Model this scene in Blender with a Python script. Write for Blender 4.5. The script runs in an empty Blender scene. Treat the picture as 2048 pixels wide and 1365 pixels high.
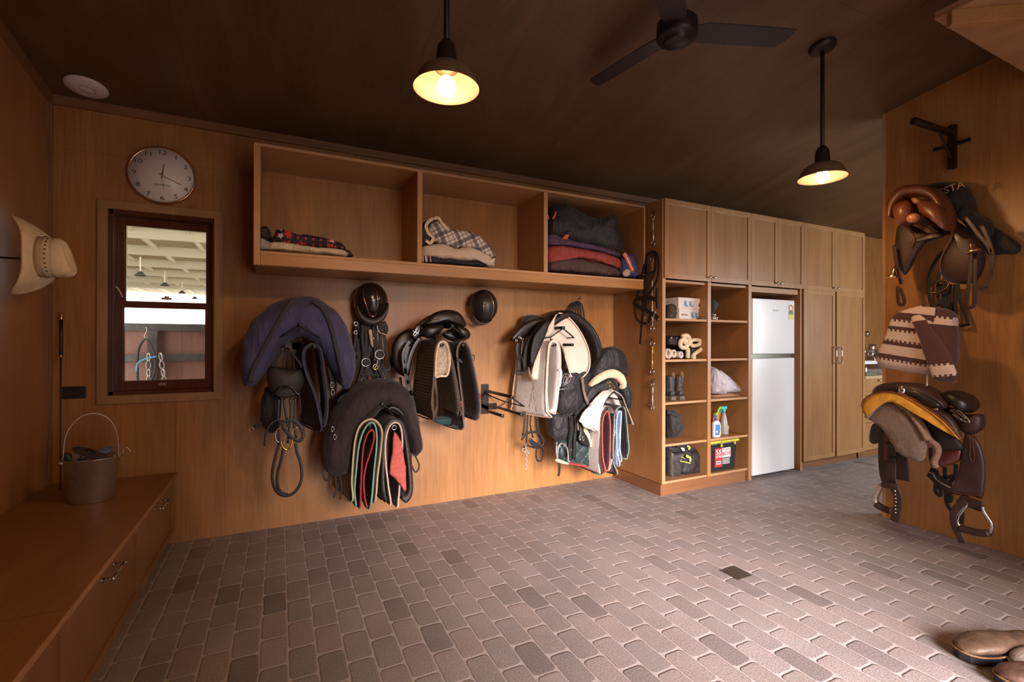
import bpy, bmesh, math, random
from math import sin, cos, pi, radians, sqrt, atan2
from mathutils import Vector, Matrix, noise
random.seed(7)
C = bpy.context.scene.collection
SC = bpy.context.scene
V = Vector
# ------------------------------------------------------------------ camera
F = 951.2
CAMH = 1.32
yaw, pit, rol = radians(26.0), radians(0.09), radians(0.118)
_f = V((sin(yaw)*cos(pit), cos(yaw)*cos(pit), sin(pit)))
_r = V((cos(yaw), -sin(yaw), 0)); _u = _r.cross(_f)
_R = _r*cos(rol)+_u*sin(rol); _U = _R.cross(_f)
cam = bpy.data.objects.new('camera', bpy.data.cameras.new('camera')); C.objects.link(cam)
cam.matrix_world = Matrix(((_R.x, _U.x, -_f.x, 0), (_R.y, _U.y, -_f.y, 0), (_R.z, _U.z, -_f.z, CAMH), (0, 0, 0, 1)))
cam.data.sensor_width = 36; cam.data.lens = F/2048*36; cam.data.clip_start = 0.05; cam.data.clip_end = 200
SC.camera = cam
# ------------------------------------------------------------------ view, world, light
SC.view_settings.view_transform = 'Standard'; SC.view_settings.look = 'None'
SC.view_settings.gamma = 1; SC.view_settings.use_curve_mapping = False
SC.view_settings.exposure = 0.18
wd = bpy.data.worlds.new('world'); SC.world = wd; wd.use_nodes = True
wd.node_tree.nodes['Background'].inputs[0].default_value = (1.0, 0.98, 0.93, 1)
wd.node_tree.nodes['Background'].inputs[1].default_value = 2.6

def area(name, loc, target, sx, sy, power, col):
    l = bpy.data.lights.new(name, 'AREA'); l.shape = 'RECTANGLE'; l.size = sx; l.size_y = sy; l.energy = power; l.color = col
    o = bpy.data.objects.new(name, l); C.objects.link(o); o.location = loc
    o.rotation_euler = (V(target)-V(loc)).to_track_quat('-Z', 'Y').to_euler(); return o
dl = area('doorway_daylight', (1.65, -1.95, 1.35), (2.08, 1.9, -0.1), 1.4, 1.9, 82, (1.0, 0.88, 0.87)); dl.data.spread = radians(50)
area('kitchen_window_daylight', (6.6, 0.3, 1.45), (4.9, 2.9, 0.2), 1.5, 1.2, 90, (0.84, 0.93, 1.0))
BULB = 430
# ------------------------------------------------------------------ pixel (2048x1365) -> world point on a real plane
def ray(px, py): return _R*((px-1024)/F)-_U*((py-682.5)/F)+_f
CP = V((0, 0, CAMH))
def onY(px, py, y): d = ray(px, py); return CP+d*(y/d.y)
def onX(px, py, x): d = ray(px, py); return CP+d*(x/d.x)
def onZ(px, py, z): d = ray(px, py); return CP+d*((z-CAMH)/d.z)
FR = dict(A=(470, 560, 2.845), C=(760, 560, 4.267), E=(1000, 580, 3.413), S1=(480, 270, 4.402), S2=(820, 320, 4.096),
          K=(1230, 390, 2.238), R1=(1700, 220, 2.437), R2=(1700, 740, 3.592), L=(0, 560, 2.729), W=(180, 280, 2.482),
          H=(0, 380, 5.25), Q1=(1320, 560, 6.205), Q2=(1320, 730, 5.25), B=(1240, 460, 3.413), P=(0, 0, 1), KT=(1700, 640, 6.2))
def T(fr, pts, pl, y):
    ox, oy, s = FR[fr]; fn = {'Y': onY, 'X': onX, 'Z': onZ}[pl]
    return [fn(ox+p[0]/s, oy+p[1]/s, y+(p[2] if len(p) > 2 else 0)) for p in pts]
# ------------------------------------------------------------------ materials
MATS = {}
def nt(name):
    m = bpy.data.materials.new(name); m.use_nodes = True; t = m.node_tree
    b = t.nodes['Principled BSDF']; return m, t, b
def N(t, ty, **k):
    n = t.nodes.new(ty)
    for a, v in k.items(): setattr(n, a, v)
    return n
def mat(name, col, rough=0.6, metal=0, var=0.12, vs=30, bump=0.0, bs=200, sheen=0, coat=0, emit=None, es=0, alpha=None, trans=0, spec=None):
    if name in MATS: return MATS[name]
    m, t, b = nt(name); L = t.links.new
    co = N(t, 'ShaderNodeTexCoord')
    if var:
        n = N(t, 'ShaderNodeTexNoise'); n.inputs['Scale'].default_value = vs; n.inputs['Detail'].default_value = 4
        L(co.outputs['Object'], n.inputs['Vector'])
        r = N(t, 'ShaderNodeValToRGB'); e = r.color_ramp.elements
        e[0].position = .3; e[1].position = .7
        e[0].color = tuple(c*(1-var) for c in col)+(1,); e[1].color = tuple(min(1, c*(1+var)) for c in col)+(1,)
        L(n.outputs[0], r.inputs[0]); L(r.outputs[0], b.inputs['Base Color'])
    else: b.inputs['Base Color'].default_value = tuple(col)+(1,)
    b.inputs['Roughness'].default_value = rough; b.inputs['Metallic'].default_value = metal
    if spec is not None: b.inputs['Specular IOR Level'].default_value = spec
    if sheen: b.inputs['Sheen Weight'].default_value = sheen
    if coat: b.inputs['Coat Weight'].default_value = coat; b.inputs['Coat Roughness'].default_value = .15
    if trans: b.inputs['Transmission Weight'].default_value = trans
    if bump:
        n2 = N(t, 'ShaderNodeTexNoise'); n2.inputs['Scale'].default_value = bs; n2.inputs['Detail'].default_value = 3
        L(co.outputs['Object'], n2.inputs['Vector'])
        bp = N(t, 'ShaderNodeBump'); bp.inputs['Strength'].default_value = bump; bp.inputs['Distance'].default_value = .004
        L(n2.outputs[0], bp.inputs['Height']); L(bp.outputs[0], b.inputs['Normal'])
        if any(k in name for k in ('fabric', 'nylon', 'cotton', 'lilac', 'velvet', 'rubber_sheet', 'rag')):
            n3 = N(t, 'ShaderNodeTexNoise'); n3.inputs['Scale'].default_value = 7; n3.inputs['Detail'].default_value = 3; n3.inputs['Distortion'].default_value = 1.6
            mp = N(t, 'ShaderNodeMapping'); mp.inputs['Scale'].default_value = (1.5, 1.5, .7); mp.inputs['Rotation'].default_value = (.4, .5, 0); L(co.outputs['Object'], mp.inputs[0]); L(mp.outputs[0], n3.inputs['Vector'])
            b3 = N(t, 'ShaderNodeBump'); b3.inputs['Strength'].default_value = .8; b3.inputs['Distance'].default_value = .035
            L(n3.outputs[0], b3.inputs['Height']); L(b3.outputs[0], bp.inputs['Normal'])
    if emit: b.inputs['Emission Color'].default_value = tuple(emit)+(1,); b.inputs['Emission Strength'].default_value = es
    MATS[name] = m; return m
def wood(name, c1, c2, axis='z', rough=0.42, fine=1.0, coat=0.0, patch=1.0):
    """stained plywood: long fibres along one axis, cloudy stain on top"""
    if name in MATS: return MATS[name]
    m, t, b = nt(name); L = t.links.new
    co = N(t, 'ShaderNodeTexCoord'); mp = N(t, 'ShaderNodeMapping')
    s = {'x': (1.2, 30, 30), 'y': (30, 1.2, 30), 'z': (30, 30, 1.2)}[axis]
    mp.inputs['Scale'].default_value = s; L(co.outputs['Object'], mp.inputs[0])
    n = N(t, 'ShaderNodeTexNoise'); n.inputs['Scale'].default_value = 2.2*fine; n.inputs['Detail'].default_value = 8; n.inputs['Roughness'].default_value = .65
    n.inputs['Distortion'].default_value = .6
    L(mp.outputs[0], n.inputs['Vector'])
    mp2 = N(t, 'ShaderNodeMapping'); s2 = {'x': (.6, 2.2, 2.2), 'y': (2.2, .6, 2.2), 'z': (2.2, 2.2, .6)}[axis]
    mp2.inputs['Scale'].default_value = s2; L(co.outputs['Object'], mp2.inputs[0])
    n2 = N(t, 'ShaderNodeTexNoise'); n2.inputs['Scale'].default_value = 1.6*patch; n2.inputs['Detail'].default_value = 5; n2.inputs['Distortion'].default_value = 1.5
    L(mp2.outputs[0], n2.inputs['Vector'])
    mx = N(t, 'ShaderNodeMix', data_type='FLOAT'); mx.inputs[0].default_value = .5
    L(n.outputs[0], mx.inputs[2]); L(n2.outputs[0], mx.inputs[3])
    r = N(t, 'ShaderNodeValToRGB'); e = r.color_ramp.elements
    e[0].position = .34; e[1].position = .66; e[0].color = tuple(c2)+(1,); e[1].color = tuple(c1)+(1,)
    L(mx.outputs[0], r.inputs[0]); L(r.outputs[0], b.inputs['Base Color'])
    rr = N(t, 'ShaderNodeMapRange'); rr.inputs[3].default_value = rough-.07; rr.inputs[4].default_value = rough+.1
    L(n.outputs[0], rr.inputs[0]); L(rr.outputs[0], b.inputs['Roughness'])
    bp = N(t, 'ShaderNodeBump'); bp.inputs['Strength'].default_value = .12; bp.inputs['Distance'].default_value = .003
    L(n.outputs[0], bp.inputs['Height']); L(bp.outputs[0], b.inputs['Normal'])
    b.inputs['Coat Weight'].default_value = coat
    MATS[name] = m; return m
def quilt(name, col, kind='diamond', scale=40, rough=.75, amp=.7, col2=None, axes='YZ'):
    """stitched fabric: pattern in the surface height (and slightly in dye)"""
    if name in MATS: return MATS[name]
    m, t, b = nt(name); L = t.links.new
    co = N(t, 'ShaderNodeTexCoord'); sp = N(t, 'ShaderNodeSeparateXYZ'); L(co.outputs['Object'], sp.inputs[0])
    def mth(op, a, bb=None, c=None):
        n = N(t, 'ShaderNodeMath', operation=op)
        for i, q in enumerate((a, bb, c)):
            if q is None: continue
            if isinstance(q, (int, float)): n.inputs[i].default_value = q
            else: L(q, n.inputs[i])
        return n.outputs[0]
    if axes == 'XZ': u, v = sp.outputs[0], sp.outputs[2]
    else: u, v = sp.outputs[1], sp.outputs[2]
    if kind == 'diamond':
        p = mth('ADD', u, v); q = mth('SUBTRACT', u, v)
    elif kind == 'herring':
        p = mth('ADD', mth('MULTIPLY', mth('PINGPONG', u, .006), 1.2), v); q = mth('MULTIPLY', u, 0.25)
    elif kind == 'rib':
        p = v; q = mth('MULTIPLY', u, .3)
    else: p, q = u, v
    a = mth('ABSOLUTE', mth('SINE', mth('MULTIPLY', p, scale*pi))); c = mth('ABSOLUTE', mth('SINE', mth('MULTIPLY', q, scale*pi)))
    h = mth('POWER', mth('MINIMUM', a, c) if kind != 'herring' else a, .5)
    r = N(t, 'ShaderNodeValToRGB'); e = r.color_ramp.elements
    c2 = col2 or tuple(x*.55 for x in col)
    e[0].color = tuple(c2)+(1,); e[1].color = tuple(col)+(1,); e[1].position = .55
    L(h, r.inputs[0]); L(r.outputs[0], b.inputs['Base Color'])
    bp = N(t, 'ShaderNodeBump'); bp.inputs['Strength'].default_value = amp; bp.inputs['Distance'].default_value = .006
    L(h, bp.inputs['Height']); L(bp.outputs[0], b.inputs['Normal'])
    b.inputs['Roughness'].default_value = rough; b.inputs['Sheen Weight'].default_value = .1
    MATS[name] = m; return m
# plywoods
ply_wall = wood('stained_plywood_wall', (0.4454, 0.2082, 0.0665), (0.2573, 0.1072, 0.0294), 'z', .40)
ply_side = wood('stained_plywood_side', (0.3959, 0.1874, 0.0684), (0.2672, 0.1145, 0.0370), 'z', .36)
ply_ceil = wood('shade_darkened_plywood_ceiling', (0.1485, 0.0781, 0.0351), (0.0792, 0.0395, 0.0171), 'y', .42, fine=1.3)  # same ply as the walls; colour darkened to stand in for ceiling shade
ply_shelf = wood('oiled_plywood_shelf', (0.4553, 0.2239, 0.0808), (0.3266, 0.1509, 0.0475), 'x', .38)
ply_upr = wood('oiled_plywood_upright', (0.4454, 0.2186, 0.0808), (0.3167, 0.1457, 0.0475), 'z', .38)
ply_edge = wood('plywood_edge', (.60, .34, .17), (.36, .18, .075), 'x', .6, fine=3)
ply_edgez = wood('plywood_edge_upright', (.60, .34, .17), (.36, .18, .075), 'z', .6, fine=3)
ply_edgey = wood('plywood_edge_depth', (.48, .26, .12), (.28, .13, .05), 'y', .6, fine=3)
ply_bench = wood('bench_plywood', (0.3266, 0.1457, 0.0475), (0.1980, 0.0812, 0.0238), 'y', .34)
ply_door = wood('cabinet_door_plywood', (0.3761, 0.1874, 0.0712), (0.2573, 0.1198, 0.0399), 'z', .33)
ply_frame = wood('cabinet_frame_timber', (0.4157, 0.2186, 0.0855), (0.2870, 0.1406, 0.0494), 'z', .35)
oak = wood('window_casing_timber', (0.4157, 0.2290, 0.0950), (0.2771, 0.1406, 0.0522), 'z', .45)
mahog = wood('mahogany_sash', (.115, .028, .014), (.06, .014, .008), 'z', .22, coat=.5)
black_metal = mat('black_powder_coat', (.008, .007, .007), .38, .1, var=0)
rubber = mat('black_rubber', (.03, .027, .026), .6, var=.1)
dark_bronze = mat('dark_bronze_enamel', (.028, .017, .012), .45, .4, var=.1)
leather = mat('black_leather', (.010, .007, .006), .38, bump=.25, bs=180, var=.3, vs=12, coat=.1)
leather_dull = mat('dull_black_leather', (.011, .009, .008), .62, bump=.3, bs=160, var=.35, vs=14)
leather_brown = mat('brown_leather', (.13, .036, .014), .42, bump=.25, bs=150, var=.35, vs=9, coat=.1)
leather_dark = mat('dark_brown_leather', (.036, .014, .010), .5, bump=.3, bs=120, var=.35, vs=10, coat=.04)
leather_tan = mat('tan_leather', (.34, .13, .045), .4, bump=.2, bs=150, var=.2, coat=.2)
chrome = mat('polished_steel', (.62, .60, .58), .16, 1, var=0)
steel = mat('brushed_steel', (.56, .50, .46), .34, .85, var=.1, vs=20)
gold = mat('brass_metal', (.75, .50, .18), .25, 1, var=0)
copper = mat('rose_gold_metal', (.66, .36, .22), .2, 1, var=0)
white_paint = mat('white_enamel', (.78, .75, .76), .25, var=0, coat=.3)
white_plastic = mat('white_plastic', (.70, .60, .57), .45, var=0)
black_plastic = mat('black_plastic', (.012, .011, .012), .35, var=0)
blue_fab = mat('navy_cover_fabric', (.056, .056, .150), .75, bump=.35, bs=60, var=.25, vs=9, sheen=.15)
brown_fab = mat('dark_brown_cover_fabric', (.024, .013, .013), .8, bump=.35, bs=50, var=.2, vs=10, sheen=.1)
black_fab = mat('black_nylon_fabric', (.011, .009, .011), .62, bump=.4, bs=40, var=.25, vs=14, sheen=.1)
navy_fab = mat('dark_navy_fabric', (.012, .013, .028), .7, bump=.3, bs=60, var=.3, vs=12)
cream_fab = mat('cream_cotton', (.66, .56, .43), .85, bump=.4, bs=90, var=.10, vs=16)
white_fab = mat('white_cotton', (.66, .58, .52), .85, bump=.4, bs=90, var=.06, vs=16)
fleece = mat('cream_sheepskin', (.70, .56, .36), .95, bump=1.0, bs=120, var=.2, vs=60, sheen=.3)
fleece_grey = mat('grey_sheepskin', (.46, .36, .26), .95, bump=1.0, bs=110, var=.3, vs=60, sheen=.3)
felt = mat('grey_brown_felt', (.17, .115, .08), .95, bump=.8, bs=160, var=.18, vs=60, sheen=.2)
felt_edge = mat('felt_edge', (.23, .135, .095), .95, bump=.8, bs=160, var=.2, vs=70)
yellow_pad = mat('yellow_sheepskin_lining', (.62, .29, .025), .8, bump=.7, bs=60, var=.2, vs=20)
red_fab = mat('brick_red_rug_fabric', (.30, .045, .033), .75, bump=.3, bs=40, var=.12)
choc_fab = mat('chocolate_rug_fabric', (.075, .037, .033), .75, bump=.35, bs=40, var=.15)
bluebag = mat('blue_rug_fabric', (.04, .045, .16), .75, bump=.4, bs=40, var=.3)
salmon = mat('salmon_cloth', (.56, .115, .095), .85, bump=.5, bs=120, var=.15, vs=40)
glass_m = None
# ------------------------------------------------------------------ mesh builder
class MB:
    def __init__(s): s.v = []; s.f = []; s.m = []; s.sm = []
    def add(s, vs, fs, mi=0, sm=True):
        o = len(s.v); s.v += [V(p) for p in vs]
        for f in fs: s.f.append([i+o for i in f]); s.m.append(mi); s.sm.append(sm)
        return s
    def box(s, lo, hi, mi=0, M=None):
        x0, y0, z0 = lo; x1, y1, z1 = hi
        vs = [V(p) for p in ((x0, y0, z0), (x1, y0, z0), (x1, y1, z0), (x0, y1, z0), (x0, y0, z1), (x1, y0, z1), (x1, y1, z1), (x0, y1, z1))]
        if M: vs = [M @ p for p in vs]
        return s.add(vs, [(0, 3, 2, 1), (4, 5, 6, 7), (0, 1, 5, 4), (1, 2, 6, 5), (2, 3, 7, 6), (3, 0, 4, 7)], mi, False)
    def prism(s, poly, d, mi=0, sm=False):
        n = len(poly); vs = [V(p) for p in poly]+[V(p)+V(d) for p in poly]
        fs = [tuple(range(n))[::-1], tuple(range(n, 2*n))]+[(i, (i+1) % n, (i+1) % n+n, i+n) for i in range(n)]
        return s.add(vs, fs, mi, sm)
    def lathe(s, prof, c, axis=(0, 0, 1), n=32, mi=0, sx=1, sy=1, xref=None, sm=True, cap=True):
        a = V(axis).normalized(); u = V(xref) if xref else (V((1, 0, 0)) if abs(a.x) < .9 else V((0, 1, 0)))
        u = (u-a*u.dot(a)).normalized(); w = a.cross(u); c = V(c); vs = []; fs = []
        for r, h in prof:
            for i in range(n):
                t = 2*pi*i/n; vs.append(c+a*h+u*(r*cos(t)*sx)+w*(r*sin(t)*sy))
        k = len(prof)
        for j in range(k-1):
            for i in range(n):
                i2 = (i+1) % n; fs.append((j*n+i, j*n+i2, (j+1)*n+i2, (j+1)*n+i))
        if cap and prof[0][0] > 1e-6: fs.append(tuple(range(n))[::-1])
        if cap and prof[-1][0] > 1e-6: fs.append(tuple((k-1)*n+i for i in range(n)))
        return s.add(vs, fs, mi, sm)
    def cyl(s, a, b, r, r2=None, n=16, mi=0):
        a = V(a); b = V(b); r2 = r if r2 is None else r2; h = (b-a).length
        e = min(r, r2, h)*.12
        return s.lathe([(0, 0), (r-e, 0), (r, e), (r2, h-e), (r2-e, h), (0, h)], a, b-a, n, mi)
    def ell(s, c, r, n=20, mi=0, M=None):
        c = V(c); vs = []; fs = []; k = n//2
        for j in range(k+1):
            p = pi*j/k
            for i in range(n):
                t = 2*pi*i/n; q = V((r[0]*sin(p)*cos(t), r[1]*sin(p)*sin(t), r[2]*cos(p)))
                vs.append(c+(M @ q if M else q))
        for j in range(k):
            for i in range(n): i2 = (i+1) % n; fs.append((j*n+i, (j+1)*n+i, (j+1)*n+i2, j*n+i2))
        return s.add(vs, fs, mi)
    def sweep(s, P, wB, wN, nref=(0, -1, 0), n=10, pw=2.0, mi=0, closed=False, sub=4, wdir=None, cap=True, wr=0, wf=8, round_ends=False):
        """section of half width wB (in plane) and half depth wN (along nref) carried along a smoothed path"""
        P = [V(p) for p in P]; k = len(P)
        wB = [wB]*k if isinstance(wB, (int, float)) else list(wB); wN = [wN]*k if isinstance(wN, (int, float)) else list(wN)
        Q = []; B_ = []; N_ = []
        segs = k if closed else k-1
        for i in range(segs):
            g = lambda A, j: (A[j % k] if closed else A[max(0, min(k-1, j))])
            for q in range(sub):
                t = q/sub
                def cr(A):
                    a, b, c, d = g(A, i-1), g(A, i), g(A, i+1), g(A, i+2)
                    return (b*2+(c-a)*t+(a*2-b*5+c*4-d)*(t*t)+(b*3-a-c*3+d)*(t*t*t))*.5
                Q.append(cr(P)); B_.append(max(1e-4, cr(wB))); N_.append(max(1e-4, cr(wN)))
        if not closed: Q.append(P[-1]); B_.append(wB[-1]); N_.append(wN[-1])
        m = len(Q); vs = []; fs = []; nr = V(nref); prev = None
        for i in range(m):
            a = Q[(i-1) % m] if (closed or i) else Q[0]; b = Q[(i+1) % m] if (closed or i < m-1) else Q[m-1]
            t = (b-a)
            t = t.normalized() if t.length > 1e-9 else V((0, 0, 1))
            if wdir is not None:
                Bd = V(wdir); Nd = t.cross(Bd)
            else:
                nn = nr-t*nr.dot(t)
                if nn.length < .15 and prev is not None: nn = prev-t*prev.dot(t)
                if nn.length < 1e-4: nn = t.orthogonal()
                nn.normalize(); prev = nn; Nd = nn; Bd = t.cross(nn)
            if Nd.length < 1e-6: Nd = t.orthogonal()
            Nd = Nd.normalized(); Bd = Bd.normalized()
            for j in range(n):
                th = 2*pi*j/n+pi/n; c, d = cos(th), sin(th); e = 2/pw
                x = math.copysign(abs(c)**e, c)*B_[i]; y = math.copysign(abs(d)**e, d)*N_[i]
                p = Q[i]+Bd*x+Nd*y
                if wr: p += noise.noise_vector(p*wf)*wr+noise.noise_vector(p*wf*3)*wr*.35
                vs.append(p)
        for i in range(m if closed else m-1):
            i2 = (i+1) % m
            for j in range(n): j2 = (j+1) % n; fs.append((i*n+j, i*n+j2, i2*n+j2, i2*n+j))
        if not closed and cap:
            fs.append(tuple(range(n))[::-1]); fs.append(tuple((m-1)*n+j for j in range(n)))
        return s.add(vs, fs, mi)
    def tube(s, P, r, n=8, mi=0, closed=False, sub=5): return s.sweep(P, r, r, n=n, mi=mi, closed=closed, sub=sub)
    def strap(s, P, w, t=.003, nref=(0, -1, 0), mi=0, closed=False, sub=5): return s.sweep(P, w/2, t/2, nref, n=8, pw=5, mi=mi, closed=closed, sub=sub)
    def blob(s, O, Tf=.03, Tb=.03, nrm=(0, -1, 0), c=None, rings=9, pw=2.2, mi=0, sub=4, wr=0, wf=10, smooth=True, mi2=None):
        """rounded solid with a closed outline: bulges Tf toward nrm and Tb away from it"""
        O = [V(p) for p in O]; k = len(O)
        if smooth:
            Q = []
            for i in range(k):
                a, b, cc, d = O[i-1], O[i], O[(i+1) % k], O[(i+2) % k]
                for q in range(sub):
                    t = q/sub; Q.append((b*2+(cc-a)*t+(a*2-b*5+cc*4-d)*t*t+(b*3-a-cc*3+d)*t**3)*.5)
        else:
            Q = [O[i].lerp(O[(i+1) % k], q/sub) for i in range(k) for q in range(sub)]
        m = len(Q); nv = V(nrm).normalized()
        if c is None: c = sum(Q, V())/m
        c = V(c); vs = []; fs = []
        def put(sc, h):
            for p in Q:
                q = c+(p-c)*sc+nv*h
                if wr: q += noise.noise_vector(q*wf)*wr+noise.noise_vector(q*wf*2.7)*wr*.4
                vs.append(q)
        R = []
        for j in range(rings): sc = j/rings; R.append((sc, Tf*max(0, 1-sc**pw)**(1/pw)))
        R.append((1, 0))
        for j in range(rings-1, -1, -1): sc = j/rings; R.append((sc, -Tb*max(0, 1-sc**pw)**(1/pw)))
        R[0] = (1e-3, R[0][1]); R[-1] = (1e-3, R[-1][1])
        for sc, h in R: put(sc, h)
        for j in range(len(R)-1):
            for i in range(m): i2 = (i+1) % m; fs.append((j*m+i, (j+1)*m+i, (j+1)*m+i2, j*m+i2))
        return s.add(vs, fs, mi)
    def loft(s, A, B, nv=6, sub=4, mi=0, wr=0, wf=8, bow=0, bn=(0, 0, 1), th=0.0, closed=False):
        """sheet between two curves (front A, back B); th>0 gives it thickness"""
        def sm(P):
            P = [V(p) for p in P]; k = len(P); Q = []
            for i in range(k-1):
                a, b, c, d = P[max(0, i-1)], P[i], P[i+1], P[min(k-1, i+2)]
                for q in range(sub):
                    t = q/sub; Q.append((b*2+(c-a)*t+(a*2-b*5+c*4-d)*t*t+(b*3-a-c*3+d)*t**3)*.5)
            return Q+[P[-1]]
        def rs(P, n):
            L = [0]
            for i in range(1, len(P)): L.append(L[-1]+(P[i]-P[i-1]).length)
            out = []; j = 0
            for q in range(n):
                t = L[-1]*q/(n-1)
                while j < len(P)-2 and L[j+1] < t: j += 1
                d = L[j+1]-L[j]; out.append(P[j].lerp(P[j+1], (t-L[j])/d if d > 1e-9 else 0))
            return out
        A = sm(A); n = len(A); A = rs(A, n); B = rs(sm(B), n); G = []
        for j in range(nv+1):
            t = j/nv; row = []
            for i in range(n):
                p = A[i].lerp(B[i], t)+V(bn)*(bow*sin(pi*t))
                if wr: p += noise.noise_vector(p*wf)*wr
                row.append(p)
            G.append(row)
        vs = [p for r in G for p in r]; fs = []
        for j in range(nv):
            for i in range(n-1): fs.append((j*n+i, j*n+i+1, (j+1)*n+i+1, (j+1)*n+i))
        if th > 0:
            nr = [V() for _ in vs]
            for f in fs:
                q = (vs[f[1]]-vs[f[0]]).cross(vs[f[3]]-vs[f[0]])
                for i in f: nr[i] += q
            o = len(vs); vs2 = [p-(q.normalized() if q.length > 1e-12 else V((0, 0, 1)))*th for p, q in zip(vs, nr)]
            bd = list(range(n))+[j*n+n-1 for j in range(1, nv+1)]+[nv*n+i for i in range(n-2, -1, -1)]+[j*n for j in range(nv-1, 0, -1)]
            fs2 = [tuple(i+o for i in f[::-1]) for f in fs]
            fs3 = [(bd[(i+1) % len(bd)], bd[i], bd[i]+o, bd[(i+1) % len(bd)]+o) for i in range(len(bd))]
            vs = vs+vs2; fs = fs+fs2+fs3
        return s.add(vs, fs, mi)
    def build(s, name, mats, parent=None, bevel=0, sub=0):
        me = bpy.data.meshes.new(name); me.from_pydata([tuple(p) for p in s.v], [], s.f)
        for m in (mats if isinstance(mats, (list, tuple)) else [mats]): me.materials.append(m)
        for p, mi, sm in zip(me.polygons, s.m, s.sm): p.material_index = mi; p.use_smooth = sm
        bm = bmesh.new(); bm.from_mesh(me); bmesh.ops.remove_doubles(bm, verts=bm.verts, dist=1e-6)
        bmesh.ops.recalc_face_normals(bm, faces=bm.faces); bm.to_mesh(me); bm.free(); me.update()
        o = bpy.data.objects.new(name, me); C.objects.link(o)
        if parent: o.parent = parent
        if bevel:
            b = o.modifiers.new('bevel', 'BEVEL'); b.width = bevel; b.segments = 2; b.limit_method = 'ANGLE'; b.angle_limit = radians(40)
        if sub: q = o.modifiers.new('sub', 'SUBSURF'); q.levels = sub; q.render_levels = sub
        return o
ROOTS = []
def thing(name, label, cat, group=None):
    o = bpy.data.objects.new(name, None); C.objects.link(o); o['label'] = label; o['category'] = cat; o.empty_display_size = .1
    if group: o['group'] = group
    ROOTS.append(o); return o
def tag(o, label, cat, group=None):
    o['label'] = label; o['category'] = cat
    if group: o['group'] = group
    return o
def struct(name, mb, m, bevel=0, parent=None):
    o = mb.build(name, m, parent, bevel)
    if not parent: o['kind'] = 'structure'
    return o
def dup(root, off, label=None):
    r = root.copy(); C.objects.link(r); ROOTS.append(r)
    r['off'] = tuple(off)
    if label: r['label'] = label
    for ch in list(root.children):
        c = ch.copy(); C.objects.link(c); c.parent = r; c.location = V(ch.location)+V(off)
        for g in ch.children: d = g.copy(); C.objects.link(d); d.parent = c
    return r
def text(body, size, loc, rot, m, name, parent, ext=.0006, align='CENTER', sx=1.0, font_bold=0.0):
    cu = bpy.data.curves.new(name, 'FONT'); cu.body = body; cu.size = size; cu.extrude = ext; cu.align_x = align; cu.align_y = 'CENTER'; cu.offset = font_bold
    cu.resolution_u = 3
    to = bpy.data.objects.new('tmp', cu); C.objects.link(to)
    dg = bpy.context.evaluated_depsgraph_get(); me = bpy.data.meshes.new_from_object(to.evaluated_get(dg))
    bpy.data.objects.remove(to); bpy.data.curves.remove(cu)
    M = Matrix.Translation(V(loc)) @ rot.to_4x4() @ Matrix.Diagonal((sx, 1, 1, 1)); me.transform(M)
    me.materials.clear(); me.materials.append(m); me.name = name
    o = bpy.data.objects.new(name, me); C.objects.link(o)
    if parent: o.parent = parent
    return o
RY = Matrix.Rotation(radians(90), 3, 'X')                    # text facing -Y
RXM = Matrix.Rotation(radians(-90), 3, 'Z') @ RY             # text facing -X

# ================================================================== SETTING
WX, WY, PX = -1.24, 3.76, 4.10
CZ, CS = 2.785, 0.15
def cz(y): return CZ+CS*(WY-y)
YF, KX, KY = -2.0, 8.3, 0.2
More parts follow.
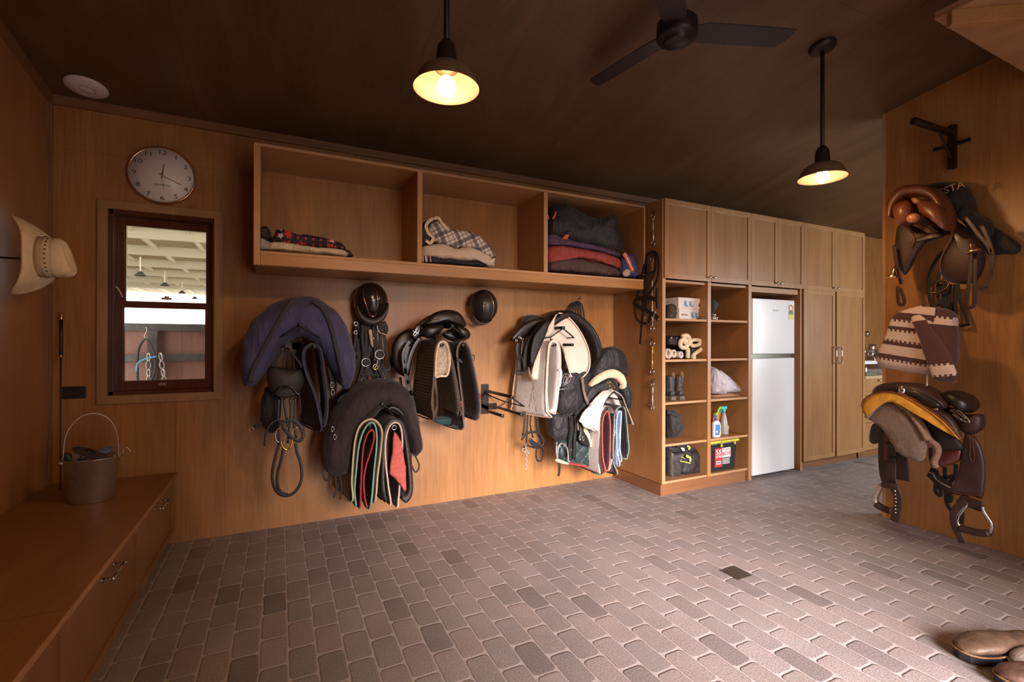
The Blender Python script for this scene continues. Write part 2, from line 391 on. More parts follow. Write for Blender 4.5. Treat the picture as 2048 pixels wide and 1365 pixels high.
# floor with rounded pavers
def paver():
    m, t, b = nt('tumbled_paver_floor'); L = t.links.new
    def mth(op, a, bb=None, c=None):
        n = N(t, 'ShaderNodeMath', operation=op)
        for i, q in enumerate((a, bb, c)):
            if q is None: continue
            if isinstance(q, (int, float)): n.inputs[i].default_value = q
            else: L(q, n.inputs[i])
        return n.outputs[0]
    co = N(t, 'ShaderNodeTexCoord'); sp = N(t, 'ShaderNodeSeparateXYZ')
    dn = N(t, 'ShaderNodeTexNoise'); dn.inputs['Scale'].default_value = 9; L(co.outputs['Object'], dn.inputs['Vector'])
    ds = N(t, 'ShaderNodeVectorMath', operation='MULTIPLY_ADD'); L(dn.outputs['Color'], ds.inputs[0]); ds.inputs[1].default_value = (.010, .010, 0); L(co.outputs['Object'], ds.inputs[2])
    L(ds.outputs[0], sp.inputs[0])
    wx, wy = .1085, .2075
    cx = mth('DIVIDE', mth('ADD', sp.outputs[0], .617-.005), wx); ix = mth('FLOOR', cx)
    par = mth('MULTIPLY', mth('FLOORED_MODULO', ix, 2), .5)
    jit = N(t, 'ShaderNodeTexWhiteNoise', noise_dimensions='1D'); L(ix, jit.inputs['W'])
    cy = mth('ADD', mth('DIVIDE', sp.outputs[1], wy), mth('ADD', par, mth('MULTIPLY', jit.outputs['Value'], .16))); iy = mth('FLOOR', cy)
    lx = mth('MULTIPLY', mth('SUBTRACT', mth('SUBTRACT', cx, ix), .5), wx); ly = mth('MULTIPLY', mth('SUBTRACT', mth('SUBTRACT', cy, iy), .5), wy)
    r = .023; g = .0025
    qx = mth('SUBTRACT', mth('ABSOLUTE', lx), wx/2-g-r); qy = mth('SUBTRACT', mth('ABSOLUTE', ly), wy/2-g-r)
    mx = mth('MAXIMUM', qx, 0.); my = mth('MAXIMUM', qy, 0.)
    d = mth('SUBTRACT', mth('ADD', mth('SQRT', mth('ADD', mth('MULTIPLY', mx, mx), mth('MULTIPLY', my, my))), mth('MINIMUM', mth('MAXIMUM', qx, qy), 0.)), r)
    mask = N(t, 'ShaderNodeMapRange'); mask.inputs[1].default_value = -.0012; mask.inputs[2].default_value = .0012; L(d, mask.inputs[0])
    cmb = N(t, 'ShaderNodeCombineXYZ'); L(ix, cmb.inputs[0]); L(iy, cmb.inputs[1])
    wn = N(t, 'ShaderNodeTexWhiteNoise', noise_dimensions='3D'); L(cmb.outputs[0], wn.inputs['Vector'])
    ra = N(t, 'ShaderNodeValToRGB'); e = ra.color_ramp.elements
    e[0].color = (.180, .152, .145, 1); e[1].color = (.305, .268, .260, 1)
    for p, c in ((.10, (.235, .203, .196, 1)), (.5, (.268, .233, .225, 1)), (.85, (.290, .240, .225, 1))): q = e.new(p); q.color = c
    L(wn.outputs['Value'], ra.inputs[0])
    n1 = N(t, 'ShaderNodeTexNoise'); n1.inputs['Scale'].default_value = 140; n1.inputs['Detail'].default_value = 5; L(co.outputs['Object'], n1.inputs['Vector'])
    n3 = N(t, 'ShaderNodeTexNoise'); n3.inputs['Scale'].default_value = 3.0; n3.inputs['Detail'].default_value = 4; L(co.outputs['Object'], n3.inputs['Vector'])
    mr = N(t, 'ShaderNodeMapRange'); mr.inputs[1].default_value = .3; mr.inputs[2].default_value = .7; mr.inputs[3].default_value = .70; mr.inputs[4].default_value = 1.25; L(n1.outputs[0], mr.inputs[0])
    mr3 = N(t, 'ShaderNodeMapRange'); mr3.inputs[1].default_value = .3; mr3.inputs[2].default_value = .7; mr3.inputs[3].default_value = .88; mr3.inputs[4].default_value = 1.1; L(n3.outputs[0], mr3.inputs[0])
    sc = N(t, 'ShaderNodeVectorMath', operation='SCALE'); L(ra.outputs[0], sc.inputs[0]); L(mth('MULTIPLY', mr.outputs[0], mr3.outputs[0]), sc.inputs['Scale'])
    mix = N(t, 'ShaderNodeMix', data_type='RGBA'); L(mask.outputs[0], mix.inputs[0]); L(sc.outputs[0], mix.inputs[6]); mix.inputs[7].default_value = (.42, .36, .345, 1)
    L(mix.outputs[2], b.inputs['Base Color'])
    prof = N(t, 'ShaderNodeMapRange', interpolation_type='SMOOTHSTEP'); prof.inputs[1].default_value = .001; prof.inputs[2].default_value = -.006; L(d, prof.inputs[0])
    chip = N(t, 'ShaderNodeTexNoise'); chip.inputs['Scale'].default_value = 260; chip.inputs['Detail'].default_value = 2; L(co.outputs['Object'], chip.inputs['Vector'])
    hh = mth('ADD', mth('MULTIPLY', prof.outputs[0], .7), mth('ADD', mth('MULTIPLY', n1.outputs[0], .35), mth('MULTIPLY', chip.outputs[0], mth('MULTIPLY', wn.outputs['Value'], .35))))
    bp = N(t, 'ShaderNodeBump'); bp.inputs['Strength'].default_value = .65; bp.inputs['Distance'].default_value = .006; L(hh, bp.inputs['Height']); L(bp.outputs[0], b.inputs['Normal'])
    b.inputs['Roughness'].default_value = .56
    return m
struct('floor', MB().box((WX-.1, YF-.1, -.12), (KX+.1, WY+.12, 0)), paver())
# back wall of ply sheets with hairline joints around the window opening
wx0, wx1, wz0, wz1 = -.956, -.387, .982, 2.137
mb = MB(); g = .0006
def sheet(x0, x1, z0, z1):
    mb.box((x0+g, WY, z0+g), (x1-g, WY+.1, z1-g))
XS, ZS = -.612, 2.48
def mono(x0, x1, z0, z1): mb.box((x0, WY, z0), (x1, WY+.1, z1))
mono(WX-.1, wx0, 0, ZS-g); mono(wx0, XS-g, 0, wz0); mono(XS+g, wx1, 0, wz0); mono(wx0, wx1, wz1, ZS-g)
mono(wx1, 1.86-g, 0, ZS-g); mono(1.86+g, 4.3-g, 0, ZS-g); mono(4.3+g, 6.74-g, 0, ZS-g); mono(6.74+g, 8.4, 0, ZS-g)
mono(WX-.1, 1.2-g, ZS+g, 3.2); mono(1.2+g, 3.6-g, ZS+g, 3.2); mono(3.6+g, 8.4, ZS+g, 3.2)
struct('wall_back', mb, ply_wall)
mb = MB(); mb.box((WX-.1, WY+.1, -.1), (wx0, WY+.16, 3.4)); mb.box((wx1, WY+.1, -.1), (KX+.1, WY+.16, 3.4)); mb.box((wx0, WY+.1, -.1), (wx1, WY+.16, wz0)); mb.box((wx0, WY+.1, wz1), (wx1, WY+.16, 3.4))
struct('wall_cladding', mb, mat('dark_cladding', (.05, .03, .02), .8))
struct('wall_left', MB().box((WX-.1, YF, 0), (WX, WY, 3.9)), ply_side)
mb = MB().box((PX, YF, 0), (PX+.10, 2.0, 3.9)); struct('wall_right', mb, ply_wall)
struct('trim_1', MB().box((PX-.004, 1.985, 0), (PX+.104, 2.006, cz(2.0))), ply_edgez)
# front wall with wide barn doorway behind the camera
mb = MB(); mb.box((WX-.1, YF-.1, 0), (.9, YF, 4)); mb.box((2.4, YF-.1, 0), (PX+.1, YF, 4)); mb.box((.9, YF-.1, 2.3), (2.4, YF, 4)); struct('wall_front', mb, ply_wall)
# kitchen shell with a window in its front wall
mb = MB(); mb.box((PX+.1, KY-.1, 0), (5.8, KY, 3.9)); mb.box((7.4, KY-.1, 0), (KX, KY, 3.9)); mb.box((5.8, KY-.1, 0), (7.4, KY, .85)); mb.box((5.8, KY-.1, 2.1), (7.4, KY, 3.9)); struct('wall_kitchen_front', mb, ply_wall)
struct('wall_kitchen_end', MB().box((KX, KY-.1, 0), (KX+.1, WY, 3.9)), ply_wall)
# raked ceiling of ply sheets
mb = MB()
def csheet(x0, x1, y0, y1):
    mb.prism([(x0+g, y0+g, cz(y0)), (x1-g, y0+g, cz(y0)), (x1-g, y1-g, cz(y1)), (x0+g, y1-g, cz(y1))], (0, 0, .09))
xs = [WX-.1, -.48, .72, 1.92, 3.12, 4.32, 5.52, 6.72, KX+.1]
for i in range(8):
    ys = [YF-.1, -.9, 1.5, WY+.1] if i % 2 else [YF-.1, .38, 2.78, WY+.1]
    for j in range(3): csheet(xs[i], xs[i+1], ys[j], ys[j+1])
mb.prism([(WX-.1, YF-.1, cz(YF)+.09), (KX+.1, YF-.1, cz(YF)+.09), (KX+.1, WY+.1, cz(WY)+.09), (WX-.1, WY+.1, cz(WY)+.09)], (0, 0, .05))
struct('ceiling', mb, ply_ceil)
# cornice strips, corner strips
corn = wood('cornice_timber', (.27, .125, .055), (.18, .078, .032), 'x', .42)
struct('trim_2', MB().box((WX, WY-.022, CZ-.052), (5.9, WY, CZ+.004)), corn)
mb = MB(); mb.prism([(WX, YF, cz(YF)), (WX+.022, YF, cz(YF)), (WX+.022, WY-.022, cz(WY-.02)), (WX, WY-.022, cz(WY-.02))], (0, 0, -.052)); struct('trim_3', mb, corn)
mb = MB(); mb.box((WX, WY-.020, .462), (WX+.018, WY, CZ-.052)); mb.box((WX, WY-.032, .462), (WX+.008, WY-.02, CZ-.052)); struct('trim_4', mb, wood('corner_strip', (.33, .16, .075), (.18, .08, .035), 'z', .5))
struct('trim_5', MB().box((PX+.0, 1.94, 0), (PX+.1, 2.06, .001)), corn)

# ---------------- window
cas = .052
mb = MB(); X0, X1, Z0, Z1 = -1.013, -.347, .928, 2.194
for poly in (((X0, Z0), (X1, Z0), (X1-cas, Z0+cas), (X0+cas, Z0+cas)), ((X0, Z1), (X0+cas, Z1-cas), (X1-cas, Z1-cas), (X1, Z1)),
             ((X0, Z0), (X0+cas, Z0+cas), (X0+cas, Z1-cas), (X0, Z1)), ((X1, Z0), (X1, Z1), (X1-cas, Z1-cas), (X1-cas, Z0+cas))):
    mb.prism([(x, WY-.018, z) for x, z in poly], (0, .018, 0))
win = struct('window_1', mb, oak, .0015)
mb = MB()
for a in ((wx0-.006, wx0+.022), (wx1-.022, wx1+.006)): mb.box((a[0], WY-.012, wz0-.006), (a[1], WY+.11, wz1+.006))
mb.box((wx0, WY-.012, wz0-.006), (wx1, WY+.11, wz0+.022)); mb.box((wx0, WY-.012, wz1-.022), (wx1, WY+.11, wz1+.006))
struct('window_frame', mb, mahog, .001, win)
def sash(y, z0, z1, st, top, bot, nm):
    m_ = MB(); a, b_ = wx0+.022, wx1-.022
    m_.box((a, y, z0), (a+st, y+.035, z1)); m_.box((b_-st, y, z0), (b_, y+.035, z1)); m_.box((a+st, y+.001, z0), (b_-st, y+.034, z0+bot)); m_.box((a+st, y+.001, z1-top), (b_-st, y+.034, z1))
    m_.box((a+st-.001, y+.008, z0+bot-.002), (a+st+.006, y+.03, z1-top)); m_.box((b_-st-.006, y+.008, z0+bot), (b_-st+.001, y+.03, z1-top))
    o = struct(nm, m_, mahog, .0012, win)
    return a+st, b_-st, z0+bot, z1-top, y+.018, o
sb = sash(WY+.020, wz0+.022, 1.575, .040, .042, .062, 'window_sash')
st_ = sash(WY+.058, 1.535, wz1-.022, .040, .055, .04, 'window_sash')
m, t, b = nt('window_glass'); b.inputs['Base Color'].default_value = (1, 1, 1, 1); b.inputs['Roughness'].default_value = .02; b.inputs['Transmission Weight'].default_value = 1; b.inputs['IOR'].default_value = 1.45
tr_ = N(t, 'ShaderNodeBsdfTransparent'); gl = N(t, 'ShaderNodeBsdfGlossy'); gl.inputs['Roughness'].default_value = .02; fz = N(t, 'ShaderNodeFresnel'); mxs = N(t, 'ShaderNodeMixShader')
t.links.new(fz.outputs[0], mxs.inputs[0]); t.links.new(tr_.outputs[0], mxs.inputs[1]); t.links.new(gl.outputs[0], mxs.inputs[2]); t.links.new(mxs.outputs[0], t.nodes['Material Output'].inputs[0])
glass_m = m
for q in (sb, st_):
    MB().box((q[0], q[4], q[2]), (q[1], q[4]+.003, q[3])).build('window_pane', glass_m, win)
mb = MB(); c = onY(325, 768, WY+.02); mb.box((c.x-.022, WY+.006, c.z-.012), (c.x+.022, WY+.02, c.z+.006)); mb.box((c.x-.012, WY-.004, c.z+.002), (c.x+.014, WY+.012, c.z+.010)); mb.build('sash_lift', chrome, win, .001)
mb = MB(); c = onY(334, 598, WY+.04); mb.box((c.x-.028, WY+.024, c.z-.006), (c.x+.028, WY+.05, c.z+.006)); mb.lathe([(0, 0), (.012, 0), (.012, .012), (0, .014)], (c.x, WY+.035, c.z+.004)); mb.build('sash_lock', chrome, win, .001)
MB().strap(T('W', [(128, 728), (140, 740), (155, 765), (162, 782)], 'Y', WY+.015), .008, .002).build('sash_cord', cream_fab, win)

# ---------------- world beyond the window
concrete = mat('arena_ground', (.85, .78, .62), .9, var=.2, vs=4)
struct('ground_arena', MB().box((-60, WY+.2, -.05), (12, 45, 0)), concrete)
# yard fence
fy = 4.95; dk = wood('dark_fence_board', (.30, .14, .10), (.20, .09, .065), 'z', .5); grey_m = mat('grey_galvanised_post', (.10, .09, .085), .5, .5, var=.15)
fen = thing('yard_fence', 'dark brown board fence with grey steel rails outside the window', 'fence')
zt = onY(330, 648, fy).z; zr = onY(330, 663, fy).z
x = -2.6
while x < .6:
    MB().box((x+.001, fy, 0), (x+.229, fy+.03, zr)).build('fence_board', dk, fen); x += .23
MB().box((-2.6, fy-.03, zr), (.6, fy+.05, zt)).build('top_rail', grey_m, fen, .003)
mz = onY(330, 716, fy-.02).z; MB().box((-2.6, fy-.03, mz-.03), (.6, fy-.001, mz+.03)).build('middle_rail', grey_m, fen, .003)
pxx = onY(306, 700, fy-.05).x; MB().box((pxx-.035, fy-.075, 0), (pxx+.035, fy-.031, zr)).build('fence_post', grey_m, fen, .003)
hk = T('W', [(278, 930), (282, 945), (276, 960), (270, 975), (278, 988)], 'Y', fy-.05); MB().tube(hk, .003).build('hook', chrome, fen)
def chain(a, b_, nm, m_, r=.014, parent=None, lab=None):
    mb_ = MB(); a = V(a); b_ = V(b_); L_ = (b_-a).length; n_ = max(2, int(L_/(r*2.6))); d = (b_-a).normalized(); s1 = d.orthogonal().normalized(); s2 = d.cross(s1)
    for i in range(n_):
        c_ = a.lerp(b_, (i+.5)/n_); u_ = s1 if i % 2 else s2
        mb_.tube([c_+d*(r*1.5*cos(q*pi/4))+u_*(r*.8*sin(q*pi/4)) for q in range(8)], r*.28, 6, closed=True, sub=2)
    return mb_.build(nm, m_, parent)
ch = chain(T('W', [(290, 1060)], 'Y', fy-.1)[0], T('W', [(292, 1215)], 'Y', fy-.1)[0], 'chain', steel, .022)
tag(ch, 'left galvanised chain hanging on the fence, beside the blue twine', 'chain', 'chains hanging on the yard fence')
ch = chain(T('W', [(348, 1060)], 'Y', fy-.1)[0], T('W', [(372, 1215)], 'Y', fy-.1)[0], 'chain', steel, .022)
tag(ch, 'right galvanised chain hanging on the fence, right of the post', 'chain', 'chains hanging on the yard fence')
o = MB().tube(T('W', [(238, 1215), (235, 1100), (245, 1030), (275, 990), (305, 1020), (325, 1090), (322, 1150), (305, 1195), (298, 1215)], 'Y', fy-.12), .009).build('rubber_hose', rubber); tag(o, 'looped black rubber hose hung on the fence hook', 'hose')
o = MB().tube(T('W', [(230, 1150), (238, 1110), (270, 1090), (330, 1076)], 'Y', fy-.13), .006).build('baling_twine', mat('blue_twine', (.12, .35, .62), .7)); tag(o, 'light blue twine tied across the fence post', 'twine')
# arena roof: pale sheets over sloping rafters and purlins
roofm = mat('pale_roof_lining', (.50, .42, .29), .9, var=.05); beamm = mat('cream_roof_steel', (.86, .80, .64), .6, var=.03)
rf = thing('arena_roof', 'pale arena roof with white steel beams seen through the window', 'roof')
def rz(x, y): return 5.0-.02*(x+2)
mb = MB(); mb.prism([(-46, 6.0, rz(-46, 0)), (8, 6.0, rz(8, 0)), (8, 46, rz(8, 0)), (-46, 46, rz(-46, 0))], (0, 0, .05)); mb.build('roof_sheet', roofm, rf)
for i in range(9):
    y = 8+i*3.6
    mb = MB(); p0 = V((-46, y+9, rz(-46, y)-.36)); p1 = V((8, y-2, rz(8, y)-.36)); mb.prism([p0, p1, p1+V((0, 0, .36)), p0+V((0, 0, .36))], (0, .12, 0)); mb.build('rafter', beamm, rf)
for i in range(24):
    x = -30+i*1.6
    mb = MB(); mb.box((x, 6.2, rz(x, 0)-.16), (x+.07, 45, rz(x, 0)-.01)); mb.build('purlin', beamm, rf)
for i in range(5):
    y = 8+i*7.2
    mb = MB(); mb.box((-12.2, y, 0), (-11.95, y+.25, rz(-12, y)-.3)); mb.build('column', beamm, rf)
lampm = mat('arena_lamp_dark', (.05, .05, .05), .6)
for k, (a, b_, y, lab) in enumerate(((250, 675, 11, 'nearest dark arena lamp under the roof, top left in the window'), (371, 725, 14, 'second dark arena lamp under the roof, at the window centre'), (457, 762, 17, 'third dark arena lamp under the roof, right of centre in the window'), (520, 790, 20, 'farthest small arena lamp under the roof, at the right of the window'))):
    c = T('W', [(a, b_)], 'Y', y)[0]; th = thing('arena_lamp', lab, 'lamp', 'arena high bay lamps')
    MB().lathe([(.03, .08), (.05, .05), (.10, 0), (.09, 0), (0, .03)], c, n=20, cap=False).build('lamp_shade', lampm, th)
    MB().cyl(c+V((0, 0, .07)), c+V((0, 0, .35)), .01).build('stem', beamm, th)
struct('trim_6', MB().box((-60, 44, 0), (12, 44.1, 1.3)), mat('arena_kickboard', (.42, .48, .22), .9, var=.3, vs=2))

# ================================================================== FURNITURE
# shelves over the tack wall
sh = thing('wall_shelf', 'long open plywood wall shelf with three bays above the racks', 'shelf')
sx0, sx1, sy0, sz0, sz1 = -.146, 2.922, 3.288, 1.787, 2.532
def B3(lo, hi, nm, m_, par, bv=.0012): return MB().box(lo, hi).build(nm, m_, par, bv)
t18 = .018
B3((sx0+.036, sy0+.004, 1.857), (sx1, WY, 1.875), 'shelf_board', ply_shelf, sh)
B3((sx0+.036, sy0+.001, sz0+.002), (sx1, sy0+.0175, 1.8565), 'front_lip', ply_shelf, sh)
B3((sx0+.036, sy0+.018, sz0), (sx1, WY, sz0+.016), 'bottom_board', ply_shelf, sh)
B3((sx0, sy0, sz0), (sx0+.035, WY, sz1), 'side_panel', ply_upr, sh)
B3((sx0+.036, sy0, sz1-.018), (sx1, WY, sz1), 'top_board', ply_shelf, sh)
for a in (.863, 1.883):
    for k in range(2): B3((a+.0185*k, sy0+.0005, 1.8755), (a+.018+.0185*k, WY, sz1-.0185), 'divider', ply_upr, sh)
B3((sx1-.018, sy0, 1.8755), (sx1, WY, sz1-.0185), 'end_panel', ply_upr, sh)
# raw plywood edges on the fronts
eb = MB(); eb.box((sx0+.0365, sy0-.002, sz1-.0178), (sx1-.001, sy0-.0002, sz1-.0002)); eb.box((sx0+.0365, sy0-.002, 1.8572), (sx1-.001, sy0+.0038, 1.8748)); eb.build('board_edge', ply_edge, sh)
MB().box((sx0+.0002, sy0-.002, sz0), (sx0+.0346, sy0-.0002, sz1)).build('upright_edge', ply_edgez, sh)
for a in (.863, 1.883):
    MB().box((a+.001, sy0-.0015, 1.876), (a+.0355, sy0+.0002, sz1-.019)).build('upright_edge', ply_edgez, sh)
MB().box((sx1-.017, sy0-.002, 1.876), (sx1-.0005, sy0-.0003, sz1-.019)).build('upright_edge', ply_edgez, sh)

# joinery wall: open pigeonholes, fridge bay, pantry, overhead doors
cx0, cy = 2.94, 3.09
jc = thing('joinery_cabinet', 'floor to ceiling plywood joinery with pigeonholes, fridge bay and pantry', 'cabinet')
ZT = 2.55; ZD = 1.868
B3((cx0, cy+.012, .10), (cx0+.034, WY, ZT), 'side_panel', ply_side, jc)
B3((cx0, cy+.002, .10), (cx0+.034, cy+.0118, ZT), 'side_panel_edge', ply_edgez, jc)
B3((cx0-.008, cy+.012, 0), (3.99, WY-.001, .095), 'plinth', wood('plinth_timber', (.27, .115, .045), (.18, .07, .025), 'x', .4), jc)
for a, b_ in ((3.478, 3.518), (4.02, 4.062), (4.80, 4.836), (5.895, 5.925)):
    B3((a, cy+.001, .0 if 4 < a < 5 else .099), (b_, WY-.002, ZT-.001), 'upright', ply_upr, jc)
for nm_, a, b_ in (('l', cx0+.0345, 3.4775), ('r', 3.5185, 4.0195)):
    for z in (1.525, 1.168, .798, .437, .118):
        B3((a, cy+.012, z-.020), (b_, WY-.03, z), 'pigeonhole_shelf', ply_shelf, jc)
        MB().box((a+.0005, cy+.0095, z-.0195), (b_-.0005, cy+.0118, z-.0005)).build('shelf_edge', ply_edge, jc)
    B3((a, cy+.02, ZD-.03), (b_, WY-.03, ZD-.008), 'header', ply_shelf, jc)
    B3((a, WY-.0295, .10), (b_, WY-.022, ZD-.03), 'back_panel', ply_side, jc)
B3((4.0625, cy+.02, ZD-.06), (4.7995, WY-.03, ZD-.008), 'header', ply_shelf, jc)
B3((cx0+.0345, cy+.03, ZT-.018), (5.8945, WY-.003, ZT-.0015), 'top_board', ply_shelf, jc)
B3((4.0625, WY-.0295, 0), (4.7995, WY-.022, ZD-.061), 'back_panel', ply_side, jc)
B3((4.8365, cy+.055, 0), (5.8945, cy+.07, .098), 'plinth', MATS['plinth_timber'], jc)
def door(x0, x1, z0, z1, y, nm='door', fw=.045, ajar=0, hinge=None):
    d = MB(); d.box((x0, y, z0), (x0+fw, y+.018, z1)); d.box((x1-fw, y, z0), (x1, y+.018, z1)); d.box((x0+fw, y, z0), (x1-fw, y+.018, z0+fw)); d.box((x0+fw, y, z1-fw), (x1-fw, y+.018, z1))
    if ajar:
        M_ = Matrix.Translation((hinge, y, 0)) @ Matrix.Rotation(ajar, 4, 'Z') @ Matrix.Translation((-hinge, -y, 0)); d.v = [M_ @ q for q in d.v]
    o = d.build(nm, ply_frame, jc, .0012)
    p = MB().box((x0+fw-.002, y+.007, z0+fw-.002), (x1-fw+.002, y+.013, z1-fw+.002))
    if ajar: p.v = [M_ @ q for q in p.v]
    p.build('door_panel', ply_door, o)
    return o
def knob(c, par, nrm=(0, -1, 0), r=.013):
    MB().lathe([(.006, 0), (.005, .006), (.005, .014), (r, .018), (r, .024), (r*.6, .029), (0, .03)], c, nrm, 20).build('knob', chrome, par)
dx = [2.945, 3.497, 4.035, 4.425, 4.832, 5.36, 5.922]
for i in range(6):
    o = door(dx[i]+.0015, dx[i+1]-.0015, ZD, ZT, cy-.018)
    kx = dx[i+1]-.03 if i % 2 == 0 else dx[i]+.03
    knob((kx, cy-.018, ZD+.035), o)
d1 = door(4.832, 5.367, .095, ZD-.003, cy-.018); d2 = door(5.371, 5.922, .095, ZD-.003, cy-.018, ajar=radians(1.6), hinge=5.922)
def pull(p0, p1, nrm, off, par, r=.006, m_=None):
    p0 = V(p0); p1 = V(p1); n_ = V(nrm)*off; d = (p1-p0).normalized()
    m_b = MB().cyl(p0+n_-d*.006, p1+n_+d*.006, r, n=12); m_b.cyl(p0, p0+n_, r*.9, n=12); m_b.cyl(p1, p1+n_, r*.9, n=12)
    for p in (p0, p1): m_b.cyl(p, p+V(nrm)*.003, r*1.7, n=14); m_b.ell(p+n_, (r*1.5,)*3, 12)
    return m_b.build('handle', m_ or chrome, par)
pull((5.337, cy-.018, 1.10), (5.337, cy-.018, 1.27), (0, -1, 0), .03, d1); pull((5.402, cy-.034, 1.10), (5.402, cy-.034, 1.27), (0, -1, 0), .03, d2)

# kitchen run past the pantry
kb = thing('kitchen_drawer_unit', 'low plywood kitchen drawer unit beyond the pantry', 'cabinet')
B3((5.93, cy+.02, .1), (8.25, WY-.003, .905), 'body', ply_side, kb)
B3((5.93, cy+.055, 0), (8.25, WY-.003, .1), 'plinth', MATS['plinth_timber'], kb)
for z0, z1 in ((.095, .40), (.405, .71), (.715, .905)):
    for x0 in (5.932, 6.83):
        fr_ = MB().box((x0, cy, z0), (x0+.045, cy+.018, z1)).box((x0+.85, cy, z0), (x0+.895, cy+.018, z1)).box((x0+.045, cy, z0), (x0+.85, cy+.018, z0+.045)).box((x0+.045, cy, z1-.045), (x0+.85, cy+.018, z1)).box((x0+.04, cy+.008, z0+.04), (x0+.86, cy+.016, z1-.04))
        o = fr_.build('drawer', ply_frame, kb, .001); knob((x0+.30, cy, z1-.022), o)
ct = B3((5.93, cy-.02, .906), (8.25, WY-.002, .94), 'worktop', wood('light_worktop', (.55, .38, .24), (.42, .27, .15), 'x', .3), None, .002); tag(ct, 'pale timber kitchen worktop on the drawer unit', 'worktop')
# stainless espresso machine
em = thing('espresso_machine', 'chrome espresso machine on the kitchen worktop, partly hidden by the pantry', 'coffee machine')
ex = 6.47; MB().box((ex-.25, 3.42, 1.0), (ex+.16, 3.72, 1.26)).build('body', chrome, em, .02)
MB().box((ex-.25, 3.25, .945), (ex+.17, 3.72, 1.0)).build('drip_tray', steel, em, .006)
MB().box((ex-.25, 3.24, 1.06), (ex+.26, 3.42, 1.10)).build('cup_tray', white_paint, em, .004)
MB().cyl((ex+.10, 3.34, 1.20), (ex+.10, 3.34, 1.30), .045, n=24).cyl((ex+.10, 3.34, 1.15), (ex+.10, 3.34, 1.2), .035).build('group_head', chrome, em)
MB().tube([(ex+.1, 3.34, 1.17), (ex+.13, 3.25, 1.15), (ex+.16, 3.17, 1.13)], .013).ell((ex+.165, 3.16, 1.125), (.022, .022, .018), 12).build('portafilter', black_plastic, em)
MB().lathe([(0, 0), (.026, 0), (.034, .012), (.034, .03), (.02, .042), (0, .044)], (ex+.13, 3.42, 1.43), (0, -1, 0), 20).cyl((ex+.13, 3.5, 1.43), (ex+.13, 3.42, 1.43), .01).build('steam_knob', chrome, em)
MB().tube([(ex+.13, 3.48, 1.43), (ex+.02, 3.46, 1.42), (ex, 3.44, 1.32)], .014).tube([(ex+.16, 3.44, 1.24), (ex+.19, 3.36, 1.15), (ex+.19, 3.34, 1.05)], .007).build('steam_wand', chrome, em)
pt = thing('stock_pot', 'large shiny stainless steel pot on the kitchen worktop', 'pot')
MB().lathe([(0, 0), (.16, 0), (.17, .01), (.17, .28), (.176, .285), (.165, .285), (.16, .02), (0, .015)], (7.02, 3.50, .941), n=36).build('body', chrome, pt)
MB().tube([(6.86, 3.42, 1.17), (6.83, 3.38, 1.17), (6.83, 3.34, 1.16), (6.88, 3.36, 1.17)], .006).build('pot_handle', chrome, pt)
o = MB().lathe([(0, 0), (.035, 0), (.038, .01), (.038, .085), (.035, .09), (0, .09)], (6.13, 3.19, .941), n=20).build('steel_cup', chrome); tag(o, 'small steel cup on the worktop by the espresso machine', 'cup')
o = MB().box((5.98, 3.09, .941), (6.20, 3.15, .98)).build('knock_box', mat('grey_green_box', (.12, .12, .08), .6), None, .004); tag(o, 'flat grey-green tray at the worktop edge by the pantry', 'tray')

# fridge
fg = thing('fridge', 'white two-door fridge standing in the joinery bay', 'fridge')
fx0, fx1, fyy = 4.066, 4.700, 3.085
B3((fx0+.004, fyy+.055, .03), (fx1-.004, WY-.06, 1.74), 'body', white_paint, fg, .006)
B3((fx0, fyy, 1.205), (fx1, fyy+.05, 1.745), 'freezer_door', white_paint, fg, .008)
B3((fx0, fyy, .035), (fx1, fyy+.05, 1.165), 'fridge_door', white_paint, fg, .008)
B3((fx0+.003, fyy+.018, 1.165), (fx1-.03, fyy+.05, 1.205), 'handle_recess', mat('dark_chrome', (.10, .09, .07), .25, .9, var=0), fg, .001)
for x in (fx0+.08, fx1-.08): MB().cyl((x, fyy+.09, 0), (x, fyy+.09, .032), .018).build('foot', black_plastic, fg)
text('Hisense', .028, ((fx0+fx1)/2+.02, fyy-.0008, 1.635), RY, mat('grey_letter', (.30, .28, .27), .4, .5, var=0), 'logo', fg)
st = MB().box((fx1-.10, fyy-.0015, 1.545), (fx1-.02, fyy-.0003, 1.72), 0)
st.box((fx1-.097, fyy-.0022, 1.60), (fx1-.023, fyy-.0016, 1.635), 1).box((fx1-.097, fyy-.0022, 1.55), (fx1-.023, fyy-.0016, 1.598), 2)
st.lathe([(.022, 0), (.036, 0), (.036, .0006), (.022, .0006)], (fx1-.06, fyy-.0016, 1.665), (0, -1, 0), 24, 3, cap=False)
st.build('energy_label', [mat('label_white', (.75, .7, .68), .5, var=0), mat('label_green', (.12, .20, .08), .5, var=0), mat('label_yellow', (.70, .55, .10), .5, var=0), mat('label_orange', (.75, .22, .08), .5, var=0)], fg)

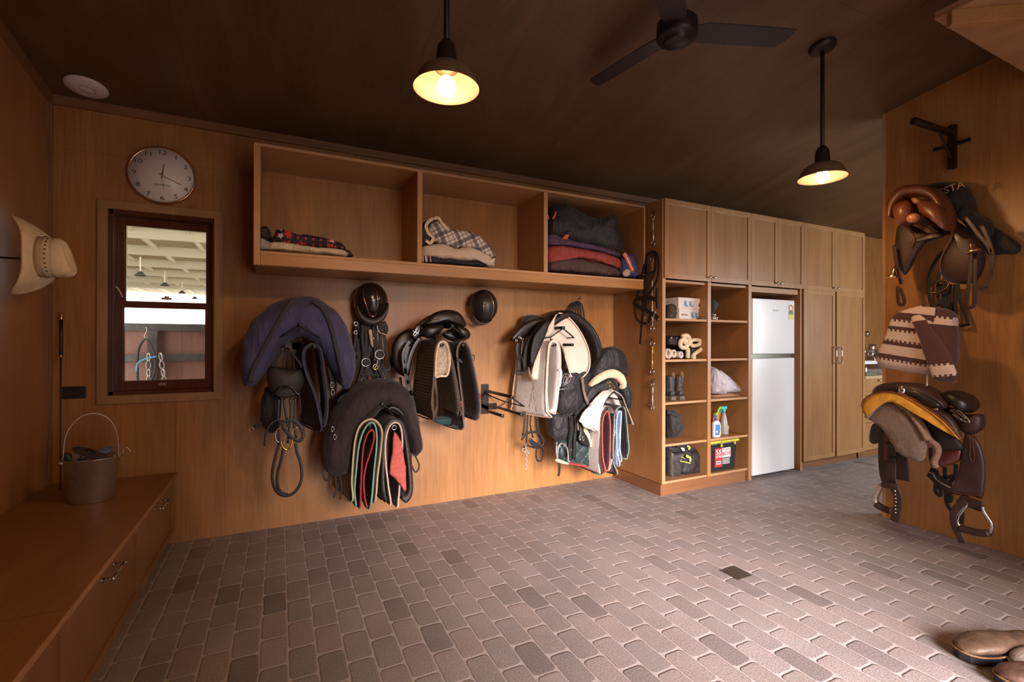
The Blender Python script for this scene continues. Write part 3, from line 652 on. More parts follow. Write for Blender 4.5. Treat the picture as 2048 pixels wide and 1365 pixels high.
# bench with drawers along the left wall
bn = thing('storage_bench', 'long low plywood bench with drawers along the left wall', 'bench')
bx = -.604; bz = .461; BY0 = -.4
B3((WX+.002, 1.995, bz-.024), (bx, WY-.001, bz), 'seat_board', ply_bench, bn); B3((WX+.002, BY0, bz-.024), (bx, 1.992, bz), 'seat_board', ply_bench, bn)
MB().box((bx+.0002, 1.996, bz-.0235), (bx+.002, WY-.002, bz-.0006)).box((bx+.0002, BY0, bz-.0235), (bx+.002, 1.991, bz-.0006)).build('board_edge', ply_edgey, bn)
B3((WX+.002, BY0, .075), (bx-.03, WY-.001, bz-.0245), 'carcass', ply_bench, bn)
B3((WX+.002, BY0, 0), (bx-.055, WY-.001, .075), 'plinth', ply_bench, bn)
ply_dfront = wood('drawer_front_plywood', (0.2969, 0.1353, 0.0475), (0.1881, 0.0781, 0.0256), 'z', .34)
ye = [WY-.012, 2.89, 2.0, 1.12, .24, -.4]
for i in range(5):
    y1, y0 = ye[i]-.003, ye[i+1]+.003; z0, z1 = .08, bz-.027; fw = .035; xa = bx-.029; xb = bx-.011
    d = MB().box((xa, y0, z0), (xb, y0+fw, z1)).box((xa, y1-fw, z0), (xb, y1, z1)).box((xa, y0+fw, z0), (xb, y1-fw, z0+fw)).box((xa, y0+fw, z1-fw), (xb, y1-fw, z1)).box((xa, y0+fw-.002, z0+fw-.002), (xb-.009, y1-fw+.002, z1-fw+.002))
    o = d.build('drawer', ply_dfront, bn, .001); ymid = (y0+y1)/2
    pull((xb-.009, ymid-.075, .385), (xb-.009, ymid+.075, .385), (1, 0, 0), .036, o)

# ceiling shelf fragment top right
cs = thing('overhead_shelf', 'high plywood shelf board on the right wall near the ceiling', 'shelf')
B3((2.872, -.6, 2.90), (PX-.001, 1.184, 2.935), 'shelf_board', ply_edgey, cs, .001)
c0 = onZ(1904, 48, 2.83); c1 = onZ(2200, 23, 2.83); dd = (c1-c0); nn = V((-dd.y, dd.x, 0)).normalized()*.035
c1 = c0+dd*((PX-.01-c0.x)/dd.x) if c0.x+dd.x > PX-.02 else c1
MB().prism([c0, c1, c1+nn, c0+nn], (0, 0, .0695)).build('support_batten', ply_shelf, cs, .002)

# floor drain
gr = thing('floor_drain', 'small square dark metal drain cover set in the paver floor', 'drain')
MB().box((2.285, 1.82, .0005), (2.403, 1.941, .004)).build('cover', mat('tarnished_brass', (.10, .075, .055), .45, .6, var=.35, vs=60), gr, .001)
MB().box((2.315, 1.83, .0042), (2.318, 1.932, .0055)).build('slot', copper, gr)

# pendants
shade_out = mat('glare_lightened_bronze_enamel', (.26, .17, .10), .4, .5, var=.1); shade_in = mat('cream_shade_inside', (.022, .011, .0045), .6, var=.05)  # outer enamel colour lightened to imitate glare around the lit lamps
bulbm = mat('lit_bulb', (1, .9, .7), .4, var=0, emit=(1.0, .56, .24), es=BULB)
def pendant(x, y, z, lab):
    p = thing('pendant_lamp', lab, 'lamp', 'rod pendant lamps')
    zc = cz(y)
    MB().lathe([(0, .035), (.072, .035), (.072, .0), (.066, -.012), (.05, -.022), (.03, -.026), (0, -.026)], (x, y, zc-.012), (0, .147, .989), 32).build('canopy', dark_bronze, p)
    MB().cyl((x, y, z+.19), (x, y, zc-.02), .0115, n=16).build('rod', dark_bronze, p)
    MB().lathe([(0, .185), (.02, .185), (.034, .165), (.038, .14), (.041, .085), (.044, .07), (0, .07)], (x, y, z), n=28).build('socket_cup', dark_bronze, p)
    MB().lathe([(.042, .085), (.075, .078), (.10, .058), (.117, .03), (.123, .010), (.1285, .002), (.1285, -.002)], (x, y, z), n=48, cap=False).build('shade', shade_out, p)
    MB().lathe([(.040, .082), (.074, .075), (.098, .056), (.115, .029), (.121, .010), (.1275, -.002)], (x, y, z), n=48, cap=False).build('shade_lining', shade_in, p)
    MB().ell((x, y, z+.008), (.036, .036, .040), 20).build('bulb', bulbm, p)
    return p
pendant(.583, 1.785, 2.312, 'glowing pendant lamp on a dark rod above the saddle wall, left of the fan')
pendant(.583, -.60, 2.66, 'added pendant lamp for warm front light in the front half of the room, unseen')  # assumed lamp, added out of view as warm front fill
pendant(2.90, 1.735, 2.300, 'glowing pendant lamp on a dark rod near the pantry, right of the fan')

# ceiling fan
fn = thing('ceiling_fan', 'dark three-blade ceiling fan hanging between the two pendants', 'fan')
fxx, fyy2, fz_ = 1.765, 1.76, 2.84
fanm = mat('fan_dark_bronze', (.022, .015, .015), .42, .3, var=.08); blm = mat('fan_blade_dark', (.030, .022, .024), .4, .1, var=.08)
MB().lathe([(0, .075), (.085, .075), (.097, .06), (.098, -.005), (.09, -.018), (.062, -.02), (.062, -.03), (.056, -.038), (0, -.040)], (fxx, fyy2, fz_), n=48).build('motor_housing', fanm, fn)
MB().cyl((fxx, fyy2, fz_+.07), (fxx, fyy2, cz(fyy2)-.02), .014).build('downrod', fanm, fn)
MB().lathe([(0, .06), (.06, .06), (.06, .02), (.04, 0), (0, 0)], (fxx, fyy2, cz(fyy2)-.06), (0, .147, .989), 28).build('canopy', fanm, fn)
for ang in (-21, 99, -141):
    a = radians(ang); M_ = Matrix.Translation((fxx, fyy2, fz_+.02)) @ Matrix.Rotation(a, 4, 'Z') @ Matrix.Rotation(radians(-9), 4, 'X')
    pts = [(.085, -.045), (.14, -.066), (.50, -.062), (.588, -.058), (.585, .0), (.545, .062), (.14, .060), (.085, .045)]
    MB().prism([M_ @ V((x, y, -.003)) for x, y in pts], (M_.to_3x3() @ V((0, 0, .006)))).build('blade', blm, fn, .002)

# wifi access point
ap = thing('access_point', 'white round wireless access point on the ceiling, top left', 'access point')
c = V((-1.02, 3.585, cz(3.585))); nd = V((0, -CS, -1)).normalized()
MB().lathe([(.085, 0), (.10, .004), (.103, .012), (.09, .021), (.05, .029), (.038, .031), (.0375, .029), (.036, .031), (0, .032)], c, nd, 48).build('dome', white_plastic, ap)
MB().lathe([(.088, -.001), (.088, .003), (0, .003)], c, nd, 32).build('base', white_plastic, ap)

# ================================================================== TACK: helpers
FR.update(BU=(100, 820, 6.5), R3=(1780, 350, 4.549), E3=(1100, 690, 8.028), B2=(1260, 490, 6.5))
NR = {'Y': (0, -1, 0), 'X': (-1, 0, 0), 'Z': (0, 0, 1)}
BACK = {'Y': V((0, 1, 0)), 'X': V((1, 0, 0))}
def px_m(fr, p, pl, y):
    a, b_ = T(fr, [p, (p[0], p[1]+10)], pl, y); return (b_-a).length/10
def arch(mb, fr, pts, y, d, pw=2.8, n=28, wr=.005, wf=9, mi=0, pl='Y', sub=5):
    P = T(fr, [p[:2] for p in pts], pl, y); w = [p[2]*px_m(fr, p[:2], pl, y) for p in pts]
    if isinstance(d, (list, tuple)): dd = d
    else: dd = [d]*len(pts)
    return mb.sweep(P, w, dd, NR[pl], n=n, pw=pw, mi=mi, wr=wr, wf=wf, sub=sub)
def BL(mb, fr, pts, y, Tf, Tb, pl='Y', nrm=None, **k): return mb.blob(T(fr, pts, pl, y), Tf, Tb, nrm or NR[pl], **k)
def ST(mb, fr, pts, y, w, t=.004, pl='Y', **k): return mb.strap(T(fr, pts, pl, y), w*1.3, t, k.pop('nref', NR[pl]), **k)
def TU(mb, fr, pts, y, r, pl='Y', **k): return mb.tube(T(fr, pts, pl, y), r, **k)
def S1(nm, fr, pts, y, w, m_, par, t=.004, pl='Y', **k): return ST(MB(), fr, pts, y, w, t, pl, **k).build(nm, m_, par)
def T1(nm, fr, pts, y, r, m_, par, pl='Y', **k): return TU(MB(), fr, pts, y, r, pl, **k).build(nm, m_, par)
def B1(nm, fr, pts, y, Tf, Tb, m_, par, pl='Y', **k): return BL(MB(), fr, pts, y, Tf, Tb, pl, **k).build(nm, m_, par)
def ring(c, r, th, nrm=(0, -1, 0), ry=None, n=16):
    a = V(nrm).normalized(); u = a.orthogonal() if abs(a.z) > .9 else V((0, 0, 1)); w = a.cross(u); c = V(c)
    return [c+u*((ry or r)*cos(2*pi*i/n))+w*(r*sin(2*pi*i/n)) for i in range(n)]
def RG(nm, fr, p, y, r, th, m_, par, pl='Y', nrm=None, ry=None):
    c = T(fr, [p], pl, y)[0]; return MB().tube(ring(c, r, th, nrm or NR[pl], ry), th, closed=True, sub=1).build(nm, m_, par)
def onE(px, py, c, r, inf=1.0):
    d = ray(px, py); c = V(c); q = V(((CP-c)[i]/(r[i]*inf) for i in range(3))); e = V((d[i]/(r[i]*inf) for i in range(3)))
    a = e.dot(e); b_ = q.dot(e); k = q.dot(q)-1; D = b_*b_-a*k
    t = (-b_-sqrt(max(D, 0)))/a; return CP+d*t
def TE(fr, pts, c, r, inf=1.01):
    ox, oy, s = FR[fr]; return [onE(ox+p[0]/s, oy+p[1]/s, c, r, inf) for p in pts]
YE = 3.22
def rack(X, z0, lab, platemat=None, hook=False):
    t = thing('saddle_rack', lab, 'saddle rack', 'saddle racks on the plywood wall')
    MB().box((X-.035, WY-.008, z0-.20), (X+.035, WY-.0005, z0+.055)).box((X-.11, WY-.008, z0-.165), (X+.11, WY-.0005, z0-.112)).build('wall_plate', platemat or black_metal, t, .002)
    MB().cyl((X, WY-.008, z0), (X, YE, z0), .0125).build('pole', black_metal, t)
    w = MB()
    for s in (-1, 1):
        w.tube([(X, YE+.015, z0-.006), (X+s*.06, YE+.02, z0-.045), (X+s*.108, YE+.03, z0-.076), (X+s*.112, YE+.06, z0-.079), (X+s*.10, WY-.2, z0-.079), (X+s*.05, WY-.06, z0-.05), (X, WY-.01, z0-.02)], .0055, 8)
        w.build('side_arm', black_metal, t); w = MB()
    for s in (-1, 1): MB().cyl((X+s*.081, WY-.008, z0-.137), (X+s*.081, YE, z0-.137), .0115).cyl((X+s*.081, YE+.002, z0-.137), (X+s*.081, YE-.003, z0-.137), .013).build('peg', black_metal, t)
    if hook: MB().tube([(X, YE+.01, z0-.01), (X-.002, YE, z0-.06), (X-.003, YE-.005, z0-.085)], .003).ell((X-.003, YE-.005, z0-.092), (.006, .006, .009), 10).build('drop_hook', black_metal, t)
    return t
def pad(fr, pts, y0, y1, body, bind, lab, th=.014, br=.006, nm='saddle_pad', cat='saddle pad', group=None, skew=None, wr=.003):
    t = thing(nm, lab, cat, group)
    P = T(fr, pts, 'Y', y0); ym = (y1-y0)/2
    sk = V((skew or 0, 0, 0))
    m_ = MB()
    if skew:
        A = P; Bk = [p+V((0, y1-y0, 0))+sk*(1 if i < len(P)/2 else 0)*((abs(i-len(P)/2))/(len(P)/2)) for i, p in enumerate(P)]
        m_.loft(A, Bk, 8, 4, th=th, wr=wr, wf=10)
    else:
        m_.sweep([p+V((0, ym, 0)) for p in P], ym, th/2, n=14, pw=8, wdir=(0, 1, 0), wr=wr, wf=12, sub=5)
        Bk = [p+V((0, y1-y0, 0)) for p in P]
    m_.build('pad_body', body, t)
    b_ = MB().tube(P+[Bk[-1]]+Bk[::-1][1:]+[], br, 8, closed=True, sub=4)
    b_.build('binding', bind, t)
    return t
# fabrics for pads
q_navy = quilt('navy_ribbed_quilting', (.020, .022, .040), 'rib', 38); q_black = quilt('black_square_quilting', (.020, .018, .020), 'square', 16)
q_blackd = quilt('black_diamond_quilting', (.022, .02, .022), 'diamond', 22); q_herr = quilt('black_herringbone', (.085, .075, .068), 'herring', 45, col2=(.012, .010, .010), amp=1.0)
q_white = quilt('white_diamond_quilting', (.84, .80, .75), 'diamond', 45, col2=(.62, .56, .50)); q_waffle = quilt('beige_waffle_lining', (.60, .51, .42), 'diamond', 70, col2=(.36, .28, .21))
q_maroon = quilt('maroon_square_quilting', (.11, .030, .035), 'square', 26); q_sage = quilt('sage_diamond_quilting', (.16, .20, .18), 'diamond', 40)
q_blue = quilt('pale_blue_diamond_quilting', (.36, .52, .74), 'diamond', 40); q_ink = quilt('ink_square_quilting', (.022, .024, .032), 'square', 30)
q_green = quilt('dark_green_hexagon_quilting', (.016, .035, .034), 'diamond', 9, amp=1.0, rough=.4, axes='XZ'); q_grey = quilt('grey_honeycomb_quilting', (.13, .11, .10), 'diamond', 24); q_brown = quilt('brown_quilted_satin', (.075, .045, .035), 'rib', 30, rough=.45)
bind = lambda n_, c: mat(n_+'_binding', c, .8, var=.08, bump=.3, bs=200)
b_cream = bind('cream', (.62, .47, .26)); b_mint = bind('mint', (.20, .42, .30)); b_red = bind('red', (.40, .025, .03)); b_navy = bind('slate_navy', (.06, .06, .10))
b_black = bind('black', (.018, .016, .017)); b_peach = bind('peach', (.72, .55, .45)); b_white = bind('white', (.74, .68, .66)); b_grey = bind('taupe_grey', (.16, .12, .11)); b_mar = bind('maroon', (.085, .030, .035)); b_coral = bind('coral', (.62, .10, .07)); b_sage = bind('sage', (.20, .26, .22)); b_blue = bind('pale_blue', (.40, .56, .78)); b_taupe = bind('brown', (.11, .075, .05))

# ================================================================== LEFT SIDE
# clock
ck = thing('wall_clock', 'round white wall clock with thin gold rim above the window', 'clock')
cc = V((-.684, WY, 2.386)); CR = .183
MB().lathe([(CR-.004, 0), (CR, .006), (CR, .028), (CR-.005, .033), (CR-.010, .030)], cc, (0, -1, 0), 64, cap=False).build('rim', copper, ck)
MB().lathe([(CR-.008, 0), (CR-.008, .022), (0, .022)], cc, (0, -1, 0), 64).build('dial', mat('clock_dial', (.84, .76, .74), .35, var=0, coat=.2), ck)
ink = mat('clock_ink', (.05, .03, .03), .5, var=0)
for h in range(1, 13):
    a = 2*pi*h/12; r_ = CR*.80
    text(str(h), .040, cc+V((sin(a)*r_, -.0228, cos(a)*r_)), RY, ink, 'numeral', ck, .0003, sx=1.25)
text('QUARTZ', .017, cc+V((0, -.0228, -.062)), RY, ink, 'lettering', ck, .0003, sx=1.3)
def hand(a, L_, w, m_, nm, y):
    d = V((sin(a), 0, cos(a))); n_ = V((cos(a), 0, -sin(a))); c_ = cc+V((0, -y, 0))
    MB().prism([c_-d*.02-n_*w, c_-d*.02+n_*w, c_+d*L_+n_*w*.6, c_+d*L_-n_*w*.6], (0, -.0015, 0)).build(nm, m_, ck)
hand(radians(8), .075, .003, ink, 'hour_hand', .0245); hand(radians(115), .115, .0025, mat('clock_hand_bronze', (.30, .14, .08), .4, .6, var=0), 'minute_hand', .027); hand(radians(175), .10, .0008, ink, 'second_hand', .029)
MB().cyl(cc+V((0, -.022, 0)), cc+V((0, -.032, 0)), .004).build('spindle', copper, ck)
# outlet
ol = thing('power_outlet', 'black double power outlet on the wall left of the window', 'power outlet')
MB().box((-1.184, WY-.008, .970), (-1.064, WY, 1.043)).build('plate', black_plastic, ol, .002)
for x in (-1.150, -1.098):
    MB().box((x-.012, WY-.0095, 1.010), (x+.012, WY-.008, 1.032)).build('switch', black_plastic, ol, .001)
# riding crop in the corner
cr = thing('riding_crop', 'long thin black riding whip leaning in the corner behind the bucket', 'whip')
p0 = V((-1.175, 3.735, 1.475)); p1 = V((-1.135, 3.60, .463))
MB().cyl(p0.lerp(p1, .24), p1, .0055, .0025).build('shaft', leather_dark, cr); MB().cyl(p0.lerp(p1, .015), p0.lerp(p1, .24), .0085).build('grip', black_plastic, cr)
MB().ell(p0, (.014, .014, .010), 14).cyl(p0, p0.lerp(p1, .03), .010).build('cap', copper, cr); MB().cyl(p0.lerp(p1, .235), p0.lerp(p1, .25), .010).build('collar', copper, cr)
# bucket
bk = thing('steel_bucket', 'dented stainless steel bucket standing on the bench', 'bucket')
bc = onZ(183, 1000, bz); bc.z = bz+.0005; BR = .0
H_ = .235
d0 = 2.52; rb, rt = .092, .117
MB().lathe([(0, 0), (rb, 0), (rb+.002, .004), (rt, H_-.008), (rt+.004, H_-.004), (rt+.003, H_), (rt-.001, H_-.002), (rb, .008), (0, .006)], bc, n=48, sx=1.06, sy=.94, xref=(.9, -.4, 0)).build('body', steel, bk)
ax = V((.80, .60, 0)).normalized(); ax2 = V((.9, .43, 0))
ax = V((cos(radians(18)), sin(radians(18)), 0)); tp = bc+V((0, 0, H_))
hp = [tp+ax*(-.119)+V((0, 0, -.02))]+[tp+ax*(-.112*cos(pi*i/10))+V((0, 0, .02+.21*sin(pi*i/10)**.8)) for i in range(11)]+[tp+ax*.119+V((0, 0, -.02))]
MB().tube(hp, .0028, 8).build('bail_handle', steel, bk)
for s in (-1, 1):
    q = tp+ax*(s*.119)+V((0, 0, -.018)); MB().ell(q, (.016, .016, .011), 12).build('ear', steel, bk)
br_ = thing('scrubbing_brush', 'scrubbing brush with pale bristles lying in the steel bucket', 'brush')
M_ = Matrix.Translation(tp+V((.0, -.03, .008))) @ Matrix.Rotation(radians(-12), 4, 'Z') @ Matrix.Rotation(radians(22), 4, 'Y') @ Matrix.Rotation(radians(28), 4, 'X')
m_ = MB().ell((0, 0, .020), (.088, .028, .011), 20); m_.v = [M_ @ p for p in m_.v]; m_.build('brush_back', mat('dark_brush_wood', (.05, .035, .035), .5), br_)
m_ = MB()
for i in range(13):
    for j in range(4):
        x, y = -.066+i*.011, -.015+j*.010; m_.cyl((x*1.06, y*1.2, -.012), (x, y, .016), .0042, .0028, n=6)
m_.v = [M_ @ p for p in m_.v]; o = m_.build('bristles', mat('pale_bristle', (.42, .33, .26), .8), br_); o['kind'] = 'stuff'
m_ = MB().tube([(-.02, 0, .03), (-.01, 0, .045), (.012, 0, .045), (.022, 0, .028)], .004); m_.v = [M_ @ p for p in m_.v]; m_.build('strap_loop', leather_dull, br_)
sp_ = thing('green_hoof_brush', 'small dark green plastic brush at the left rim of the bucket', 'brush')
MB().ell(tp+V((-.100, -.012, .006)), (.024, .02, .026), 14).build('brush_head', mat('dark_green_plastic', (.012, .035, .028), .4), sp_)
MB().strap([tp+V((-.092, -.036, .012)), tp+V((-.080, -.042, .008)), tp+V((-.070, -.030, -.016))], .012, .004).build('brush_handle', mat('green_plastic', (.03, .15, .05), .5), sp_)
o = MB().blob([tp+V((.01+.075*cos(a)*1.0, .030+.045*sin(a), .003+.010*sin(a*3)+.02*cos(a))) for a in [2*pi*i/10 for i in range(10)]], .022, .01, (0, 0, 1), wr=.010, wf=30).build('blue_rag', mat('blue_grey_rag', (.12, .17, .30), .9, bump=.5, bs=80)); tag(o, 'crumpled blue-grey rag hanging over the right of the bucket', 'cloth')
hk_ = thing('wire_hook', 'bent wire hook over the right rim of the bucket', 'hook')
MB().tube(T('BU', [(935, 640), (945, 580), (952, 520), (985, 490), (1020, 510), (1046, 545)], 'Y', 3.22), .0028).build('hook_wire', steel, hk_)
MB().strap(T('BU', [(840, 620), (845, 570), (890, 550), (905, 600), (930, 612), (948, 570)], 'Y', 3.22), .016, .003, (0, -.3, 1)).build('leather_tab', mat('worn_leather_tab', (.26, .17, .11), .7), hk_)

# straw cowboy hat hung crown-outward on the left wall
ht = thing('straw_hat', 'cream straw cowboy hat hung on a hook on the left wall', 'hat')
straw = mat('cream_straw', (.72, .56, .36), .75, bump=.35, bs=240, var=.08, vs=25)
hc = V((-1.065, 3.13, 1.735))      # centre of the crown opening, axis +X
def hatpt(u, ang, kind):
    pass
m_ = MB(); prof = []
nb = 48; vs = []; fs = []
rows = [(0, .085, .100, 0), (.035, .085, .100, 0), (.075, .083, .098, 0), (.095, .080, .094, .0), (.108, .072, .086, .0), (.114, .058, .072, .0), (.110, .040, .05, -.010), (.098, .004, .006, -.02)]
for h, ry, rz_, dip in rows:
    for i in range(nb):
        a = 2*pi*i/nb; e = 1-.12*abs(cos(a))**8
        vs.append(hc+V((h+dip*.6-.022*sin(a)*(h/.12)**2, ry*cos(a)*e, rz_*sin(a))))
for j in range(len(rows)-1):
    for i in range(nb): i2 = (i+1) % nb; fs.append((j*nb+i, j*nb+i2, (j+1)*nb+i2, (j+1)*nb+i))
m_.add(vs, fs); o = m_.build('crown', straw, ht); md = o.modifiers.new('sol', 'SOLIDIFY'); md.thickness = .003
m_ = MB(); vs = []; fs = []
for j in range(9):
    u = j/8
    for i in range(nb):
        a = 2*pi*i/nb; ry = .085+u*.072; rz_ = .100+u*.092
        lift = (max(0, cos(a))**1.6)*(u**1.6)*.035+(max(0, -cos(a))**1.6)*(u**1.6)*-.022-(abs(sin(a))**3)*(u**1.3)*.10
        vs.append(hc+V((lift, (ry-.03*u*u*abs(cos(a)))*cos(a), rz_*sin(a))))
for j in range(8):
    for i in range(nb): i2 = (i+1) % nb; fs.append((j*nb+i, j*nb+i2, (j+1)*nb+i2, (j+1)*nb+i))
m_.add(vs, fs); o = m_.build('brim', straw, ht); md = o.modifiers.new('sol', 'SOLIDIFY'); md.thickness = .004
edge = [hc+V(((max(0, cos(a))**1.6)*.035+(max(0, -cos(a))**1.6)*-.022-(abs(sin(a))**3)*.10, (.157-.03*abs(cos(a)))*cos(a), .192*sin(a))) for a in [2*pi*i/32 for i in range(32)]]
MB().tube(edge, .0032, 6, closed=True, sub=2).build('brim_edge', mat('straw_edge', (.50, .36, .22), .7), ht)
m_ = MB()
for h in (.022, .028, .058, .064):
    for i in range(64):
        a = 2*pi*i/64; k = 1-.12*abs(cos(a))**8; p = hc+V((h, .0862*cos(a)*k, .1018*sin(a))); m_.ell(p, (.0018, .0016, .0016), 6)
for i in range(9):
    a = pi+radians(-55+i*13); p = hc+V((.043, .0862*cos(a), .1010*sin(a))); m_.ell(p, (.005, .0016, .004), 8)
o = m_.build('vent_pattern', mat('vent_hole_dark', (.05, .03, .02), .8), ht); o['kind'] = 'stuff'
MB().cyl((WX, 3.13, 1.72), (hc.x+.03, 3.13, 1.72), .005).build('hat_peg', black_metal, ht)

# ================================================================== RACK A: blue cover, visor helmet, bridle, navy pad
rack(.111, 1.424, 'saddle rack holding the navy blue cover, nearest the window, pale back plate', mat('cream_plate', (.62, .56, .46), .5), hook=True)
cv = thing('saddle_cover', 'padded navy blue saddle cover arched over the rack nearest the window', 'saddle cover')
arch(MB(), 'A', [(82, 592, 22), (95, 545, 52), (135, 430, 88), (175, 340, 104), (250, 255, 112), (375, 210, 118), (485, 255, 112), (560, 350, 92), (595, 440, 76), (620, 540, 52), (632, 612, 16)], 3.44, [.12, .17, .19, .2, .2, .2, .2, .2, .19, .17, .1], wr=.012, wf=11).build('cover_shell', blue_fab, cv)
trim_dk = mat('cover_zip_tape', (.03, .027, .045), .7)
S1('zip_tape', 'A', [(88, 585), (100, 520), (160, 400), (230, 270), (290, 170), (335, 112)], 3.222, .018, trim_dk, cv)
S1('zip_tape', 'A', [(440, 118), (500, 165), (545, 260), (580, 400), (605, 500), (628, 605)], 3.222, .018, trim_dk, cv)
B1('side_flap', 'A', [(90, 350), (150, 290), (210, 240), (200, 300), (140, 380)], 3.5, .04, .08, blue_fab, cv)
vh = thing('riding_helmet', 'matt black riding helmet hanging upside down by its harness below the navy cover', 'helmet', None)
hc_ = T('A', [(285, 590)], 'Y', 3.30)[0]
B1('shell', 'A', [(180, 560), (184, 515), (205, 492), (250, 498), (300, 506), (350, 507), (385, 505), (402, 545), (392, 600), (350, 655), (290, 675), (225, 655), (190, 610)], 3.30, .072, .12, mat('matt_black_shell', (.035, .033, .033), .6, bump=.1, bs=300), vh, pw=2.0)
E_c, E_r = V((hc_.x, 3.30, hc_.z-.005)), (.125, .10, .105)
S1('vent_frame', 'A', [(210, 655), (235, 645), (260, 612), (290, 608), (322, 612), (345, 640), (365, 655)], 3.222, .008, mat('gloss_black', (.01, .008, .008), .1, var=0), vh, t=.01)
B1('vent_mesh', 'A', [(228, 658), (262, 622), (320, 622), (348, 655), (290, 672)], 3.228, .012, .01, quilt('vent_lattice', (.05, .045, .045), 'diamond', 60, axes='XZ'), vh, smooth=False)
for pts in ([(295, 388), (260, 420), (238, 450), (232, 490)], [(295, 388), (285, 430), (278, 500)], [(300, 388), (310, 430), (312, 505)], [(300, 388), (335, 430), (365, 470), (380, 500)]): S1('harness_strap', 'A', pts, 3.235, .010, leather_dull, vh)
o = B1('black_tack_bag', 'A', [(175, 610), (150, 690), (140, 800), (165, 850), (205, 870), (245, 850), (262, 740), (250, 640)], 3.42, .05, .12, black_fab, None, wr=.006); tag(o, 'small black fabric bag hanging behind the matt black helmet', 'bag')
S1('bag_strap', 'A', [(150, 815), (125, 832), (105, 845)], 3.38, .018, black_fab, o); RG('clip', 'A', (95, 852), 3.38, .012, .003, copper, o)
def bridle(lab, nm='bridle', cat='bridle', group=None): return thing(nm, lab, cat, group)
b1 = bridle('black bridle with gold bit and long reins hanging below the matt black helmet')
for pts in ([(250, 676), (246, 760), (250, 850), (248, 940)], [(278, 676), (285, 740), (295, 800), (300, 840)], [(312, 676), (318, 740), (310, 830), (300, 930)], [(342, 672), (340, 750), (335, 830), (350, 900)]): S1('cheek_strap', 'A', pts, 3.26, .011, leather, b1)
S1('noseband', 'A', [(262, 830), (280, 808), (330, 800), (375, 840), (387, 885), (370, 915), (330, 905), (290, 860), (270, 835)], 3.225, .017, leather, b1)
S1('browband', 'A', [(168, 945), (175, 880), (200, 825), (245, 798), (285, 815)], 3.25, .009, leather, b1)
RG('bit_ring', 'A', (260, 885), 3.24, .030, .003, chrome, b1, ry=.045); RG('bit_ring', 'A', (352, 880), 3.24, .028, .003, chrome, b1, ry=.042)
T1('mouthpiece', 'A', [(262, 918), (270, 950), (295, 968), (315, 955), (328, 908)], 3.222, .006, gold, b1)
S1('rein', 'A', [(250, 940), (235, 990), (218, 1060), (212, 1130), (230, 1195), (270, 1228), (320, 1222), (362, 1180), (380, 1120), (372, 1040), (352, 980), (345, 930)], 3.23, .014, leather, b1)
S1('rein', 'A', [(275, 960), (262, 1030), (245, 1090), (240, 1160), (258, 1205), (300, 1225)], 3.245, .014, leather, b1)
pad('A', [(484, 862), (483, 790), (462, 690), (440, 620), (408, 545), (388, 470), (390, 405), (425, 368), (465, 372), (492, 410), (505, 500), (520, 620), (528, 720), (520, 800), (500, 836)], 3.225, 3.64, q_navy, b_navy, 'dark navy ribbed saddle pad folded over the peg under the blue cover', skew=-.10, th=.016)
o = B1('girth', 'A', [(520, 480), (545, 500), (575, 590), (570, 660), (548, 690), (540, 640), (530, 560)], 3.40, .02, .03, leather_dull, None); tag(o, 'dull black leather girth with steel buckles behind the navy pad', 'girth')
for p in ((553, 600), (556, 640)): RG('buckle', 'A', p, 3.365, .011, .0025, chrome, o, ry=.018)

# ================================================================== helmet + bridle bundle
def helmet(fr, lab, c_px, y, r, visor_pts, trims, shell, tm, nm='riding_helmet'):
    t = thing(nm, lab, 'helmet', 'dome helmets hung high on the tack wall'); c = T(fr, [c_px], 'Y', y)[0]
    MB().ell(c, r, 40).build('shell', shell, t)
    arch(MB(), fr, visor_pts, y-.02, .055, pw=2.4, wr=0).build('visor', mat('visor_grey', (.055, .048, .045), .5, var=.1), t)
    for pts in trims: MB().tube(TE(fr, pts, c, r, 1.004), .0035, 6).build('trim_line', tm, t)
    return t, c
gl_black = mat('satin_black_shell', (.014, .011, .011), .22, var=0, coat=.3)
hm1, hc1 = helmet('A', 'glossy black riding helmet with two rose gold lines above the bridles', (773, 122), 3.625, (.122, .13, .138),
    [(690, 150, 5), (708, 200, 14), (745, 233, 20), (790, 240, 20), (835, 215, 17), (860, 170, 10), (866, 135, 4)],
    ([(760, 20), (732, 50), (733, 100), (748, 150), (770, 202), (800, 200), (812, 130), (806, 70), (790, 22)],), gl_black, copper)
MB().ell(onE(470+785/2.845, 560+211/2.845, hc1, (.122, .13, .138), 1.0), (.012, .004, .004), 10).build('badge', copper, hm1)
hm2, hc2 = helmet('C', 'matt black riding helmet with a rose gold frame, right of the saddle', (884, 225), 3.62, (.112, .13, .135),
    [(778, 300, 3), (795, 340, 10), (825, 368, 14), (870, 378, 13), (910, 365, 8), (935, 345, 3)],
    ([(905, 105), (890, 130), (886, 190), (885, 260), (872, 350), (905, 350), (945, 315), (968, 270), (968, 200), (945, 145), (905, 105)],), mat('matt_black_shell2', (.016, .014, .015), .42, var=0), copper)
MB().ell(onE(760+889/4.267, 560+374/4.267, hc2, (.112, .13, .135), 1.0), (.006, .004, .006), 10).build('badge', copper, hm2)
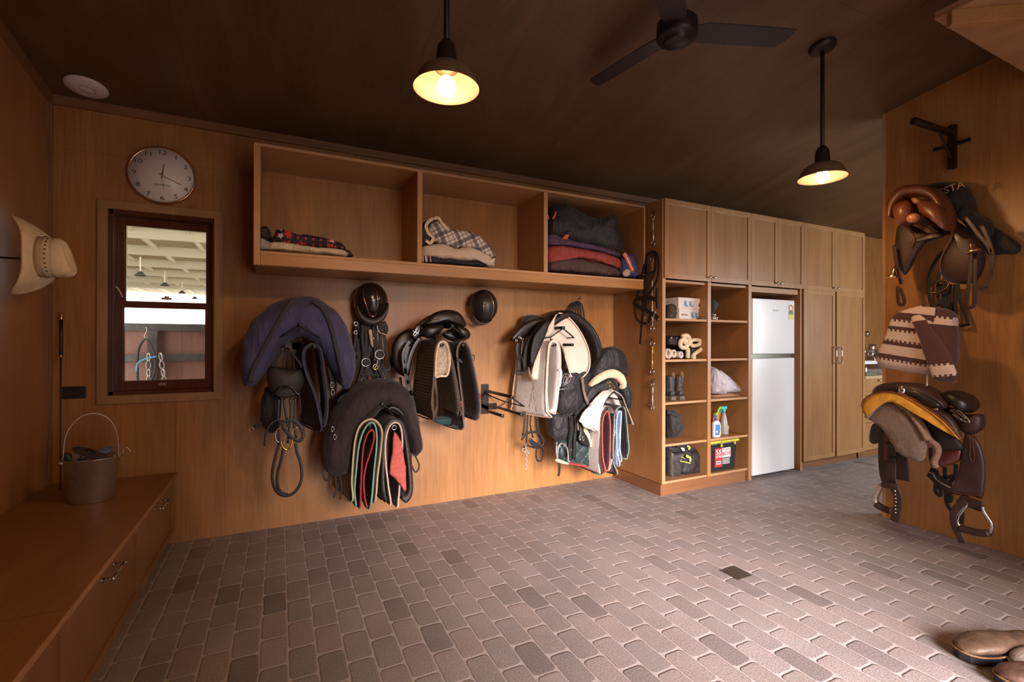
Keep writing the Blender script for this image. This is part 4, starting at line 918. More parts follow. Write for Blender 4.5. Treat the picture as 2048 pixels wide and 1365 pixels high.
# bundle of hanging bridles under the glossy helmet
bundles = [
 ('tangled black bridle with a steel buckle at the left under the glossy helmet', 3.66, [[(690, 235), (688, 330), (672, 420), (655, 480), (650, 560)], [(705, 240), (702, 360), (690, 480), (668, 560), (650, 605)], [(690, 235), (705, 330), (712, 450), (700, 560), (680, 600)], [(672, 400), (660, 440), (672, 480), (690, 440), (672, 400)]], [(688, 250, .014), (686, 300, .012)], []),
 ('black bridle with steel snaffle rings hanging in the middle under the glossy helmet', 3.62, [[(728, 250), (726, 350), (735, 430), (722, 520), (700, 590)], [(745, 255), (748, 370), (742, 450), (752, 520), (730, 580)], [(760, 258), (770, 350), (758, 450), (772, 520), (790, 560)], [(775, 262), (778, 380), (790, 470), (812, 540), (830, 570)]], [(745, 470, .030)], [(718, 545), (760, 540), (840, 545)]),
 ('black bridle with brass ring and big steel bit ring, right under the glossy helmet', 3.58, [[(800, 258), (802, 350), (815, 420), (822, 500), (845, 560)], [(820, 250), (828, 350), (832, 450), (850, 520), (880, 575)], [(838, 240), (850, 330), (868, 420), (885, 480), (872, 515), (845, 500), (838, 430)], [(845, 238), (862, 270), (858, 300), (835, 300), (826, 270)], [(790, 262), (792, 330), (800, 400), (796, 470)]], [(823, 425, .033)], []),
]
for lab, y, sts, rings, extra in bundles:
    b_ = bridle(lab, group='bridles bunched under the glossy helmet')
    for s in sts: S1('strap', 'A', s, y, .019, leather_dull, b_)
    for a, c, r_ in rings: RG('bit_ring', 'A', (a, c), y-.015, r_, .0028, chrome, b_)
    if extra: S1('noseband', 'A', extra, y-.02, .014, leather_dull, b_)
    if 'brass' in lab:
        MB().tube(T('A', [(808, 262), (815, 290), (835, 305), (858, 312)], 'Y', y-.03), .004).build('chain_piece', copper, b_)
        RG('brass_ring', 'A', (800, 496), y-.03, .018, .003, gold, b_); T1('snap_hook', 'A', [(812, 458), (808, 480), (792, 505)], y-.035, .0045, chrome, b_)
o = B1('sheepskin_noseband', 'A', [(758, 290), (775, 282), (792, 310), (808, 285), (815, 300), (812, 350), (795, 375), (785, 388), (772, 370), (765, 330)], 3.60, .02, .02, fleece, None, wr=.004, wf=30); tag(o, 'cream sheepskin noseband cover tucked among the bridles under the glossy helmet', 'noseband')
MB().cyl((T('A', [(775, 180)], 'Y', WY)[0].x, WY, hc1.z), (T('A', [(775, 180)], 'Y', WY)[0].x, WY-.10, hc1.z), .006).build('hook_peg', black_metal, hm1)

# ================================================================== RACK B: brown cover, colourful pads
rack(.614, .903, 'saddle rack under the dark brown cover, lower row, second from the window')
cb = thing('saddle_cover', 'dark brown fabric saddle cover draped over the low rack', 'saddle cover')
arch(MB(), 'A', [(585, 1088, 48), (578, 1030, 80), (580, 950, 85), (602, 860, 90), (650, 770, 98), (725, 690, 100), (820, 645, 82), (905, 665, 78), (962, 745, 52), (1000, 850, 40), (1020, 930, 32), (1014, 992, 12)], 3.45, [.14, .19, .2, .2, .21, .21, .21, .21, .2, .18, .15, .08], wr=.010, wf=8).build('cover_shell', brown_fab, cb)
for pts in ([(505, 1035), (500, 1090), (515, 1140), (545, 1130), (556, 1095)], [(572, 1105), (575, 1150), (578, 1190), (563, 1240)], [(598, 1100), (604, 1150), (606, 1190), (598, 1250)], [(1005, 985), (1003, 1050), (1028, 1095), (1048, 1060), (1028, 1010), (1008, 990)]): S1('tie_strap', 'A', pts, 3.36, .009, leather_dull, cb)
sB = thing('english_saddle', 'black leather saddle mostly hidden under the dark brown cover', 'saddle')
arch(MB(), 'A', [(860, 735, 12), (885, 722, 20), (925, 740, 24), (950, 768, 16)], 3.30, .06, pw=2.2, wr=0).build('panel', leather, sB)
B1('flap', 'A', [(600, 655), (650, 635), (600, 740), (565, 790), (535, 785), (560, 700)], 3.46, .03, .05, leather, sB)
S1('girth_strap', 'A', [(585, 720), (600, 680), (640, 650)], 3.41, .02, leather_dull, sB)
for p in ((556, 850), (568, 895)): RG('dee', 'A', p, 3.25, .008, .0025, chrome, sB, ry=.016)
pB = 'pads folded over the pegs under the brown cover'
pad('A', [(662, 1265), (664, 1150), (672, 1020), (686, 900), (715, 825), (770, 793), (815, 815), (838, 870), (832, 960), (812, 1110), (792, 1268)], 3.225, 3.66, q_brown, b_cream, 'dark satin pad with cream binding, outermost on the left peg below the brown cover', group=pB, skew=-.08)
pad('A', [(686, 1288), (680, 1200), (690, 1080), (706, 940), (740, 845), (780, 812), (803, 850), (806, 940), (792, 1080), (766, 1302)], 3.222, 3.64, q_black, b_mint, 'black quilted pad with mint green binding inside the cream-bound pad', group=pB)
pad('A', [(708, 1300), (716, 1180), (722, 1050), (735, 930), (765, 862), (788, 862), (790, 910), (768, 990), (745, 1060), (733, 1140), (738, 1240), (750, 1296)], 3.219, 3.62, q_blackd, b_red, 'black pad with bright red binding, innermost on the left peg', group=pB)
pad('A', [(852, 1262), (838, 1180), (838, 1040), (842, 930), (852, 850), (885, 800), (925, 794), (962, 825), (985, 930), (1005, 1100), (1008, 1200), (990, 1250), (958, 1258)], 3.223, 3.66, q_grey, b_black, 'black bound grey pad, outermost on the right peg below the brown cover', group=pB, skew=-.04)
pad('A', [(884, 1282), (872, 1170), (858, 1040), (856, 930), (872, 850), (905, 813), (938, 828), (952, 900), (948, 1020), (938, 1150), (930, 1250), (918, 1292)], 3.219, 3.62, q_grey, b_peach, 'grey honeycomb pad with peach-white binding beside the salmon cloth', group=pB)
o = BL(MB(), 'A', [(903, 862), (925, 880), (948, 930), (962, 990), (972, 1060), (974, 1130), (977, 1195), (970, 1212), (945, 1175), (915, 1140), (880, 1110), (882, 1060), (892, 990), (898, 920)], 3.205, .012, .006, smooth=False, wr=.006, wf=18).build('salmon_cloth', salmon); tag(o, 'salmon pink mesh cloth clipped to the right peg below the brown cover', 'cloth')
RG('clip', 'A', (906, 842), 3.20, .014, .003, chrome, o)

# ================================================================== RACK C: black English saddle
rack(1.104, 1.432, 'saddle rack carrying the shiny black english saddle, upper row middle')
s1 = thing('english_saddle', 'shiny black dressage saddle on the upper middle rack, cantle outward', 'saddle')
MB().blob(T('C', [(362, 385), (395, 345), (450, 290), (520, 262), (590, 256), (665, 275), (712, 325), (735, 395), (690, 398), (640, 385), (575, 372), (500, 375), (430, 390)], 'Y', 3.33), .045, .30, (0, -1, .12), pw=2.0, rings=12).build('seat', leather, s1)
BL(MB(), 'C', [(352, 455), (372, 408), (430, 385), (500, 378), (545, 388), (540, 415), (490, 465), (440, 492), (385, 492)], 3.32, .05, .2).build('panel', leather, s1)
BL(MB(), 'C', [(640, 388), (700, 395), (745, 425), (768, 465), (755, 505), (700, 512), (660, 480), (640, 430)], 3.32, .05, .2).build('panel', leather, s1)
BL(MB(), 'C', [(545, 440), (600, 425), (650, 470), (735, 512), (700, 525), (640, 530), (575, 505), (530, 465)], 3.42, .03, .1).build('gullet', leather, s1)
B1('skirt', 'C', [(275, 425), (330, 370), (400, 315), (430, 305), (400, 350), (360, 400), (350, 460), (320, 500), (285, 490)], 3.42, .02, .05, leather, s1)
MB().blob(T('C', [(98, 620), (108, 545), (150, 475), (210, 432), (275, 418), (340, 450), (345, 500), (310, 560), (285, 640), (262, 760), (242, 835), (200, 825), (135, 780), (100, 700)], 'Y', 3.52), .035, .03, (-.35, -1, 0), rings=8).build('flap', leather, s1)
B1('billet_guard', 'C', [(275, 490), (290, 405), (345, 372), (352, 420), (335, 480), (305, 505)], 3.36, .012, .01, leather, s1)
o = MB()
for i in range(4): o.strap(T('C', [(282+i*12, 435+i*6), (300+i*12, 448+i*6)], 'Y', 3.343), .004, .002)
o.tube(T('C', [(285, 465), (300, 475), (340, 425), (322, 408)], 'Y', 3.342), .0018, closed=True); o.build('strap_lettering', chrome, s1)
for pts in ([(262, 520), (215, 590), (198, 650), (210, 760), (235, 860), (255, 950), (285, 1080), (318, 1200)], [(345, 495), (300, 560), (262, 650), (245, 720), (218, 820)], [(250, 560), (225, 640), (215, 760), (240, 900), (272, 1010), (298, 1120)]): S1('stirrup_leather', 'C', pts, 3.40, .024, leather, s1, t=.006)
S1('stirrup_leather', 'C', [(172, 830), (178, 880), (190, 920)], 3.5, .016, leather_dull, s1)
B1('keeper_tab', 'C', [(180, 915), (215, 930), (240, 965), (245, 1010), (228, 1040), (215, 990), (190, 960)], 3.39, .012, .01, fleece_grey, s1)
T1('stirrup', 'C', [(255, 1050), (250, 1120), (262, 1190), (300, 1228), (335, 1212)], 3.39, .006, dark_bronze, s1); B1('stirrup_tread', 'C', [(282, 1215), (300, 1200), (338, 1208), (336, 1222), (300, 1235)], 3.385, .012, .02, rubber, s1)
pC = 'pads folded over the pegs under the black saddle'
p_ = pad('C', [(448, 1192), (440, 1060), (452, 900), (462, 760), (470, 620), (492, 540), (530, 514), (575, 535), (600, 620), (642, 800), (672, 980), (685, 1090), (678, 1160)], 3.225, 3.66, q_herr, b_taupe, 'black herringbone half pad on the left peg under the black saddle', group=pC, skew=-.03)
MB().sweep([q+V((0, .10, 0)) for q in T('C', [(474, 830), (478, 720), (488, 620), (502, 558), (532, 535), (562, 552), (584, 620), (586, 720), (565, 800)], 'Y', 3.232)], .105, .011, n=14, pw=5, wdir=(0, 1, 0), wr=.004, wf=40).build('sheepskin_lining', fleece_grey, p_)
MB().blob(T('C', [(480, 822), (482, 720), (494, 610), (512, 552), (535, 540), (562, 560), (582, 630), (584, 720), (566, 805), (520, 815)], 'Y', 3.25), .012, .05, wr=.004, wf=40).build('sheepskin_inner', fleece_grey, p_)
MB().tube(T('C', [(474, 830), (476, 720), (486, 610), (502, 548), (532, 524), (568, 545), (592, 620), (594, 720), (572, 815), (520, 822), (478, 832)], 'Y', 3.228), .008).build('sheepskin_roll', fleece, p_)
p_ = pad('C', [(694, 1278), (708, 1180), (702, 1040), (682, 880), (664, 730), (656, 620), (672, 552), (705, 528), (742, 545), (768, 600), (792, 700), (825, 860), (848, 1000), (856, 1090), (846, 1160), (815, 1196)], 3.223, 3.66, q_black, b_grey, 'black quilted saddle pad with taupe binding on the right peg under the black saddle', group=pC, skew=-.06)
B1('velcro_tab', 'C', [(652, 660), (690, 680), (708, 700), (695, 714), (650, 690)], 3.215, .004, .004, black_fab, p_, smooth=False); B1('red_tag', 'C', [(686, 1035), (697, 1033), (697, 1090), (688, 1092)], 3.214, .003, .003, b_red, p_, smooth=False)
B1('red_tag', 'C', [(846, 968), (858, 965), (858, 1015), (850, 1018)], 3.214, .003, .003, b_red, p_, smooth=False)
B1('name_label', 'C', [(608, 1232), (672, 1248), (672, 1275), (610, 1262)], 3.27, .003, .003, b_black, p_, smooth=False)
RG('dee', 'C', (795, 665), 3.26, .010, .004, black_plastic, p_, ry=.022)
o = B1('teal_pad', 'C', [(462, 1195), (520, 1180), (600, 1175), (690, 1180), (694, 1262), (600, 1248), (500, 1230)], 3.42, .02, .16, quilt('teal_quilting', (.010, .045, .055), 'square', 20), None); tag(o, 'dark teal quilted pad lining showing below the herringbone pad', 'saddle pad')

# ================================================================== RACK D (empty), RACK E
rack(1.575, .902, 'bare black saddle rack with nothing on it')
rack(2.030, 1.433, 'saddle rack inside the black saddle with cream lining, upper row by the corner')
s2 = thing('english_saddle', 'black saddle with pale cream lined underside on the upper rack by the corner', 'saddle')
MB().sweep(T('E', [(170, 545), (190, 420), (240, 300), (320, 215), (400, 175), (480, 205), (560, 285), (610, 380), (628, 470), (612, 540)], 'Y', 3.50), [x*px_m('E', (400, 300), 'Y', 3.5) for x in (14, 26, 34, 36, 34, 34, 36, 38, 34, 12)], [.08, .12, .15, .17, .17, .17, .17, .15, .12, .08], n=16, pw=3, wr=.002).build('seat', leather, s2)
lin = mat('pale_suede_lining', (.66, .56, .46), .8, var=.10, vs=8)
MB().blob(T('E', [(400, 160), (440, 172), (490, 215), (545, 285), (590, 375), (611, 460), (605, 540), (570, 590), (525, 612), (485, 585), (465, 520), (445, 450), (425, 395), (390, 352), (345, 330), (350, 250), (375, 185)], 'Y', 3.36), .015, .10, (-.1, -1, 0), c=T('E', [(470, 330)], 'Y', 3.36)[0], rings=8).build('lining_panel', lin, s2)
MB().blob(T('E', [(215, 605), (232, 520), (262, 430), (292, 345), (330, 260), (375, 185), (370, 250), (345, 320), (332, 400), (315, 480), (295, 550), (272, 615), (240, 622)], 'Y', 3.34), .015, .06, (-.3, -1, 0), c=T('E', [(310, 400)], 'Y', 3.34)[0], rings=8).build('lining_panel', lin, s2)
MB().tube(T('E', [(400, 158), (445, 172), (495, 215), (548, 285), (592, 375), (613, 460), (607, 542), (570, 592), (525, 614), (485, 588), (463, 520), (443, 450)], 'Y', 3.345), .006).build('lining_piping', b_peach, s2)
MB().tube(T('E', [(215, 605), (232, 520), (262, 430), (292, 345), (330, 260), (385, 170)], 'Y', 3.325), .006).build('lining_piping', b_peach, s2)
MB().blob(T('E', [(205, 505), (210, 400), (235, 310), (285, 245), (335, 200), (330, 260), (300, 340), (262, 430), (225, 515)], 'Y', 3.31), .012, .02, (-.5, -1, 0), rings=6).build('billet_flap', leather_dull, s2)
MB().blob(T('E', [(150, 535), (158, 430), (190, 330), (240, 265), (300, 215), (350, 175), (300, 250), (240, 330), (205, 420), (185, 530), (165, 560)], 'Y', 3.40), .02, .03, (-.6, -1, 0), c=T('E', [(215, 360)], 'Y', 3.4)[0], rings=6).build('flap', leather_dull, s2)
MB().blob(T('E', [(70, 350), (95, 300), (150, 245), (215, 208), (300, 185), (360, 160), (300, 215), (230, 265), (180, 320), (130, 345)], 'Y', 3.50), .02, .05, (-.4, -1, .3), c=T('E', [(190, 265)], 'Y', 3.5)[0], rings=6).build('skirt', leather, s2)
for p in ((112, 345), (135, 325), (152, 335)): RG('buckle', 'E', p, 3.46, .008, .002, chrome, s2, ry=.014)
S1('stirrup_leather', 'E', [(128, 365), (120, 400), (130, 480), (138, 560)], 3.40, .022, leather, s2); S1('stirrup_leather', 'E', [(160, 340), (150, 440), (148, 560)], 3.42, .018, leather, s2)
MB().tube(T('E', [(138, 440), (120, 500), (115, 570), (160, 572), (158, 500), (142, 440)], 'Y', 3.39), .0055).build('stirrup', dark_bronze, s2); B1('stirrup_tread', 'E', [(105, 560), (130, 552), (165, 565), (165, 584), (112, 580)], 3.385, .015, .02, rubber, s2)
crinkle = mat('worn_grey_webbing', (.17, .13, .10), .9, bump=1, bs=90, var=.4, vs=40)
S1('girth_webbing', 'E', [(560, 600), (568, 660), (580, 720), (602, 782)], 3.30, .020, crinkle, s2); S1('girth_webbing', 'E', [(195, 530), (205, 580), (230, 640), (215, 720), (200, 810)], 3.215, .010, crinkle, s2); S1('girth_webbing', 'E', [(225, 620), (232, 700), (240, 770), (250, 832)], 3.215, .012, crinkle, s2)
T1('leg_strap', 'E', [(440, 540), (450, 480), (425, 420), (405, 365)], 3.40, .008, leather, s2)
pad('E', [(338, 872), (318, 830), (312, 740), (315, 620), (322, 500), (330, 400), (345, 355), (380, 345), (405, 385), (414, 480), (408, 600), (395, 730), (380, 830), (352, 842)], 3.223, 3.66, q_white, b_peach, 'white quilted saddle pad with beige lining on the peg under the cream lined saddle', skew=-.10)
o = MB().sweep([q+V((0, .17, 0)) for q in T('E', [(335, 830), (326, 700), (330, 560), (338, 430), (352, 378), (380, 368), (398, 400), (402, 500), (396, 620), (382, 760), (374, 822)], 'Y', 3.232)], .17, .003, n=10, pw=6, wdir=(0, 1, 0)).build('beige_half_pad', q_waffle); tag(o, 'beige waffle half pad inside the white quilted pad', 'saddle pad')
o = S1('white_webbing_strap', 'E', [(405, 540), (415, 560), (412, 610), (405, 660)], 3.215, .020, b_white, None); tag(o, 'short white webbing strap beside the white quilted pad', 'strap')
# cap behind saddle E
cp = thing('peaked_hat', 'black peaked velvet riding hat hanging left behind the cream lined saddle', 'helmet')
B1('cap_dome', 'E', [(148, 235), (152, 200), (175, 174), (225, 168), (270, 178), (292, 188), (270, 215), (215, 240), (165, 252)], 3.64, .06, .08, mat('black_velvet', (.022, .018, .017), .8, sheen=.3), cp)
# reins on a hook above
r1 = bridle('coiled black reins hanging from a small hook near the corner'); hkp = T('E', [(533, 62)], 'Y', WY)[0]
MB().cyl(hkp, hkp+V((0, -.04, 0)), .005).tube([hkp+V((0, -.04, 0)), hkp+V((0, -.045, .015)), hkp+V((0, -.04, .022))], .004).build('hook', dark_bronze, r1)
for i, pts in enumerate(([(533, 80), (495, 95), (465, 140), (455, 190)], [(533, 80), (505, 110), (485, 160), (480, 215)], [(530, 80), (515, 130), (505, 190), (502, 240)], [(536, 80), (532, 140), (530, 200), (528, 250)], [(536, 80), (550, 130), (555, 190), (560, 250)], [(538, 80), (560, 110), (572, 170), (578, 245)])): S1('rein', 'E', pts, 3.715-.006*i, .013, leather_dull, r1)
b3 = bridle('black bridle with chain lead hanging below the white quilted pad')
for pts in ([(170, 832), (165, 920), (155, 1000), (150, 1028)], [(190, 832), (185, 930), (180, 1010), (178, 1060)], [(215, 836), (205, 900), (212, 960), (225, 1010)], [(240, 838), (245, 930), (262, 1000), (290, 1060)], [(255, 838), (262, 920), (270, 1010), (250, 1080), (245, 1130)], [(160, 1080), (175, 1060), (205, 1070), (240, 1080)]): S1('cheek_strap', 'E', pts, 3.50, .012, leather, b3)
S1('noseband', 'E', [(148, 1025), (175, 985), (225, 970), (270, 985), (300, 1030), (290, 1068), (250, 1075), (215, 1050), (200, 1018)], 3.47, .016, leather, b3); S1('rein', 'E', [(205, 1020), (240, 1050), (275, 1070)], 3.465, .018, leather, b3)
S1('rein', 'E', [(250, 1075), (245, 1130), (255, 1165), (280, 1165), (290, 1110), (272, 1060)], 3.48, .012, leather, b3)
RG('bit_ring', 'E', (165, 1095), 3.47, .016, .003, steel, b3); RG('bit_ring', 'E', (190, 1110), 3.47, .012, .003, steel, b3)
a_, c_ = T('E', [(175, 1050), (183, 1230)], 'Y', 3.46); chain(a_, c_, 'lead_chain', steel, .009, b3)

# ================================================================== RACK F
rack(2.531, .902, 'saddle rack under the white cloth in the corner, lower row')
cE = thing('saddle_cover', 'black nylon saddle cover with white line emblem hanging behind the white quilted pad', 'saddle cover')
BL(MB(), 'E', [(430, 570), (405, 620), (392, 700), (382, 790), (400, 840), (440, 860), (490, 855), (515, 835), (560, 775), (610, 700), (620, 600), (590, 540), (520, 520), (460, 545)], 3.40, .07, .2, wr=.012, wf=12, c=T('E', [(490, 690)], 'Y', 3.4)[0]).build('cover_shell', black_fab, cE)
BL(MB(), 'E', [(345, 850), (345, 930), (355, 1000), (375, 1030), (430, 1034), (480, 1010), (505, 930), (520, 850), (470, 820), (400, 830)], 3.44, .05, .18, wr=.012, wf=12).build('cover_skirt', black_fab, cE)
for pts in ([(425, 655), (455, 640), (482, 612), (470, 582), (440, 575), (425, 600)], [(430, 640), (440, 600), (455, 590), (450, 625), (436, 642)], [(450, 640), (465, 600), (482, 590)]): T1('emblem', 'E', pts, 3.326, .0014, white_plastic, cE, sub=4)
text('equestrian', .012, T('E', [(424, 678)], 'Y', 3.322)[0], RY, white_plastic, 'lettering', cE); T1('gold_trim', 'E', [(372, 822), (388, 838), (405, 846)], 3.40, .006, gold, cE)
cF = thing('saddle_cover', 'black gathered saddle cover with cream fleece roll and gold monogram in the corner', 'saddle cover')
MB().blob(T('E', [(615, 640), (622, 580), (655, 500), (690, 425), (750, 388), (800, 394), (842, 430), (868, 500), (873, 560), (862, 600), (830, 590), (790, 570), (740, 555), (690, 580), (650, 612)], 'Y', 3.38), .06, .30, (0, -1, .1), c=T('E', [(755, 490)], 'Y', 3.38)[0], wr=.008, wf=16, rings=12).build('cover_shell', black_fab, cF)
MB().blob(T('E', [(510, 850), (560, 790), (605, 690), (630, 662), (700, 632), (760, 600), (800, 640), (805, 705), (760, 690), (700, 700), (640, 760), (590, 810), (545, 890)], 'Y', 3.34), .02, .2, (0, -1, 0), c=T('E', [(670, 710)], 'Y', 3.34)[0], wr=.006, wf=14).build('cover_front', black_fab, cF)
BL(MB(), 'E', [(850, 620), (875, 655), (898, 705), (892, 780), (882, 815), (850, 790), (825, 720), (822, 670)], 3.42, .05, .12, wr=.008, wf=14).build('cover_side', black_fab, cF)
arch(MB(), 'E', [(612, 655, 8), (645, 625, 22), (700, 590, 27), (755, 572, 29), (805, 585, 30), (835, 622, 27), (838, 655, 20), (820, 672, 8)], 3.30, .035, pw=2, wr=.004, wf=30).build('fleece_roll', fleece, cF)
for pts in ([(730, 625), (745, 620), (748, 632), (735, 640), (730, 628)], [(765, 615), (752, 630), (758, 640), (775, 645)], [(735, 650), (745, 665), (752, 655), (745, 645)], [(762, 655), (775, 652), (782, 668), (770, 675), (762, 662)], [(738, 675), (750, 668), (765, 680)]): T1('monogram', 'E', pts, 3.315, .0022, gold, cF)
wc = thing('white_cloth', 'white cotton cloth draped over the low rack in the corner', 'cloth')
MB().loft(T('E', [(780, 690), (745, 720), (710, 780), (690, 850), (668, 965)], 'Y', 3.215), T('E', [(760, 680), (690, 700), (620, 775), (560, 850), (540, 890)], 'Y', 3.27), 8, 5, wr=.004, wf=14, th=.004, bow=.0).build('cloth_left_drape', white_fab, wc)
BL(MB(), 'E', [(540, 888), (600, 800), (690, 765), (705, 790), (690, 850), (668, 965), (620, 958), (575, 940), (555, 915)], 3.25, .012, .01, wr=.006, wf=16).build('cloth_left_drape', white_fab, wc)
MB().loft(T('E', [(780, 688), (830, 720), (858, 780), (885, 850), (914, 922)], 'Y', 3.215), T('E', [(780, 700), (822, 745), (840, 800), (855, 860), (866, 918)], 'Y', 3.36), 6, 5, wr=.003, wf=14, th=.004).build('cloth_right_drape', white_fab, wc)
BL(MB(), 'E', [(720, 770), (760, 715), (790, 700), (835, 750), (842, 800), (770, 800), (725, 800)], 3.50, .02, .05).build('cloth_inner', white_fab, wc)
# quilted green rug and hardware
gq = thing('quilted_rug', 'dark green puffy quilted rug hanging low in the corner', 'rug')
MB().blob(T('E', [(385, 1040), (400, 1170), (470, 1185), (560, 1200), (610, 1215), (650, 1245), (685, 1260), (700, 1180), (700, 960), (640, 950), (560, 955), (520, 970), (450, 1025)], 'Y', 3.40), .03, .14, (-.1, -1, 0), smooth=True, wr=.006, wf=22, c=T('E', [(560, 1090)], 'Y', 3.4)[0], pw=4).build('rug_body', q_green, gq)
S1('trim_braid', 'E', [(470, 1172), (520, 1182), (560, 1190), (592, 1202)], 3.36, .007, chrome, gq); S1('red_trim', 'E', [(470, 1186), (520, 1195), (570, 1204), (600, 1214)], 3.362, .012, b_red, gq)
S1('teal_edge', 'E', [(625, 1238), (655, 1250), (688, 1256)], 3.365, .018, mat('teal_edge', (.01, .08, .09), .6), gq)
S1('trim_braid', 'E', [(388, 1040), (386, 1100), (392, 1160)], 3.38, .010, mat('lace_trim', (.35, .33, .33), .8), gq)
sf = thing('stirrup_iron', 'hanging stirrup iron with pale tread and studded leather in front of the green rug', 'stirrup')
for pts in ([(492, 862), (496, 930), (490, 1000), (478, 1060), (470, 1150)], [(512, 860), (520, 930), (515, 1020), (508, 1160)], [(404, 1185), (404, 1230), (398, 1272)]): S1('stirrup_leather', 'E', pts, 3.33, .017, leather, sf)
T1('iron_loop', 'E', [(392, 1160), (395, 1100), (405, 1060), (430, 1050), (455, 1075), (464, 1120), (466, 1180)], 3.32, .006, steel, sf)
B1('tread', 'E', [(378, 1158), (400, 1155), (465, 1182), (465, 1195), (420, 1188), (380, 1172)], 3.315, .01, .03, mat('pale_tread', (.42, .34, .26), .8), sf)
gf = thing('fleece_girth', 'black girth with white sheepskin edge in front of the green rug', 'girth')
B1('sheepskin', 'E', [(528, 900), (555, 905), (600, 960), (622, 1030), (625, 1075), (600, 1060), (560, 990), (535, 960)], 3.335, .015, .03, fleece, gf, wr=.003, wf=40)
B1('girth_body', 'E', [(535, 890), (560, 900), (570, 960), (600, 1010), (615, 1065), (590, 1070), (555, 1050), (535, 1020), (540, 960)], 3.325, .012, .02, leather, gf)
for p in ((545, 1012), (568, 1015)): RG('buckle', 'E', p, 3.305, .008, .0025, chrome, gf, ry=.018)
pF = 'pads folded over the pegs in the corner'
pad('E', [(690, 1258), (680, 1180), (682, 1060), (688, 930), (700, 840), (735, 800), (775, 822), (795, 900), (788, 1020), (778, 1130), (762, 1205), (742, 1238)], 3.224, 3.64, q_white, b_mar, 'white quilted pad with maroon binding on the left corner peg', group=pF)
pad('E', [(706, 1250), (702, 1150), (698, 1010), (702, 890), (722, 838), (742, 840), (752, 920), (752, 1050), (748, 1160), (738, 1225), (715, 1230)], 3.221, 3.62, q_maroon, b_coral, 'maroon quilted pad with coral binding, innermost on the left corner peg', group=pF)
pad('E', [(792, 1262), (774, 1180), (772, 1060), (778, 930), (785, 840), (818, 800), (852, 812), (864, 900), (874, 1020), (880, 1090), (868, 1140), (840, 1152)], 3.226, 3.66, q_ink, b_sage, 'dark quilted pad with sage green binding on the right corner peg', group=pF)
pad('E', [(806, 1205), (800, 1120), (796, 1010), (796, 900), (804, 845), (822, 830), (828, 850), (822, 960), (818, 1080), (814, 1180)], 3.220, 3.60, q_blue, b_blue, 'pale blue quilted pad squeezed inside the sage-bound pad', group=pF)

# ================================================================== bits and bridle on the side of the joinery
XB = 2.925
def bit(fr, top, bot, lab, m_, bars=False, r=.020, ry=.026):
    t = thing('horse_bit', lab, 'bit', 'horse bits hung in a column on the cabinet side')
    a_ = T(fr, [top], 'X', XB)[0]; b_ = T(fr, [bot], 'X', XB)[0]
    for c_ in (a_, b_): MB().tube(ring(c_, r, .0035, (-1, 0, 0), ry), .0032, closed=True, sub=1).build('ring', chrome, t)
    t0 = a_+V((0, 0, -ry)); t1 = b_+V((0, 0, ry)); md_ = (t0+t1)/2
    MB().cyl(t0, md_, .0075, .0045).ell(t0, (.009,)*3, 10).ell(md_, (.008, .008, .010), 10).build('mouthpiece', m_, t); MB().cyl(md_, t1, .0045, .0075).ell(t1, (.009,)*3, 10).build('mouthpiece', m_, t)
    if bars:
        for c_ in (t0, t1): MB().tube([c_+V((-.004, .045, .006)), c_+V((-.008, 0, 0)), c_+V((-.004, -.045, -.004))], .0045).build('cheek_bar', m_, t)
    h = a_+V((0, 0, ry)); MB().tube([(cx0, h.y-.008, h.z+.022), (cx0-.02, h.y-.006, h.z+.012), (cx0-.024, h.y, h.z-.004), (cx0-.018, h.y+.010, h.z+.002), (cx0-.016, h.y+.014, h.z+.012)], .0038).build('wall_hook', black_metal, t)
    return t
bit('P', (1306, 433), (1306.6, 487), 'plain steel ring snaffle bit, topmost on the cabinet side', steel)
bit('B', (219, 205), (221, 674), 'long steel ring bit behind the bridle on the cabinet side', steel)
bit('B', (222, 778), (221, 970), 'oval ring bit with brass mouthpiece just below the bridle', gold, r=.023, ry=.030)
bit('B', (223, 1055), (222, 1218), 'steel full cheek bit with cross bars, lowest on the cabinet side', steel, bars=True, r=.015, ry=.020)
b4 = bridle('black leather bridle hanging in a loop on the cabinet side')
FRB = 'B2'
for pts in ([(290, 90), (225, 130), (205, 230), (200, 330), (185, 450), (180, 600), (190, 720)], [(290, 90), (340, 110), (370, 200), (372, 330), (340, 480), (270, 600), (210, 670)], [(300, 100), (330, 170), (330, 300), (280, 450), (215, 580), (190, 680)], [(215, 250), (205, 400), (200, 550), (200, 700), (195, 880)], [(190, 250), (160, 370), (120, 540), (85, 690)], [(345, 560), (345, 700), (350, 830)], [(165, 700), (165, 860), (150, 1040), (130, 1300)]):
    S1('strap', FRB, pts, XB-.02, .020, leather_dull, b4, pl='X')
S1('browband', FRB, [(75, 440), (130, 410), (220, 385), (305, 352)], XB-.04, .022, leather, b4, pl='X'); S1('browband_inlay', FRB, [(105, 422), (150, 402), (195, 390)], XB-.05, .006, gold, b4, pl='X')
S1('noseband', FRB, [(60, 790), (55, 740), (110, 700), (220, 690), (320, 705), (345, 735)], XB-.05, .030, leather, b4, pl='X'); S1('noseband', FRB, [(60, 770), (110, 810), (190, 845), (260, 880), (330, 930), (365, 965)], XB-.05, .034, leather, b4, pl='X')
S1('chin_strap', FRB, [(60, 800), (65, 900), (90, 970), (150, 1015), (210, 1020), (255, 980), (262, 900)], XB-.04, .018, leather, b4, pl='X')
RG('buckle', FRB, (378, 965), XB-.05, .008, .002, gold, b4, 'X'); RG('buckle', FRB, (195, 950), XB-.05, .010, .002, chrome, b4, 'X', ry=.016); RG('buckle', FRB, (128, 1305), XB-.025, .006, .002, gold, b4, 'X')
